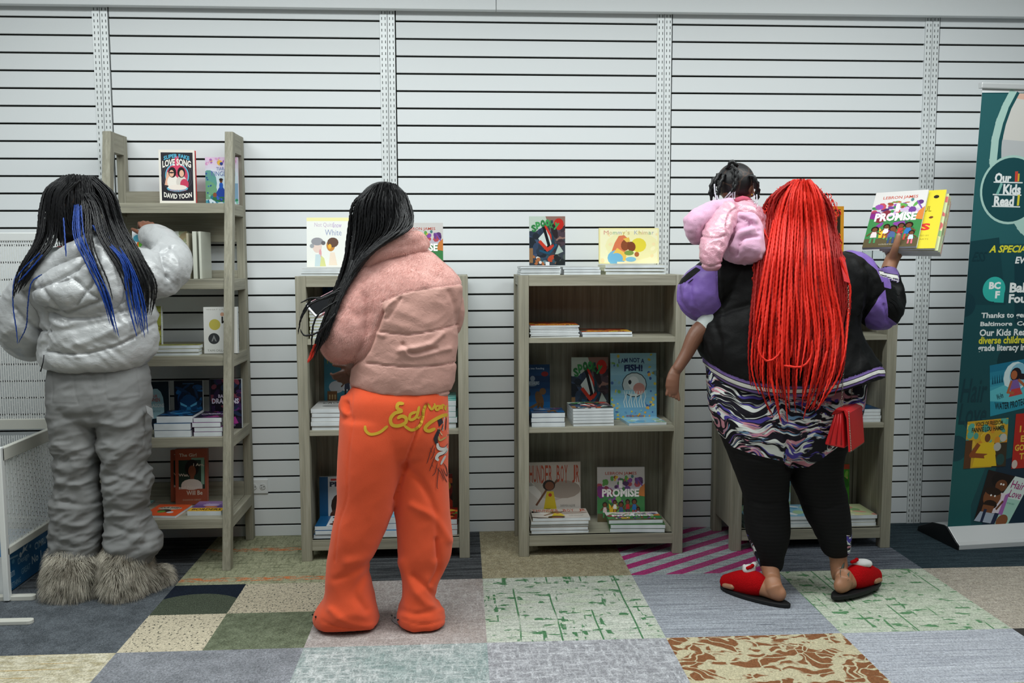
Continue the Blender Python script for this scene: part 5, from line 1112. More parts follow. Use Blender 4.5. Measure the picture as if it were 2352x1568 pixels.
S = Soft(); S.limb([(124, 583, YA-.02, 9), (142, 577, YA-.02, 14), (160, 582, YA-.02, 12)]); h3 = skin_obj(S.melt(.004, 4), 'shirt_collar', flat('#a81822', .8), ja); h3['label'] = 'red shirt collar'
mb = MB(); p = [at(x, y, YA-.13) for x, y in ((101, 815), (99, 832), (93, 853))]; mb.tube(p, [.0022, .002, .0025], 6); mb.build('drawstring', flat('#17181a', .6), ja, smooth=True)
# fur boots
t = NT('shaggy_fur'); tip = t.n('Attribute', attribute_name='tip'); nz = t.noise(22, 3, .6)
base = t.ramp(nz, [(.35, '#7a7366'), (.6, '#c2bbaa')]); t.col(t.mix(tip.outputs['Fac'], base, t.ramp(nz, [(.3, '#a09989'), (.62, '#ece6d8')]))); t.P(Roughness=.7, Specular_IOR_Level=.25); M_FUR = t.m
def boot(rows, toe, seed):
    S = Soft(); S.trunk(rows, e=2.2)
    if toe: S.limb(toe, world=False)
    me = S.melt(.008, 6); bo = skin_obj(me, 'fur_boot', flat('#5e574b', .9), pa)
    zc = lambda c: (c[:, 2] > .012).astype(float)
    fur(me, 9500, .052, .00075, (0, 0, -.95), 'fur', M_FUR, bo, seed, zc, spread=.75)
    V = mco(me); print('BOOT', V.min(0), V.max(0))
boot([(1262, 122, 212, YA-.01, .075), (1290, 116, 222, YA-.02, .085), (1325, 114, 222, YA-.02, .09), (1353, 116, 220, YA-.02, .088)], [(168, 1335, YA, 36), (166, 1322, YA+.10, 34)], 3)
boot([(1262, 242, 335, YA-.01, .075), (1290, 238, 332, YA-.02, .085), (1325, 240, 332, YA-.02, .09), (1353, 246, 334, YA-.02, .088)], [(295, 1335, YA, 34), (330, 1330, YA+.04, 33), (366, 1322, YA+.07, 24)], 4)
# hair
S = Soft(); M_ = Matrix.Rotation(-.28, 3, 'X'); S.ball(hc+Vector((0, -.008, .012)), (.096, .108, .104), M_); S.ball(hc+Vector((0, -.03, -.05)), (.085, .07, .08))
sc_ = S.melt(.006, 4); bv = bvh_of(sc_, ja, ho, tr, body)
t = NT('braided_scalp'); v = t.n('TexVoronoi', feature='DISTANCE_TO_EDGE'); v.inputs['Scale'].default_value = 34; t.set(v.inputs['Vector'], t.coord()); t.col(t.ramp(v.outputs[0], [(.02, '#4a3226'), (.07, '#151416')])); t.P(Roughness=.5); M_SCALP = t.m
scalp = skin_obj(sc_, 'scalp_hair', M_SCALP, pa)
pt = []
pt += sheet([(140, 408), (104, 436), (92, 485), (80, 548), (40, 625), (28, 700)], [(172, 402), (140, 446), (132, 500), (126, 552), (100, 590), (48, 668)], 36, 3, (.82, 1), 1, bulge=3)
pt += sheet([(158, 420), (130, 460), (130, 520), (136, 575)], [(190, 414), (150, 455), (146, 510), (150, 560)], 10, 2, (.9, 1), 2)
pt += sheet([(156, 402), (148, 456), (148, 505), (160, 548)], [(212, 404), (222, 456), (222, 505), (226, 548)], 34, 3, (.85, 1), 3, 2)
pt += sheet([(180, 414), (186, 500), (190, 580), (222, 650), (250, 745)], [(205, 414), (214, 500), (222, 570), (252, 660), (276, 770)], 6, 3, (.8, 1), 4)
pt += sheet([(190, 404), (222, 446), (245, 520), (278, 590), (300, 660), (318, 740)], [(222, 408), (264, 448), (286, 515), (322, 580), (356, 655), (346, 740)], 52, 3, (.78, 1), 5)
pt += sheet([(176, 424), (205, 470), (225, 545), (262, 610), (290, 680)], [(196, 424), (236, 470), (262, 545), (300, 605), (322, 690)], 16, 3, (.8, 1), 6)
hr = braids(bv, pt, .0032, 'braids', HAIR_BLACK, pa, .004, Ydef=YA-.06, seed=2); hr['label'] = 'long black braids'
pb = sheet([(170, 470), (168, 540), (196, 610), (238, 690), (262, 770)], [(186, 470), (196, 545), (222, 610), (252, 680), (276, 790)], 7, 2, (.88, 1), 11, 3, .012)
pb += sheet([(212, 520), (236, 550), (280, 600), (292, 690), (318, 800)], [(226, 510), (262, 552), (304, 610), (330, 690), (342, 780)], 12, 3, (.85, 1), 12, 3, .012)
pb += [[(60, 600, .01), (34, 640, .01), (30, 700, .01), (38, 760, .01), (40, 790, .01)], [(96, 630, .02), (72, 650, .02), (64, 700, .02), (60, 750, .02), (42, 788, .01)], [(92, 580, .012), (58, 612, .012), (36, 640, .012)], [(98, 585, .012), (66, 622, .012), (40, 650, .012)], [(146, 500, .01), (150, 560, .01), (152, 590, .01)]]
h4 = braids(bv, pb, .0026, 'braid_highlights', HAIR_BLUE, pa, .008, Ydef=YA-.08, seed=3); h4['label'] = 'bright blue braids'
# rainbow book in her hand
book('thin rainbow patterned book held in the left person\'s raised hand', .12, .15, .012, tuple(at(303, 610, YA+.33)), (-.1, 0, -.1), c_rain, '#dfe6ea')
# ---------------------------------------------------------------- person in the pink fleece jacket
def decal(bv, items, name, parent, off=.0014, rough=.7):
    "flat print that follows the cloth: items are ('line', pts, width px, colour) or ('poly', pts, colour)"
    mb = MB(); k = 0
    def pr(x, y, o):
        h, n, d = hit(bv, x, y)
        return (h-d*o) if h is not None else None
    for it in items:
        k += 1; o = off+.00012*k
        if it[0] == 'line':
            P = resample([(p[0], p[1], 0) for p in it[1]], step=2.5)[:, :2]; T_ = np.gradient(P, axis=0); T_ /= np.linalg.norm(T_, axis=1)[:, None]+1e-9; W_ = it[2]/2
            prev = None; m = len(P)
            for j in range(m):
                w = W_*(.55+.45*min(1, j/2.0, (m-1-j)/2.0)); a = pr(P[j, 0]-T_[j, 1]*w, P[j, 1]+T_[j, 0]*w, o); b = pr(P[j, 0]+T_[j, 1]*w, P[j, 1]-T_[j, 0]*w, o)
                if prev and a and b and (a-prev[0]).length < .03 and (b-prev[1]).length < .03: mb.add([prev[0], prev[1], b, a], [(0, 1, 2, 3)], 0, it[3])
                prev = (a, b) if a and b else None
        else:
            pts = [pr(x, y, o) for x, y in it[1]]
            if all(p is not None for p in pts):
                c = sum(pts, Vector())/len(pts); n = len(pts); mb.add(pts+[c], [(i, (i+1) % n, n) for i in range(n)], 0, it[2])
    return mb.build(name, print_mat(name, rough), parent)
def merge_into(a, b):
    "print or loose strands become part of the mesh they lie on"
    n0 = len(a.data.materials); n1 = len(a.data.polygons)
    bm = bmesh.new(); bm.from_mesh(a.data); bm.from_mesh(b.data); mats = list(a.data.materials)+list(b.data.materials)
    bm.faces.ensure_lookup_table()
    for f in bm.faces[n1:]: f.material_index += n0; f.smooth = True
    bm.to_mesh(a.data); bm.free(); a.data.materials.clear()
    for m in mats: a.data.materials.append(m)
    k = [p.material_index for p in a.data.polygons]; bpy.data.objects.remove(b); return k
pbn = thing('person', 'person in a pink fleece jacket and orange sweatpants looking at a phone', 'person', (0, 0, 0))
YB_ = -1.03; SK2 = skinmat('dark_brown_skin', '#4d2f22', '#5c3a2a')
hb = at(878, 497, YB_+.02); fb_ = (-.62, .72, -.42); ub = (-.2, .3, 1)
S = Soft(); head(S, hb, .096, fb_, ub, at(905, 590, YB_))
S.trunk([(590, 860, 985, YB_, .08), (640, 830, 1015, YB_, .09), (780, 840, 1015, YB_, .12), (930, 805, 1015, YB_, .12), (990, 800, 1015, YB_, .11)])
S.limb([(845, 980, YB_, 55), (840, 1180, YB_-.02, 36), (812, 1330, YB_-.04, 28), (800, 1420, YB_-.04, 24), (760, 1432, YB_+.0, 22)])
S.limb([(970, 980, YB_, 55), (975, 1180, YB_-.02, 36), (962, 1330, YB_-.04, 28), (965, 1420, YB_-.04, 24), (935, 1432, YB_+.0, 22)])
S.limb([(830, 640, YB_-.02, 38), (790, 770, YB_-.02, 34), (775, 760, YB_+.10, 26), (768, 720, YB_+.24, 19)])
S.limb([(1000, 655, YB_+.02, 30), (1002, 760, YB_+.08, 26), (930, 770, YB_+.22, 24), (850, 790, YB_+.27, 20), (812, 850, YB_+.26, 18)])
hand(S, at(786, 724, YB_+.225), (-.75, .35, .05), (-.1, .3, .7), 1, (.7, .75, .8, .8), .74, spread=.02)
hand(S, at(822, 846, YB_+.26), (-.8, .2, -.5), (.2, .6, .4), -1, (.4, .45, .5, .5), .8)
me = S.melt(.0045, 5); bodyb = skin_obj(me, 'body', SK2, pbn); eyes(hb, .096, fb_, pbn, ub)
# orange sweatpants
t = NT('orange_fleece'); nz = t.noise(500, 3, .7); t.col(t.mix(t.math('MULTIPLY', nz, .5), '#dc4c26', '#ea6844')); t.P(Roughness=.95, Specular_IOR_Level=.1, Sheen_Weight=.3, Sheen_Roughness=.6); t.set(t.b.inputs['Sheen Tint'], (1, .6, .5, 1)); t.bump(nz, .35, .002); M_ORANGE = t.m
S = Soft(); YL = -1.05
S.trunk([(885, 812, 1022, YL, .12), (905, 795, 1028, YL, .135), (930, 784, 1030, YL, .14), (992, 780, 1031, YL, .14), (1040, 779, 1030, YL, .12)])
S.trunk([(960, 781, 965, YL-.02, .12), (1010, 779, 950, YL-.025, .12), (1085, 775, 927, YL-.03, .11), (1152, 775, 908, YL-.03, .10), (1218, 764, 880, YL-.03, .092), (1270, 755, 857, YL-.02, .088), (1307, 751, 852, YL-.02, .085), (1344, 750, 855, YL-.02, .085), (1374, 746, 859, YL-.02, .09), (1396, 731, 864, YL-.02, .095), (1412, 722, 868, YL-.01, .098), (1428, 726, 872, YL-.01, .096)], flat_=True)
S.trunk([(960, 900, 1031, YL+.01, .12), (1010, 905, 1031, YL+.01, .12), (1085, 905, 1029, YL+.01, .105), (1152, 908, 1032, YL+.005, .10), (1222, 913, 1038, YL, .09), (1270, 915, 1035, YL, .088), (1300, 919, 1023, YL, .082), (1337, 924, 1004, YL-.01, .078), (1374, 922, 1000, YL-.01, .080), (1396, 913, 1012, YL-.01, .088), (1414, 912, 1020, YL-.01, .09), (1427, 918, 1023, YL-.01, .09)], flat_=True)
me = S.melt(.0065, 9); V = mco(me); P2 = pjn(V)
w1 = ridge(np.stack([V[:, 0]*8+V[:, 2]*4, V[:, 1]*6, V[:, 2]*7-V[:, 0]*5], 1), 2)
d = (w1-.5)*(.004+.008*sstep(1100, 1400, P2[:, 1]))
d += folds(P2, [([(979, 932), (951, 1011), (929, 1078), (908, 1146)], 3.5, -.010), ([(800, 1290), (850, 1270), (900, 1180)], 12, .007), ([(770, 1330), (820, 1310), (852, 1290)], 8, -.005), ([(840, 1400), (815, 1360), (850, 1310)], 9, -.006), ([(760, 1400), (800, 1430), (860, 1440)], 8, .006),
               ([(930, 1070), (975, 1120), (1005, 1200), (1003, 1280)], 9, -.008), ([(945, 1160), (1000, 1190), (1030, 1240)], 8, .007), ([(1003, 1240), (1008, 1300), (990, 1340)], 5, -.010), ([(925, 1290), (950, 1350), (985, 1390), (1010, 1400)], 9, .008), ([(950, 1320), (980, 1350), (1000, 1372)], 6, -.007), ([(920, 1400), (960, 1410), (1010, 1395)], 7, -.005)])
d += seams(P2, [[(812, 960), (800, 1060), (798, 1140), (780, 1200), (770, 1290)], [(786, 935), (792, 950), (808, 958)], [(740, 1425), (800, 1444), (870, 1434)], [(925, 1420), (970, 1433), (1022, 1422)], [(810, 905), (806, 955)]], 1.8, .003)
d += folds(P2, [([(792, 915), (787, 935), (794, 950)], 6, .012), ([(798, 925), (800, 945)], 4, -.010)])
setco(me, V+mno(me)*d[:, None]); op = skin_obj(me, 'sweatpants', M_ORANGE, pbn)
bvp = bvh_of(op); Z = lambda pts: [(670+x/2.702, 900+y/2.702) for x, y in pts]
YC = '#c9a22e'; it = []
for pts, w in (([(455, 208), (460, 240), (490, 262), (545, 250), (597, 210)], 5), ([(697, 72), (662, 72), (655, 100), (682, 118), (640, 132), (614, 165), (622, 202), (662, 210), (706, 190), (708, 160), (680, 150), (655, 165)], 6), ([(775, 122), (738, 138), (732, 168), (752, 170), (776, 148), (792, 88)], 5), ([(776, 148), (785, 162), (800, 150)], 4),
                ([(697, 208), (745, 236), (792, 212), (812, 165), (818, 120), (833, 78)], 5), ([(846, 72), (868, 108), (888, 82), (884, 70)], 4), ([(918, 84), (896, 90), (896, 110), (912, 108), (922, 82), (924, 108)], 4), ([(934, 108), (936, 80), (950, 84)], 4), ([(966, 84), (954, 92), (956, 110), (970, 100)], 4), ([(975, 140), (930, 150), (862, 188), (828, 224), (850, 242), (892, 226)], 6)):
    it.append(('line', Z(pts), w*1.35, YC))
DK = '#2c2a30'
it += [('poly', Z([(905, 170), (932, 160), (940, 190), (915, 215)]), DK), ('poly', Z([(890, 265), (908, 230), (925, 235), (905, 290), (910, 330), (890, 320), (880, 290)]), DK), ('poly', Z([(945, 150), (968, 130), (970, 250), (935, 240)]), '#c9c8c2'), ('line', Z([(960, 160), (955, 235)]), 2, DK), ('line', Z([(940, 200), (932, 235)]), 2, DK), ('poly', Z([(905, 225), (940, 225), (972, 250), (965, 275), (930, 268)]), '#c8a880'),
       ('line', Z([(912, 275), (920, 300), (960, 280)]), 4, '#b89a60'), ('line', Z([(905, 318), (915, 350), (950, 352), (972, 330)]), 8, '#cfcdc8'), ('line', Z([(912, 318), (922, 340), (950, 342), (970, 320)]), 1.2, DK), ('line', Z([(968, 350), (945, 375), (915, 385), (900, 410), (912, 425)]), 8, '#cfcdc8'), ('line', Z([(966, 362), (945, 385), (918, 397), (908, 412)]), 1.2, DK), ('line', Z([(955, 395), (938, 425), (926, 450)]), 5, '#c2c0bb'), ('line', Z([(970, 262), (975, 300)]), 3, '#6a5a50')]
for pts in ([(880, 330), (862, 370), (850, 410), (838, 445)], [(888, 345), (878, 395), (860, 420)], [(860, 345), (872, 380)], [(885, 405), (872, 445), (855, 490)], [(905, 440), (890, 500), (872, 520)], [(915, 465), (905, 540), (902, 590), (908, 600)], [(925, 470), (945, 520), (965, 560)], [(940, 440), (960, 470), (966, 520), (950, 500), (940, 475)], [(900, 470), (925, 500), (945, 548)], [(868, 440), (880, 470)], [(870, 365), (852, 380)], [(895, 380), (880, 370)]):
    it.append(('line', Z(pts), 1.5, '#7a3a30' if len(pts) < 3 else '#4a2c2c'))
pr_ = decal(bvp, it, 'printed_lettering', op); pr_['label'] = 'yellow script lettering and tattoo style print'
# jacket
t = NT('pink_jacket'); at_ = t.n('Attribute', attribute_name='shell'); f = t.math('GREATER_THAN', at_.outputs['Fac'], 0.0)
nf = t.noise(1, 3, .7, t.coord((260, 260, 90), rot=(0, .5, .4))); fl_ = t.mix(t.noise(10, 3), '#c98d84', '#dba79e'); fl_ = t.mix(t.math('MULTIPLY', nf, .4), fl_, '#f3cfc8')
sh = t.mix(t.noise(5, 2), '#bf9186', '#c89c91'); t.col(t.mix(f, fl_, sh)); t.P(Roughness=t.math('SUBTRACT', .92, t.math('MULTIPLY', f, .38)), Specular_IOR_Level=.35)
wr = t.noise(1, 4, .6, t.coord((50, 50, 50)), dist=.6); b1 = t.mix(f, nf, wr); t.bump(b1, .5, .004); M_PINK = t.m
S = Soft(); YJ = YB_
S.trunk([(575, 868, 985, YJ, .075), (600, 835, 1018, YJ, .105), (640, 810, 1056, YJ, .135), (680, 806, 1058, YJ, .15), (752, 812, 1050, YJ, .155), (840, 808, 1046, YJ, .155), (880, 808, 1040, YJ, .152), (903, 818, 1032, YJ, .145)], e=2.3)
S.limb([(850, 640, YJ-.03, 50), (822, 715, YJ-.05, 55), (798, 775, YJ-.05, 54), (785, 785, YJ+.04, 46), (782, 770, YJ+.14, 36)])
S.limb([(1015, 655, YJ+.02, 42), (1022, 740, YJ+.08, 38), (960, 770, YJ+.2, 34)])
me = S.melt(.0050, 7); V = mco(me); P2 = pjn(V)
shell = [(879, 693), (919, 675), (968, 664), (1020, 658), (1064, 652), (1100, 652), (1100, 990), (780, 990), (792, 846), (806, 838), (830, 822), (850, 796), (868, 748), (881, 718)]
sd = inpoly(P2, shell); isS = sstep(-2, 2, sd)
sm = [[(869, 761), (935, 768), (1002, 758), (1052, 746)], [(842, 833), (902, 840), (968, 843), (1046, 832)], [(811, 890), (869, 906), (968, 910), (1036, 897)]]; edge = [[(879, 693), (919, 675), (968, 664), (1060, 654)], [(881, 718), (868, 748), (850, 796), (830, 822), (803, 840)]]
d = seams(P2, sm, 1.7, .0065)+seams(P2, edge[:1], 1.6, .004)+seams(P2, edge[1:], 5.0, .012)+puff(P2, sm, 18, .003)*isS
w1 = ridge(np.stack([V[:, 0]*9-V[:, 2]*10, V[:, 1]*7, V[:, 2]*16+V[:, 0]*7], 1), 2)
d += (w1-.5)*(.004+.004*isS)+(fbm(V*16)-.5)*.012*(1-isS)
d += folds(P2, [([(905, 690), (890, 705), (884, 725)], 4, .007), ([(920, 685), (902, 712), (890, 730)], 4, -.006), ([(1015, 765), (985, 790), (918, 805)], 6, .008), ([(925, 790), (950, 812), (1000, 800)], 5, -.007), ([(930, 800), (945, 818), (1030, 800)], 5, .005), ([(835, 780), (860, 765), (880, 770)], 6, .006), ([(1030, 670), (1042, 700), (1048, 740)], 6, -.006), ([(770, 700), (800, 720), (850, 715)], 12, -.006), ([(765, 750), (790, 770), (830, 770)], 10, .006)])*isS.clip(.5, 1)
setco(me, V+mno(me)*d[:, None]); attr(me, 'shell', sd); jb = skin_obj(me, 'jacket', M_PINK, pbn)
S = Soft(); S.limb([(842, 608, YJ-.075, 13), (882, 566, YJ-.085, 17), (925, 550, YJ-.08, 18), (958, 546, YJ-.05, 16), (975, 560, YJ-.0, 14)], step=.01); S.limb([(855, 592, YJ-.07, 20), (905, 572, YJ-.08, 22), (962, 566, YJ-.04, 22)])
me = S.melt(.006, 5); V = mco(me); push(me, (fbm(V*24)-.5)*.008); attr(me, 'shell', -np.ones(len(V))*9); cb = skin_obj(me, 'collar', M_PINK, jb)
t = NT('fleece_fibre'); t.col(t.mix(t.noise(12, 3), '#e2aaa0', '#f2ccc5')); t.P(Roughness=.95, Specular_IOR_Level=.1); M_FIB = t.m
fz = fur(jb.data, 42000, .0085, .0004, (-.5, 0, -.75), 'fleece', M_FIB, jb, 8, lambda c: (inpoly(pjn(c), shell) < -1).astype(float)*(c[:, 1] < YJ+.06), segs=2, spread=.9)
fur(cb.data, 9000, .0085, .0004, (-.5, 0, -.6), 'fleece', M_FIB, cb, 9, segs=2, spread=.9)
STL = [('line', l, 1.7, '#7d554d') for l in sm+[[(881, 692), (919, 675.5), (968, 664.5), (1060, 654)]]]
# shoes
MS = flat('#8e9092', .6)
for (x, y, dx) in ((738, 1425, -1), (920, 1427, -1)):
    S = Soft(); S.limb([(x+70, y+8, YB_-.05, 30), (x+30, y+4, YB_-.03, 32), (x+8, y-2, YB_+.01, 30)], asp=.75, up=(0, 0, 1)); m_ = S.melt(.005, 5); V = mco(m_); V[:, 2] = np.maximum(V[:, 2], .003); setco(m_, V); so = skin_obj(m_, 'slide_shoe', MS, pbn)
    mb = MB()
    for k in range(5): p = at(x-20+k*7, y-14+k*5, YB_-.09); mb.sphere(p, .0035, 8, 6)
    mb.build('shoe_hole', flat('#1a1a1a', .8), so)
merge_into(jb, decal(bvh_of(jb), STL, 'seam_stitching', jb, .0004, .8))
# hair
S = Soft(); Mh = Matrix((Vector(fb_).normalized().cross(Vector(ub)).normalized(), Vector(fb_).normalized(), Vector(ub).normalized())).transposed(); S.ball(hb-Vector(fb_).normalized()*.012+Vector((0, 0, .012)), (.094, .106, .102)); S.ball(hb+Vector((.01, -.05, -.045)), (.07, .05, .06))
sc_ = S.melt(.006, 4); bv = bvh_of(sc_, jb, cb); skin_obj(sc_, 'scalp_hair', HAIR_BLACK, pbn)
lf = [(838, 440), (808, 474), (798, 548), (786, 618), (758, 698), (730, 770), (708, 842)]; rt = [(934, 446), (948, 488), (943, 524), (856, 580), (798, 660), (768, 722), (744, 800)]
pt = sheet(lf, rt, 120, 3, (.86, 1), 21, 3, .012, 13)+sheet([(850, 434), (818, 466), (810, 548), (800, 610), (772, 690), (742, 760), (716, 850)], [(914, 426), (934, 476), (928, 520), (840, 590), (790, 665), (758, 732), (735, 800)], 60, 3, (.8, 1), 22, 4, .02, 10)
pt += [[(790, 655, .02), (752, 680, .03), (716, 688, .03), (694, 722, .03), (684, 768, .03)], [(785, 665, .02), (745, 684, .03), (712, 700, .03), (690, 735, .03), (688, 745, .03)], [(780, 672, .02), (742, 686, .03), (715, 684, .03), (690, 696, .03)], [(775, 690, .02), (738, 715, .03), (720, 745, .03), (715, 800, .03)], [(770, 720, .02), (735, 760, .03), (700, 770, .03), (690, 755, .03)]]
hb_ = braids(bv, pt, .0031, 'braids', HAIR_BLACK, pbn, .004, Ydef=YJ-.02, seed=5); hb_['label'] = 'long black twisted braids'
pr2 = sheet([(928, 498), (926, 525)], [(940, 500), (938, 528)], 4, 1, (.9, 1), 23, 1, .012)+sheet([(722, 790), (712, 815), (704, 836)], [(732, 790), (724, 812), (712, 830)], 7, 1, (.85, 1), 24, 1, .022)
hr_ = braids(bv, pr2, .0028, 'braid_highlights', hairmat('red_highlight', '#a02014', '#c23420'), pbn, .006, Ydef=YJ-.05, seed=6); hr_['label'] = 'red braid tips'
# phone
ph = thing('phone', 'pink cased phone held in the left hand of the person in the pink jacket', 'phone', tuple(at(750, 698, YB_+.20)), (-.95, .42, .5))
def rrect(w, h, r, n=6): return [(sx_*(w/2-r)+r*math.cos(a), sz*(h/2-r)+r*math.sin(a)) for sx_, sz, a0 in ((1, 1, 0), (-1, 1, PI/2), (-1, -1, PI), (1, -1, 1.5*PI)) for a in [a0+PI/2*k/n for k in range(n+1)]]
pz_ = Vector((.80, .42, .42)).normalized(); pn_ = Vector((-.05, -.72, .70)); pn_ = (pn_-pz_*pn_.dot(pz_)).normalized(); px__ = (-pn_).cross(pz_)
ph.matrix_world = Matrix(((px__.x, -pn_.x, pz_.x, 0), (px__.y, -pn_.y, pz_.y, 0), (px__.z, -pn_.z, pz_.z, 0), (0, 0, 0, 1))); ph.location = at(758, 690, YB_+.16)
mb = MB(); mb.prism(rrect(.078, .158, .012), 0, .011); mb.build('case', flat('#d9a8b4', .3), ph, bevel=.002)
mb = MB(); mb.prism(rrect(.070, .150, .010), -.0012, .0); mb.build('screen', flat('#15161a', .1, 0, .6), ph)
mb = MB(); mb.prism(rrect(.079, .03, .009), -.0006, .0116, M=Matrix.Translation((0, 0, -.066))); mb.build('case_end', flat('#dfe0e4', .25), ph, bevel=.001)
# ---------------------------------------------------------------- person with long red braids
pc = thing('person', 'person with waist-length red braids, black and purple jacket and patterned leggings', 'person', (0, 0, 0))
YC_ = -.86; SK3 = skinmat('tan_skin', '#9a6c50', '#a87a5e')
hcc = at(1836, 502, YC_); fc = (.25, .95, .02); uc = (.05, 0, 1)
S = Soft(); head(S, hcc, .098, fc, uc, at(1835, 600, YC_))
S.trunk([(585, 1760, 1900, YC_, .09), (625, 1690, 1960, YC_, .13), (740, 1650, 1960, YC_, .16), (850, 1650, 1965, YC_, .16), (960, 1660, 1945, YC_, .13), (1005, 1685, 1920, YC_, .11)])
S.limb([(1740, 990, YC_, 50), (1762, 1150, YC_, 33), (1765, 1290, YC_, 22), (1768, 1310, YC_-.02, 19)])
S.limb([(1878, 990, YC_, 50), (1898, 1150, YC_, 33), (1925, 1280, YC_+.0, 21), (1926, 1300, YC_, 19)])
def foot(S, heel, toe, w=.046):
    h, t_ = Vector(heel), Vector(toe); d = (t_-h).normalized(); s = Vector((d.y, -d.x, 0)).normalized(); L_ = (t_-h).length
    S.limb([tuple(h+d*.028+Vector((0, 0, .030)))+(.031,), tuple(h+d*L_*.35+Vector((0, 0, .034)))+(.032,), tuple(h+d*L_*.62+Vector((0, 0, .026)))+(.034,), tuple(h+d*L_*.78+Vector((0, 0, .020)))+(.028,)], world=True, asp=.8)
    for k in range(5): p = h+d*L_*(.80-.015*abs(k-1))+s*(k-2)*.017; S.limb([tuple(p+Vector((0, 0, .018)))+(.012,), tuple(p+d*.035+Vector((0, 0, .014)))+(.0095,)], world=True, step=.006, n=10)
fh = [(fl(1806, 1394), fl(1664, 1352)), (fl(1918, 1381)+Vector((0, 0, .010)), fl(2012, 1348)+Vector((0, 0, .018)))]
for a, b in fh: foot(S, a+(b-a).normalized()*.006+Vector((0, 0, .014)), b+Vector((0, 0, .014)))
S.limb([tuple(at(1768, 1300, YC_-.02))+(.033,), tuple(at(1774, 1332, YC_-.05))+(.032,), tuple(fh[0][0]+(fh[0][1]-fh[0][0]).normalized()*.055+Vector((0, 0, .07)))+(.033,), tuple(fh[0][0]+(fh[0][1]-fh[0][0]).normalized()*.042+Vector((0, 0, .046)))+(.031,)], world=True)
S.limb([tuple(at(1926, 1290, YC_))+(.033,), tuple(at(1930, 1322, YC_-.015))+(.033,), tuple(fh[1][0]+(fh[1][1]-fh[1][0]).normalized()*.055+Vector((0, 0, .07)))+(.033,), tuple(fh[1][0]+(fh[1][1]-fh[1][0]).normalized()*.042+Vector((0, 0, .046)))+(.031,)], world=True)
S.limb([(1665, 625, YC_, 48), (1608, 680, YC_, 40), (1640, 690, YC_+.16, 30), (1700, 680, YC_+.26, 24), (1740, 670, YC_+.28, 20)])
S.limb([(1962, 625, YC_, 46), (2022, 715, YC_+.02, 36), (2046, 690, YC_+.04, 26), (2040, 628, YC_+.06, 18), (2048, 598, YC_+.07, 16), (2052, 590, YC_+.075, 16)])
hand(S, at(1740, 670, YC_+.28), (1, .1, .1), (.1, -1, .1), 1, (.3, .35, .4, .4), .88)
# right hand gripping the books: thumb in front, fingers behind
wr_ = at(2046, 606, YC_+.07); s_ = mpp(YC_)
def PW(x, y, Y, r): q = at(x, y, Y); return (q.x, q.y, q.z, r)
S.limb([PW(2042, 618, YC_+.06, .026), PW(2050, 594, YC_+.07, .027), PW(2060, 576, YC_+.08, .028)], world=True, step=.008, asp=.8)
S.limb([PW(2050, 590, YC_+.055, .017), PW(2056, 570, YC_+.03, .0135), PW(2061, 553, YC_+.022, .0115), PW(2064, 540, YC_+.020, .0095)], world=True, step=.005)
for k, (x, y, Y) in enumerate(((2092, 575, .10), (2086, 560, .145), (2078, 552, .16), (2070, 548, .165))):
    S.limb([PW(2060, 580-k*3, YC_+.085+.012*k, .013), PW((2060+x)/2+3, (580+y)/2-1, YC_+.09+.015*k, .011), PW(x, y, YC_+Y, .009), PW(x+(-2 if k else 1), y-(16 if k else 2), YC_+Y+.008, .008)], world=True, step=.005)
me = S.melt(.0042, 4); bc = skin_obj(me, 'body', SK3, pc); eyes(hcc, .098, fc, pc, uc)
# leggings
def legmat():
    t = NT('patterned_leggings'); at_ = t.n('Attribute', attribute_name='print'); f = t.ramp(at_.outputs['Fac'], [(.0, 0.0), (.02, 1.0)])
    dn = t.n('TexNoise'); dn.inputs['Scale'].default_value = 5; t.set(dn.inputs['Vector'], t.coord())
    vm = t.n('VectorMath', operation='MULTIPLY_ADD'); t.set(vm.inputs[0], dn.outputs['Color']); vm.inputs[1].default_value = (.30, .0, .30); t.set(vm.inputs[2], t.coord((1, .5, 1)))
    def st(rot, sc, loc=(0, 0, 0), th=(.48, .52)):
        m = t.n('Mapping'); t.set(m.inputs[0], vm.outputs[0]); m.inputs['Rotation'].default_value = (0, rot, 0); m.inputs['Scale'].default_value = sc; m.inputs['Location'].default_value = loc
        n = t.n('TexNoise'); n.inputs['Scale'].default_value = 1; n.inputs['Detail'].default_value = 2; t.set(n.inputs['Vector'], m.outputs[0]); return t.ramp(n.outputs[0], [(th[0], 0.0), (th[1], 1.0)])
    c = t.mix(st(.6, (14, 6, 60), th=(.49, .53)), '#12111a', '#dfe4e0')
    c = t.mix(st(-.5, (12, 5, 55), (3, 1, 2), (.54, .57)), c, '#17141f'); c = t.mix(st(.4, (14, 5, 80), (7, 2, 5), (.60, .63)), c, '#c98a98')
    c = t.mix(st(.9, (15, 5, 80), (1, 6, 8), (.61, .64)), c, '#4a3f96'); c = t.mix(st(-.9, (15, 5, 90), (9, 6, 3), (.63, .66)), c, '#6a8fb0')
    sp = t.n('SeparateXYZ'); t.set(sp.inputs[0], t.coord()); rib = t.math('LESS_THAN', t.math('FRACT', t.math('MULTIPLY', sp.outputs[2], 70)), .5)
    t.col(t.mix(f, t.mix(rib, '#060607', '#0b0b0c'), c)); t.P(Roughness=.78, Specular_IOR_Level=.25); t.bump(rib, .15, .001); return t.m
M_LEG = legmat(); S = Soft()
S.trunk([(835, 1624, 1980, YC_, .14), (880, 1626, 1983, YC_, .155), (935, 1632, 1975, YC_, .175), (970, 1643, 1962, YC_, .175), (1000, 1657, 1948, YC_, .165), (1035, 1672, 1935, YC_, .14)])
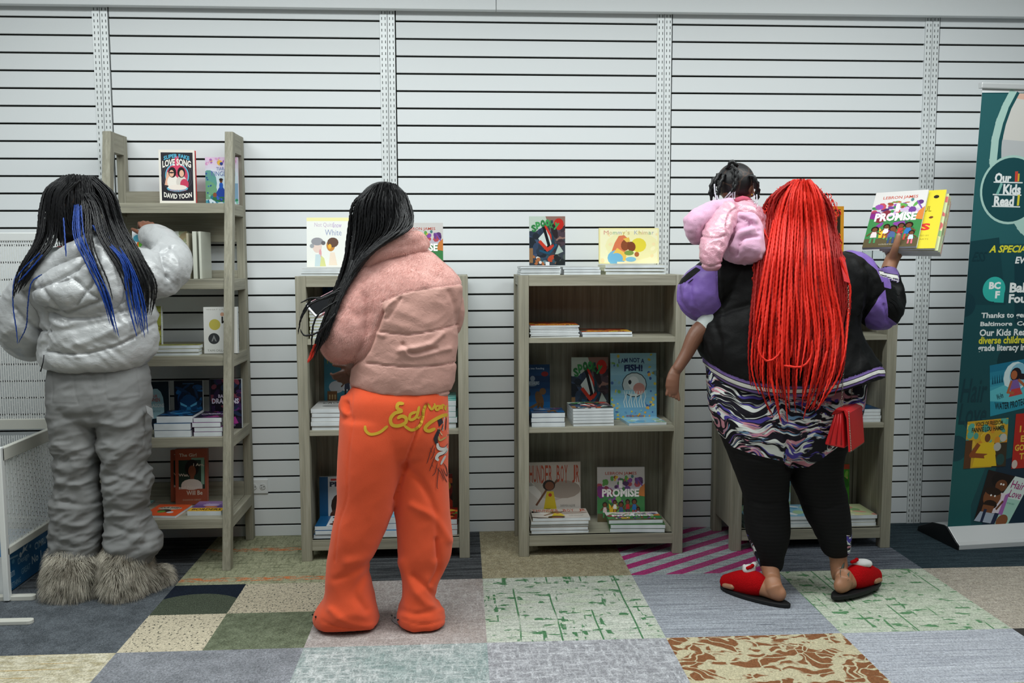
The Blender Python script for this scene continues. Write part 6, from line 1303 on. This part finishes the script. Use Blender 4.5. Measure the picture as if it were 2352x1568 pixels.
S.trunk([(980, 1652, 1812, YC_, .15), (1045, 1676, 1810, YC_, .13), (1097, 1696, 1808, YC_, .10), (1144, 1711, 1806, YC_, .085), (1187, 1712, 1811, YC_, .08), (1231, 1719, 1809, YC_, .078), (1274, 1735, 1798, YC_, .06), (1300, 1747, 1796, YC_, .045)])
S.trunk([(980, 1808, 1955, YC_, .15), (1037, 1809, 1931, YC_, .13), (1093, 1815, 1930, YC_, .10), (1136, 1834, 1941, YC_, .085), (1187, 1853, 1948, YC_, .08), (1231, 1877, 1950, YC_, .07), (1266, 1891, 1948, YC_, .05)])
me = S.melt(.0062, 6); V = mco(me); P2 = pjn(V)
bnd = [(1580, 800), (2020, 800), (2020, 1000), (1930, 1022), (1888, 1053), (1857, 1072), (1817, 1075), (1801, 1060), (1770, 1053), (1730, 1043), (1683, 1026), (1655, 1000), (1590, 950)]
pr_sd = np.maximum(inpoly(P2, bnd), np.maximum(inpoly(P2, [(1700, 1215), (1722, 1230), (1738, 1265), (1760, 1325), (1735, 1325), (1700, 1260)]), inpoly(P2, [(1944, 1228), (1960, 1225), (1960, 1300), (1947, 1290)])))
d = folds(P2, [([(1808, 940), (1810, 1000), (1810, 1075)], 6, -.012), ([(1690, 1040), (1740, 1056), (1806, 1068)], 4, -.004), ([(1720, 1150), (1760, 1158), (1806, 1150)], 5, -.004), ([(1850, 1160), (1890, 1168), (1944, 1155)], 5, -.004), ([(1700, 980), (1745, 1010), (1800, 1015)], 10, .006), ([(1640, 880), (1690, 900), (1760, 905)], 10, -.004)])
w1 = ridge(np.stack([V[:, 0]*8, V[:, 1]*6, V[:, 2]*20], 1), 2); d += (w1-.5)*.004
setco(me, V+mno(me)*d[:, None]); attr(me, 'print', pr_sd*.05); lg = skin_obj(me, 'leggings', M_LEG, pc)
# jacket
t = NT('varsity_jacket'); a1 = t.n('Attribute', attribute_name='purple'); f = t.ramp(a1.outputs['Fac'], [(.0, 0.0), (.01, 1.0)])
a2 = t.n('Attribute', attribute_name='hem'); h = a2.outputs['Fac']
wv = t.noise(1, 3, .7, t.coord((300, 300, 300))); c = t.mix(f, t.mix(wv, '#040405', '#090a0b'), '#7d62ae')
c = t.mix(t.ramp(h, [(.0, 0.0), (.001, 1.0), (.20, 1.0), (.201, 0.0)], 'CONSTANT'), c, '#6f5a94'); c = t.mix(t.ramp(h, [(.0, 0.0), (.28, 1.0), (.62, 0.0)], 'CONSTANT'), c, '#d6d6d0'); c = t.mix(t.ramp(h, [(.0, 0.0), (.20, 1.0), (.28, 0.0)], 'CONSTANT'), c, '#16151a')
c = t.mix(t.ramp(h, [(.0, 0.0), (.62, 1.0), (.70, 0.0)], 'CONSTANT'), c, '#16151a'); c = t.mix(t.ramp(h, [(.0, 0.0), (.70, 1.0), (.90, 0.0)], 'CONSTANT'), c, '#6f5a94')
t.col(c); t.P(Roughness=t.math('SUBTRACT', .62, t.math('MULTIPLY', f, .22)), Specular_IOR_Level=.22); t.bump(t.noise(1, 4, .6, t.coord((35, 35, 45)), dist=.5), .3, .004); M_VAR = t.m
S = Soft()
S.trunk([(572, 1745, 1900, YC_, .095), (590, 1690, 1955, YC_, .13), (620, 1655, 1985, YC_, .155), (690, 1640, 1975, YC_, .18), (750, 1612, 1968, YC_, .195), (802, 1608, 1988, YC_, .205), (836, 1622, 2012, YC_, .222), (860, 1632, 2016, YC_, .228), (884, 1650, 2008, YC_, .225)], e=2.3)
S.limb([(1680, 625, YC_-.01, 58), (1625, 665, YC_, 62), (1612, 682, YC_+.05, 56), (1650, 690, YC_+.16, 46), (1700, 685, YC_+.24, 38)])
S.limb([(1955, 625, YC_, 52), (1990, 670, YC_+.0, 54), (2018, 708, YC_+.01, 52), (2040, 700, YC_+.035, 38), (2048, 668, YC_+.05, 29), (2042, 640, YC_+.055, 23), (2039, 630, YC_+.058, 20)])
me = S.melt(.0062, 7); V = mco(me); P2 = pjn(V)
pur = np.maximum(inpoly(P2, [(1540, 600), (1611, 612), (1630, 606), (1648, 612), (1650, 680), (1657, 700), (1634, 726), (1600, 742), (1530, 760), (1500, 690)]), inpoly(P2, [(1986, 732), (2004, 705), (2024, 675), (2033, 664), (2038, 700), (2040, 728), (2062, 744), (2030, 780), (2006, 786), (1992, 764)]))
pur = np.maximum(pur, inpoly(P2, [(1925, 566), (1960, 568), (2000, 592), (2030, 640), (2024, 650), (2012, 622), (1985, 596), (1955, 580), (1920, 574)])); pur = np.maximum(pur, inpoly(P2, [(2024, 632), (2044, 640), (2046, 664), (2030, 660)])); pur = np.maximum(pur, inpoly(P2, [(1655, 574), (1735, 560), (1735, 572), (1668, 583)]))
blk = inpoly(P2, [(1550, 655), (1600, 615), (1612, 622), (1570, 652)]); pur = np.minimum(pur, -blk)
hl = resample([(p[0], p[1], 0) for p in [(1610, 822), (1639, 840), (1678, 862), (1730, 879), (1800, 887), (1871, 885), (1941, 871), (2018, 843)]], n=60)[:, :2]
yt = np.interp(P2[:, 0], hl[:, 0], hl[:, 1]); hem = (P2[:, 1]-yt)/23.0; hem = np.where((hem > 0) & (P2[:, 1] > 815), hem, 0)
yb_ = yt+24; V2 = V.copy()
cut = P2[:, 1] > yb_                                     # hem runs in a curve: lift what hangs below it
V2[cut, 2] += ((P2[cut, 1]-yb_[cut])*mpp(YC_)*.96)
cuff = inpoly(P2, [(2014, 618), (2060, 612), (2062, 646), (2020, 634)]); cl = (P2[:, 1]-(618+.25*(P2[:, 0]-2018)))/20; hem = np.where((cuff > 0), np.clip(cl, 0.01, .99), hem)
w1 = ridge(np.stack([V[:, 0]*8-V[:, 2]*9, V[:, 1]*6, V[:, 2]*10+V[:, 0]*6], 1), 2); w2 = ridge(np.stack([V[:, 0]*18+V[:, 2]*10, V[:, 1]*12, V[:, 2]*16], 1), 2)
slv = ((P2[:, 0] < 1660) & (P2[:, 1] < 750)) | (P2[:, 0] > 1975)
d = (w1-.5)*.010+(w2-.5)*.007*slv-.004*np.exp(-((P2[:, 1]-yt)/2.5)**2)*(P2[:, 1] > 815)
d += folds(P2, [([(1648, 618), (1651, 683), (1657, 700)], 3, -.007), ([(1585, 655), (1590, 690), (1605, 715)], 5, -.007), ([(1575, 660), (1578, 690), (1590, 715)], 5, .006), ([(1630, 735), (1680, 712), (1720, 700)], 6, -.007), ([(1640, 740), (1655, 790), (1650, 835)], 7, -.006), ([(1615, 765), (1630, 800), (1640, 830)], 6, .006), ([(1972, 728), (1990, 705), (2020, 680)], 4, -.006), ([(1960, 590), (1980, 640), (1975, 700)], 6, .006), ([(1985, 610), (2005, 650), (2000, 690)], 5, -.006), ([(1975, 735), (1985, 790), (2005, 840)], 7, -.005), ([(2030, 700), (2040, 735), (2050, 745)], 3, -.008)])
setco(me, V2+mno(me)*d[:, None]); attr(me, 'purple', pur*.05); attr(me, 'hem', hem); jc = skin_obj(me, 'varsity_jacket', M_VAR, pc)
bvj = bvh_of(jc); WH = '#c4c4c8'; it = []
for pts in ([(2052, 660), (2062, 672), (2068, 690)], [(2042, 690), (2055, 700), (2066, 725)], [(2046, 684), (2060, 694), (2070, 712)], [(2040, 700), (2050, 716), (2062, 732)], [(1572, 648), (1582, 638), (1590, 634)], [(1580, 650), (1592, 640)], [(1925, 690), (1930, 700), (1928, 715)], [(1932, 706), (1940, 708), (1942, 722), (1930, 726), (1932, 712)], [(1926, 722), (1928, 735)], [(1800, 800), (1808, 815), (1820, 822)], [(1812, 795), (1812, 830)], [(1868, 822), (1885, 812), (1895, 800)], [(1895, 792), (1918, 790)], [(1908, 775), (1910, 800)]): it.append(('line', pts, 1.8, WH))
it += [('poly', [(2054, 656), (2060, 660), (2068, 676), (2062, 678)], '#8e8e96'), ('line', [(1936, 712), (1940, 704)], 4, '#8a5ab8')]
merge_into(jc, decal(bvj, it, 'printed_marks', jc))
# slippers
t = NT('red_plush'); nz = t.noise(260, 3, .7); t.col(t.mix(nz, '#9c0a10', '#cc0f16')); t.P(Roughness=.95, Specular_IOR_Level=.1); t.bump(nz, .8, .006); M_RED = t.m
for i, (a, b) in enumerate(fh):
    a2, b2 = Vector(a), Vector(b); d_ = (b2-a2); z_ = Vector((0, 0, 1)); L_ = d_.length; dn_ = d_.normalized(); s_v = Vector((dn_.y, -dn_.x, 0)).normalized()
    mb = MB(); pts = [];  n = 32
    for k in range(n):
        q = 2*PI*k/n; u = .5+.56*math.cos(q); wd = .046*(1+.12*math.cos(q))*math.sin(q); pts.append(a2+d_*u+s_v*wd)
    mb.add([tuple(p+z_*(.001 if i == 0 else .0)) for p in pts]+[tuple(p+z_*.016) for p in pts], [list(range(n)), list(range(n, 2*n))[::-1]]+[(k, k+n, (k+1) % n+n, (k+1) % n) for k in range(n)])
    sl_ = mb.build('sole', flat('#0f0f11', .6), None, smooth=False, bevel=.003)
    S = Soft(); S.limb([tuple(a2+d_*u+z_*zz)+(r,) for u, zz, r in ((.50, .056, .050), (.64, .050, .051), (.80, .038, .046), (.93, .030, .036))], world=True, asp=.82)
    m_ = S.melt(.005, 4); V = mco(m_); V[:, 2] = np.maximum(V[:, 2], .012+a2.z*.5); setco(m_, V)
    up_ = skin_obj(m_, 'slipper', M_RED, pc); sl_.parent = up_
    S = Soft(); c_ = a2+d_*(.60 if i == 0 else .56)+z_*.105
    if i == 0: S.ball(c_, (.026, .022, .019)); S.ball(c_+Vector((.024, .01, .014)), (.012, .01, .012)); S.ball(c_+Vector((-.018, 0, .012)), .008)
    else: S.ball(c_+Vector((.01, 0, 0)), (.040, .022, .016)); S.ball(c_+Vector((.03, 0, -.004)), (.02, .018, .012))
    pm = skin_obj(S.melt(.004, 3), 'pompom', flat('#d9d9d6', .9), up_); pm['label'] = 'white plush pompom'
    S = Soft(); q = c_+Vector((-.002 if i == 0 else -.028, -.018, .014)); S.ball(q, (.009, .008, .007)); S.ball(q+Vector((.009, 0, .006)), (.008, .006, .008)); S.ball(q+Vector((-.009, 0, -.003)), (.008, .006, .007))
    bw = skin_obj(S.melt(.0025, 2), 'bow', M_RED, up_)
# ankle tattoo
tt = decal(bvh_of(bc), [('line', [(1934, 1300), (1930, 1312), (1931, 1325)], 1.4, '#3d4a44'), ('poly', [(1934, 1298), (1940, 1290), (1939, 1304), (1934, 1312)], '#46544c'), ('poly', [(1946, 1318), (1951, 1312), (1950, 1330), (1946, 1334)], '#46544c'), ('poly', [(1926, 1308), (1931, 1303), (1930, 1314)], '#46544c')], 'tattoo', bc, .0006, .5)
# hair
S = Soft(); S.ball(hcc+Vector((0, -.012, .012)), (.096, .108, .108)); S.ball(hcc+Vector((0, -.04, -.06)), (.09, .075, .09))
sc_ = S.melt(.006, 4); V = mco(sc_); bv = bvh_of(sc_, jc, lg)
t = NT('red_scalp'); t.col(t.mix(t.noise(50, 2), '#4a100c', '#8c150e')); t.P(Roughness=.7); skin_obj(sc_, 'scalp_hair', t.m, pc)
lf = [(1800, 428), (1762, 462), (1744, 510), (1734, 590), (1724, 700), (1720, 800), (1718, 860), (1736, 935)]; rt = [(1872, 424), (1906, 470), (1922, 520), (1934, 590), (1950, 680), (1944, 770), (1936, 850), (1912, 930)]
p1 = sheet(lf, rt, 105, 3, (.68, .97), 31, 5, .008, 8)
p1 += sheet([(1812, 420), (1775, 455), (1760, 520), (1745, 600), (1732, 720), (1728, 830), (1740, 900), (1776, 985)], [(1868, 420), (1898, 460), (1912, 520), (1925, 600), (1938, 700), (1934, 800), (1920, 870), (1880, 960)], 64, 4, (.66, 1.0), 32, 7, .020, 6)
p2 = sheet([(1822, 414), (1790, 450), (1768, 530), (1748, 640), (1732, 760), (1730, 850), (1748, 920), (1790, 1000)], [(1862, 414), (1885, 450), (1900, 530), (1915, 640), (1935, 760), (1925, 850), (1895, 920), (1846, 985)], 56, 3, (.66, 1), 33, 8, .034)
p2 += [[(1748, 520, .02), (1756, 555, .025), (1780, 566, .03), (1800, 562, .03)], [(1750, 480, .02), (1756, 530, .025), (1772, 558, .03), (1796, 572, .03)], [(1752, 740, .03), (1742, 800, .035), (1760, 828, .04), (1785, 818, .04), (1797, 790, .04), (1790, 740, .03)], [(1930, 590, .02), (1952, 655, .03), (1950, 700, .03), (1942, 800, .03), (1930, 850, .03)], [(1800, 840, .03), (1840, 842, .035), (1862, 820, .03), (1866, 780, .03)]]
h1 = braids(bv, p1, .0040, 'braids', hairmat('gap_shade_red_braids', '#7c0c07', '#a8140c', .55), pc, .004, Ydef=YC_-.05, seed=8); h1['label'] = 'red crimped under-braids, coloured darker as shade in the gaps'  # under-layer coloured darker, for variation and as shade in gaps between bright braids
h2_ = braids(bv, p2, .0044, 'braids', HAIR_RED, pc, .006, Ydef=YC_-.08, seed=9, plait=.12); h2_['label'] = 'bright red thick braids'
R = random.Random(5); fr = []
for k in range(70):
    a = R.uniform(PI*.05, PI*.95); x = 1838+R.uniform(78, 92)*math.cos(a); y = 500-R.uniform(70, 84)*math.sin(a); fr.append([(x, y, 0), (x+R.uniform(-6, 6), y+R.uniform(2, 9), .01), (x+R.uniform(-8, 8), y+R.uniform(8, 22), .006)])
for k in range(50):
    s_ = R.choice((-1, 1)); y = R.uniform(470, 640); x = (1746-(y-500)*.08 if s_ < 0 else 1915+(y-470)*.16)+R.uniform(-4, 4); fr.append([(x, y, 0), (x+s_*R.uniform(2, 7), y+R.uniform(4, 12), .01), (x+R.uniform(-4, 4), y+R.uniform(12, 30), .006)])
h3_ = braids(bv, fr, .0016, 'braids', HAIR_RED, pc, .004, Ydef=YC_-.04, seed=10, plait=.5)

merge_into(h2_, h3_)
# handbag
t = NT('red_leather'); t.col('#b8141a'); t.P(Roughness=.35, Specular_IOR_Level=.5); q = t.noise(1, 2, .5, t.coord((300, 300, 300))); t.bump(q, .2, .001); M_RL = t.m
M_CH = flat('#8f8578', .3, .9, .5, 'chain_metal')
bgY = YC_-.235; bo_ = at(1920, 1024, bgY)
bag = thing('handbag', "small red leather handbag hanging on a chain at the red-haired person's hip", 'handbag', tuple(bo_), (0, 0, -.66))
mb = MB()   # body: gusset towards the room, front flap to the right
g = [(-.040, 0), (.030, -.006), (.020, .125), (-.006, .125)]
mb.prism(g, 0, .185); mb.build('bag_body', M_RL, bag, bevel=.006, seg=3)
mb = MB(); mb.prism([(.024, .128), (-.006, .128), (-.012, .118), (-.002, .133), (.028, .133), (.040, .12), (.052, -.012), (.044, -.016), (.034, .1)], -.004, .189); mb.build('flap', M_RL, bag, bevel=.002)
for x in (-.022, .0, .018):
    mb = MB(); mb.tube([(x, -.002, .006), (x*.4+.006, -.001, .115)], .0022, 6); mb.build('gusset_fold', M_RL, bag, smooth=True)
mb = MB()
for k in range(30): mb.tube([(.047+.0016, .004+k*.0062, -.016), (.047+.0016, .0085+k*.0062, -.012)], .0024, 6)
for k in range(24): f = k/23; mb.tube([(.040+.012*(1-f)+.001, -.0045, -.012+.135*f), (.040+.012*(1-f)+.001, -.0045, -.008+.135*f)], .0022, 6)
mb.build('chain_trim', M_CH, bag, smooth=True)
def chain(name, pts2, Y0, Y1, par):
    P = resample([tuple(at(x, y, Y0+(Y1-Y0)*i/(len(pts2)-1))) for i, (x, y) in enumerate(pts2)], .0075); mb = MB(); Mi = par.matrix_basis.inverted()
    for i in range(len(P)-1):
        a, b = Vector(P[i]), Vector(P[i+1]); d_ = (b-a); u = Vector((1, 0, 0)) if i % 2 else Vector((0, 1, 0)); u = (u-d_.normalized()*u.dot(d_.normalized())).normalized(); c = (a+b)/2
        ring = [Mi @ (c+d_*.62*math.cos(q)+u*.0028*math.sin(q)) for q in [2*PI*j/8 for j in range(9)]]; mb.tube(ring, .0009, 4, cap=False)
    return mb.build(name, M_CH, par, smooth=True)
bpy.context.view_layer.update()
chain('chain_strap', [(1948, 656), (1949, 736), (1942, 800), (1936, 870), (1933, 935)], YC_-.20, bgY-.0, bag)
chain('chain_strap', [(1957, 880), (1956, 905), (1955, 932)], YC_-.20, bgY+.12, bag)
P = [at(1926, 572, YC_-.12), at(1936, 600, YC_-.165), at(1946, 648, YC_-.195)]; mb = MB(); Mi = bag.matrix_basis.inverted(); vs = []
for p in P: vs += [Mi @ (p+Vector((-.011, 0, .004))), Mi @ (p+Vector((.011, 0, -.004))), Mi @ (p+Vector((.011, .003, -.004))), Mi @ (p+Vector((-.011, .003, .004)))]
mb.add(vs, [(0, 1, 5, 4), (4, 5, 9, 8), (3, 7, 6, 2), (7, 11, 10, 6), (0, 4, 7, 3), (4, 8, 11, 7), (1, 2, 6, 5), (5, 6, 10, 9), (0, 3, 2, 1), (8, 9, 10, 11)]); mb.build('shoulder_strap', M_RL, bag)

# books held up in the right hand
o0 = at(1980, 569, YC_+.10); uu = at(2105, 565, YC_-.02)-o0; lo_, hi_ = -.3, .5
for _ in range(40):
    md_ = (lo_+hi_)/2; vv = at(2013, 443, YC_+.10+md_)-o0
    if (vv.dot(uu) < 0) == ((at(2013, 443, YC_+.10+lo_)-o0).dot(uu) < 0): lo_ = md_
    else: hi_ = md_
bw_, bh_ = uu.length, vv.length
ux = uu.normalized(); vz = (vv-ux*vv.dot(ux)).normalized(); yy = vz.cross(ux)
def held(label, du, dv, dy, w, h, t_, art, cover, twist=0, hard=False, gloss=False):
    r = book(label, w, h, t_, (0, 0, 0), (0, 0, 0), art, cover, hard, None, 3, gloss)
    M = Matrix(((ux.x, yy.x, vz.x, 0), (ux.y, yy.y, vz.y, 0), (ux.z, yy.z, vz.z, 0), (0, 0, 0, 1))) @ Matrix.Rotation(twist, 4, 'Z'); p = o0+ux*du+vz*dv+yy*dy; M.translation = p; r.matrix_world = M; return r
held('picture book with white lettering, front one of the books held up in the raised hand', 0, 0, 0, bw_, bh_, .010, c_promise, '#c9d0d8', gloss=True)
held('yellow picture book held behind the front book in the raised hand', .060, .004, .014, bw_*1.0, bh_*1.03, .010, c_yellow, '#dccb2e', .02)
held('cream-edged book, third of those held in the raised hand', .068, .008, .027, bw_*1.0, bh_*1.0, .008, c_pastel, '#c4b48a', .04)
held('pale green book, fourth of those held in the raised hand', .074, .012, .037, bw_*1.0, bh_*.97, .010, c_green_spines, '#8fa06c', .05)
held('brown book hindmost of those held in the raised hand', .074, .016, .049, bw_*1.0, bh_*.92, .012, c_orgmix, '#7a3f28', .06)
# ---------------------------------------------------------------- small child carried on the arm
pd = thing('person', 'small child in a shiny pink coat with beaded braids, carried on the left arm', 'person', (0, 0, 0))
YD = -.90; hd_ = at(1692, 424, YD+.02); fd = (.75, .62, -.12); SK4 = skinmat('child_skin', '#6d4836', '#7c5644')
S = Soft(); head(S, hd_, .071, fd, (0, 0, 1), at(1690, 480, YD))
S.trunk([(478, 1660, 1730, YD, .05), (520, 1650, 1745, YD+.03, .07), (600, 1650, 1750, YD+.06, .08), (650, 1650, 1745, YD+.08, .08)])
S.limb([(1655, 500, YD-.02, 22), (1636, 560, YD-.10, 20), (1634, 580, YD-.13, 15), (1634, 590, YD-.13, 13)]); S.limb([(1725, 500, YD+.02, 22), (1750, 540, YD+.10, 19), (1730, 580, YD+.16, 16)])
S.limb([(1680, 650, YD+.08, 38), (1645, 730, YD+.05, 27), (1602, 765, YD+.02, 21), (1577, 812, YD+.01, 15.5), (1556, 846, YD, 13)])
S.limb([(1720, 650, YD+.10, 36), (1745, 740, YD+.16, 28), (1748, 820, YD+.18, 20), (1748, 860, YD+.18, 17), (1750, 890, YD+.20, 15)])
S.ball(at(1552, 852, YD+.004), (.019, .022, .019)); S.limb([(1552, 850, YD, 13), (1546, 868, YD-.008, 15.5), (1544, 888, YD-.010, 16.5), (1545, 897, YD-.010, 15)], asp=.62)
for k, (x, y) in enumerate(((1532, 909), (1539, 912), (1545, 914), (1551, 917), (1557, 921))): S.limb([(1534+k*5.2, 894, YD-.012, 4.2), (x-1+k*.9, y-3, YD-.016, 3.5)], step=.003, n=10)
hand(S, at(1634, 588, YD-.13), (0, 0, -1), (.3, 1, 0), 1, (1.1, 1.1, 1.1, 1.1), .42)
me = S.melt(.0024, 3); bd = skin_obj(me, 'body', SK4, pd); eyes(hd_, .071, fd, pd)
mb = MB(); p = at(1727, 447, YD-.04); mb.sphere(p, .0028, 8, 6); mb.build('earring', flat('#d8b040', .2, 1), pd, smooth=True)
t = NT('shiny_pink'); t.col(t.mix(t.noise(8, 2), '#cf93a4', '#dba6b6')); t.P(Roughness=.16, Specular_IOR_Level=.7, Coat_Weight=.5, Coat_Roughness=.1); t.bump(t.noise(1, 4, .7, t.coord((60, 60, 60)), dist=1.0), .6, .006); M_SP = t.m
t = NT('pink_plush'); nz = t.noise(300, 3); t.col(t.mix(nz, '#c896b4', '#dcaec8')); t.P(Roughness=.9, Sheen_Weight=.4); t.bump(nz, .3, .002); M_PP = t.m
S = Soft(); S.trunk([(468, 1660, 1732, YD, .055), (485, 1648, 1748, YD, .075), (530, 1648, 1752, YD+.02, .095), (590, 1655, 1752, YD+.05, .10), (640, 1660, 1745, YD+.07, .10)])
S.limb([(1668, 490, YD-.05, 30), (1645, 540, YD-.11, 32), (1636, 575, YD-.14, 29), (1633, 602, YD-.15, 24)])
S.limb([(1715, 492, YD, 26), (1750, 515, YD+.03, 24), (1762, 560, YD+.1, 20)])
me = S.melt(.005, 5); V = mco(me); P2 = pjn(V); w2 = ridge(np.stack([V[:, 0]*30+V[:, 2]*16, V[:, 1]*20, V[:, 2]*34], 1), 2)
setco(me, V+mno(me)*((w2-.5)*.010+seams(P2, [[(1611, 541), (1640, 548), (1668, 540)], [(1610, 606), (1635, 612), (1656, 604)], [(1668, 520), (1676, 490), (1700, 474)]], 2.2, .006))[:, None]); cd = skin_obj(me, 'coat', M_SP, pd)
S = Soft(); S.limb([(1640, 478, YD-.06, 20), (1608, 500, YD-.07, 26), (1594, 520, YD-.07, 26), (1600, 545, YD-.06, 18)]); S.limb([(1640, 478, YD-.06, 18), (1675, 468, YD-.05, 13)]); S.limb([(1595, 505, YD-.07, 16), (1580, 508, YD-.07, 12)])
me = S.melt(.0045, 5); V = mco(me); push(me, (fbm(V*26)-.5)*.014); hdn = skin_obj(me, 'hood', M_PP, cd); hdn['label'] = 'soft pink printed hood lining'
S = Soft(); S.trunk([(500, 1684, 1738, YD-.03, .06), (540, 1668, 1746, YD-.045, .09), (580, 1664, 1746, YD-.045, .10), (592, 1668, 1742, YD-.04, .09)]); S.limb([(1700, 500, YD-.08, 12), (1722, 510, YD-.09, 15), (1735, 535, YD-.08, 14)])
me = S.melt(.0045, 5); V = mco(me); P2 = pjn(V); push(me, (ridge(V*20)-.5)*.018+folds(P2, [([(1674, 566), (1688, 532), (1722, 515)], 4, -.012), ([(1693, 584), (1704, 550), (1742, 542)], 4, -.012), ([(1700, 500), (1728, 512), (1742, 530)], 4, -.010), ([(1680, 575), (1696, 542), (1730, 528)], 5, .008)])); hdn = skin_obj(me, 'sweatshirt', M_PP, pd); hdn['label'] = 'soft pink sweatshirt under the coat'
its = [('poly', [(x, y-3), (x+3.4, y), (x, y+3), (x-3.4, y)], c) for x, y, c in ((1596, 504, '#c9b44a'), (1618, 484, '#b8983c'), (1646, 464, '#6a9ab8'), (1596, 548, '#b0305c'), (1712, 506, '#c9b44a'), (1722, 522, '#b83a6c'), (1711, 543, '#8ab0c8'), (1700, 560, '#c9b44a'), (1600, 530, '#d88a9c'))]
hod = [c for c in cd.children if c.name.startswith('hood')][0]
for g_, sel in ((hod, lambda i: i[1][0][0] < 1650), (hdn, lambda i: i[1][0][0] > 1650)): merge_into(g_, decal(bvh_of(g_), [i for i in its if sel(i)], 'printed_pattern', g_, .0006))
S = Soft(); S.limb([(1693, 460, YD-.045, 7), (1708, 457, YD-.04, 8), (1722, 462, YD-.02, 7)]); cc = skin_obj(S.melt(.003, 3), 'collar', flat('#c4566e', .8), cd)
S = Soft(); S.limb([(1645, 722, YD+.03, 34), (1622, 748, YD+.03, 26)]); sh = skin_obj(S.melt(.005, 4), 'shorts', flat('#c9d2d0', .8), pd)
# hair
S = Soft(); S.ball(hd_-Vector(fd).normalized()*.008+Vector((0, 0, .008)), (.069, .071, .070)); sc_ = S.melt(.004, 3); bv = bvh_of(sc_, cd, bd)
t = NT('parted_scalp'); v = t.n('TexVoronoi', feature='DISTANCE_TO_EDGE'); v.inputs['Scale'].default_value = 17; t.set(v.inputs['Vector'], t.coord()); t.col(t.ramp(v.outputs[0], [(.02, '#3d2c24'), (.05, '#121113')])); t.P(Roughness=.5); t.bump(t.noise(1, 3, .6, t.coord((300, 300, 60))), .5, .002); skin_obj(sc_, 'scalp_hair', t.m, pd)
tw = [[(1652, 402, 0), (1638, 415, .01), (1632, 440, .012), (1636, 462, .012)], [(1655, 398, 0), (1646, 410, .01), (1640, 436, .012), (1642, 455, .012)], [(1664, 400, 0), (1654, 425, .01), (1648, 450, .014), (1646, 462, .014)], [(1682, 376, .0), (1684, 400, .006), (1686, 425, .01), (1680, 444, .012)], [(1690, 384, .0), (1692, 405, .006), (1690, 428, .01), (1686, 440, .012)], [(1672, 384, .0), (1680, 372, .012), (1690, 376, .012), (1692, 386, .01)], [(1668, 388, .0), (1678, 376, .016), (1688, 374, .018)],
      [(1722, 402, 0), (1732, 410, .01), (1738, 435, .0), (1736, 458, .0)], [(1728, 404, 0), (1738, 416, 0), (1742, 438, 0), (1740, 460, 0)]]
hb2 = braids(bv, tw, .0075, 'braids', HAIR_BLACK, pd, .002, Ydef=YD, seed=12, plait=.25, n=8)
mb = MB()
for a, b in (((1664, 456), (1679, 440)), ((1669, 458), (1683, 442)), ((1682, 434), (1683, 456)), ((1688, 434), (1687, 456)), ((1731, 446), (1733, 466)), ((1738, 448), (1740, 474)), ((1641, 424), (1642, 444)), ((1647, 450), (1650, 461)), ((1643, 446), (1645, 460))):
    n = max(3, int(math.hypot(b[0]-a[0], b[1]-a[1])/2.6))
    for k in range(n+1):
        x, y = a[0]+(b[0]-a[0])*k/n, a[1]+(b[1]-a[1])*k/n; h, _, dr = hit(bv, x, y); p = (h-dr*.012) if h is not None else at(x, y, YD-.05); mb.sphere(p, .0027, 8, 6)
hbd = mb.build('hair_beads', flat('#dfe0ea', .2), pd, smooth=True); hbd['label'] = 'white hair beads'
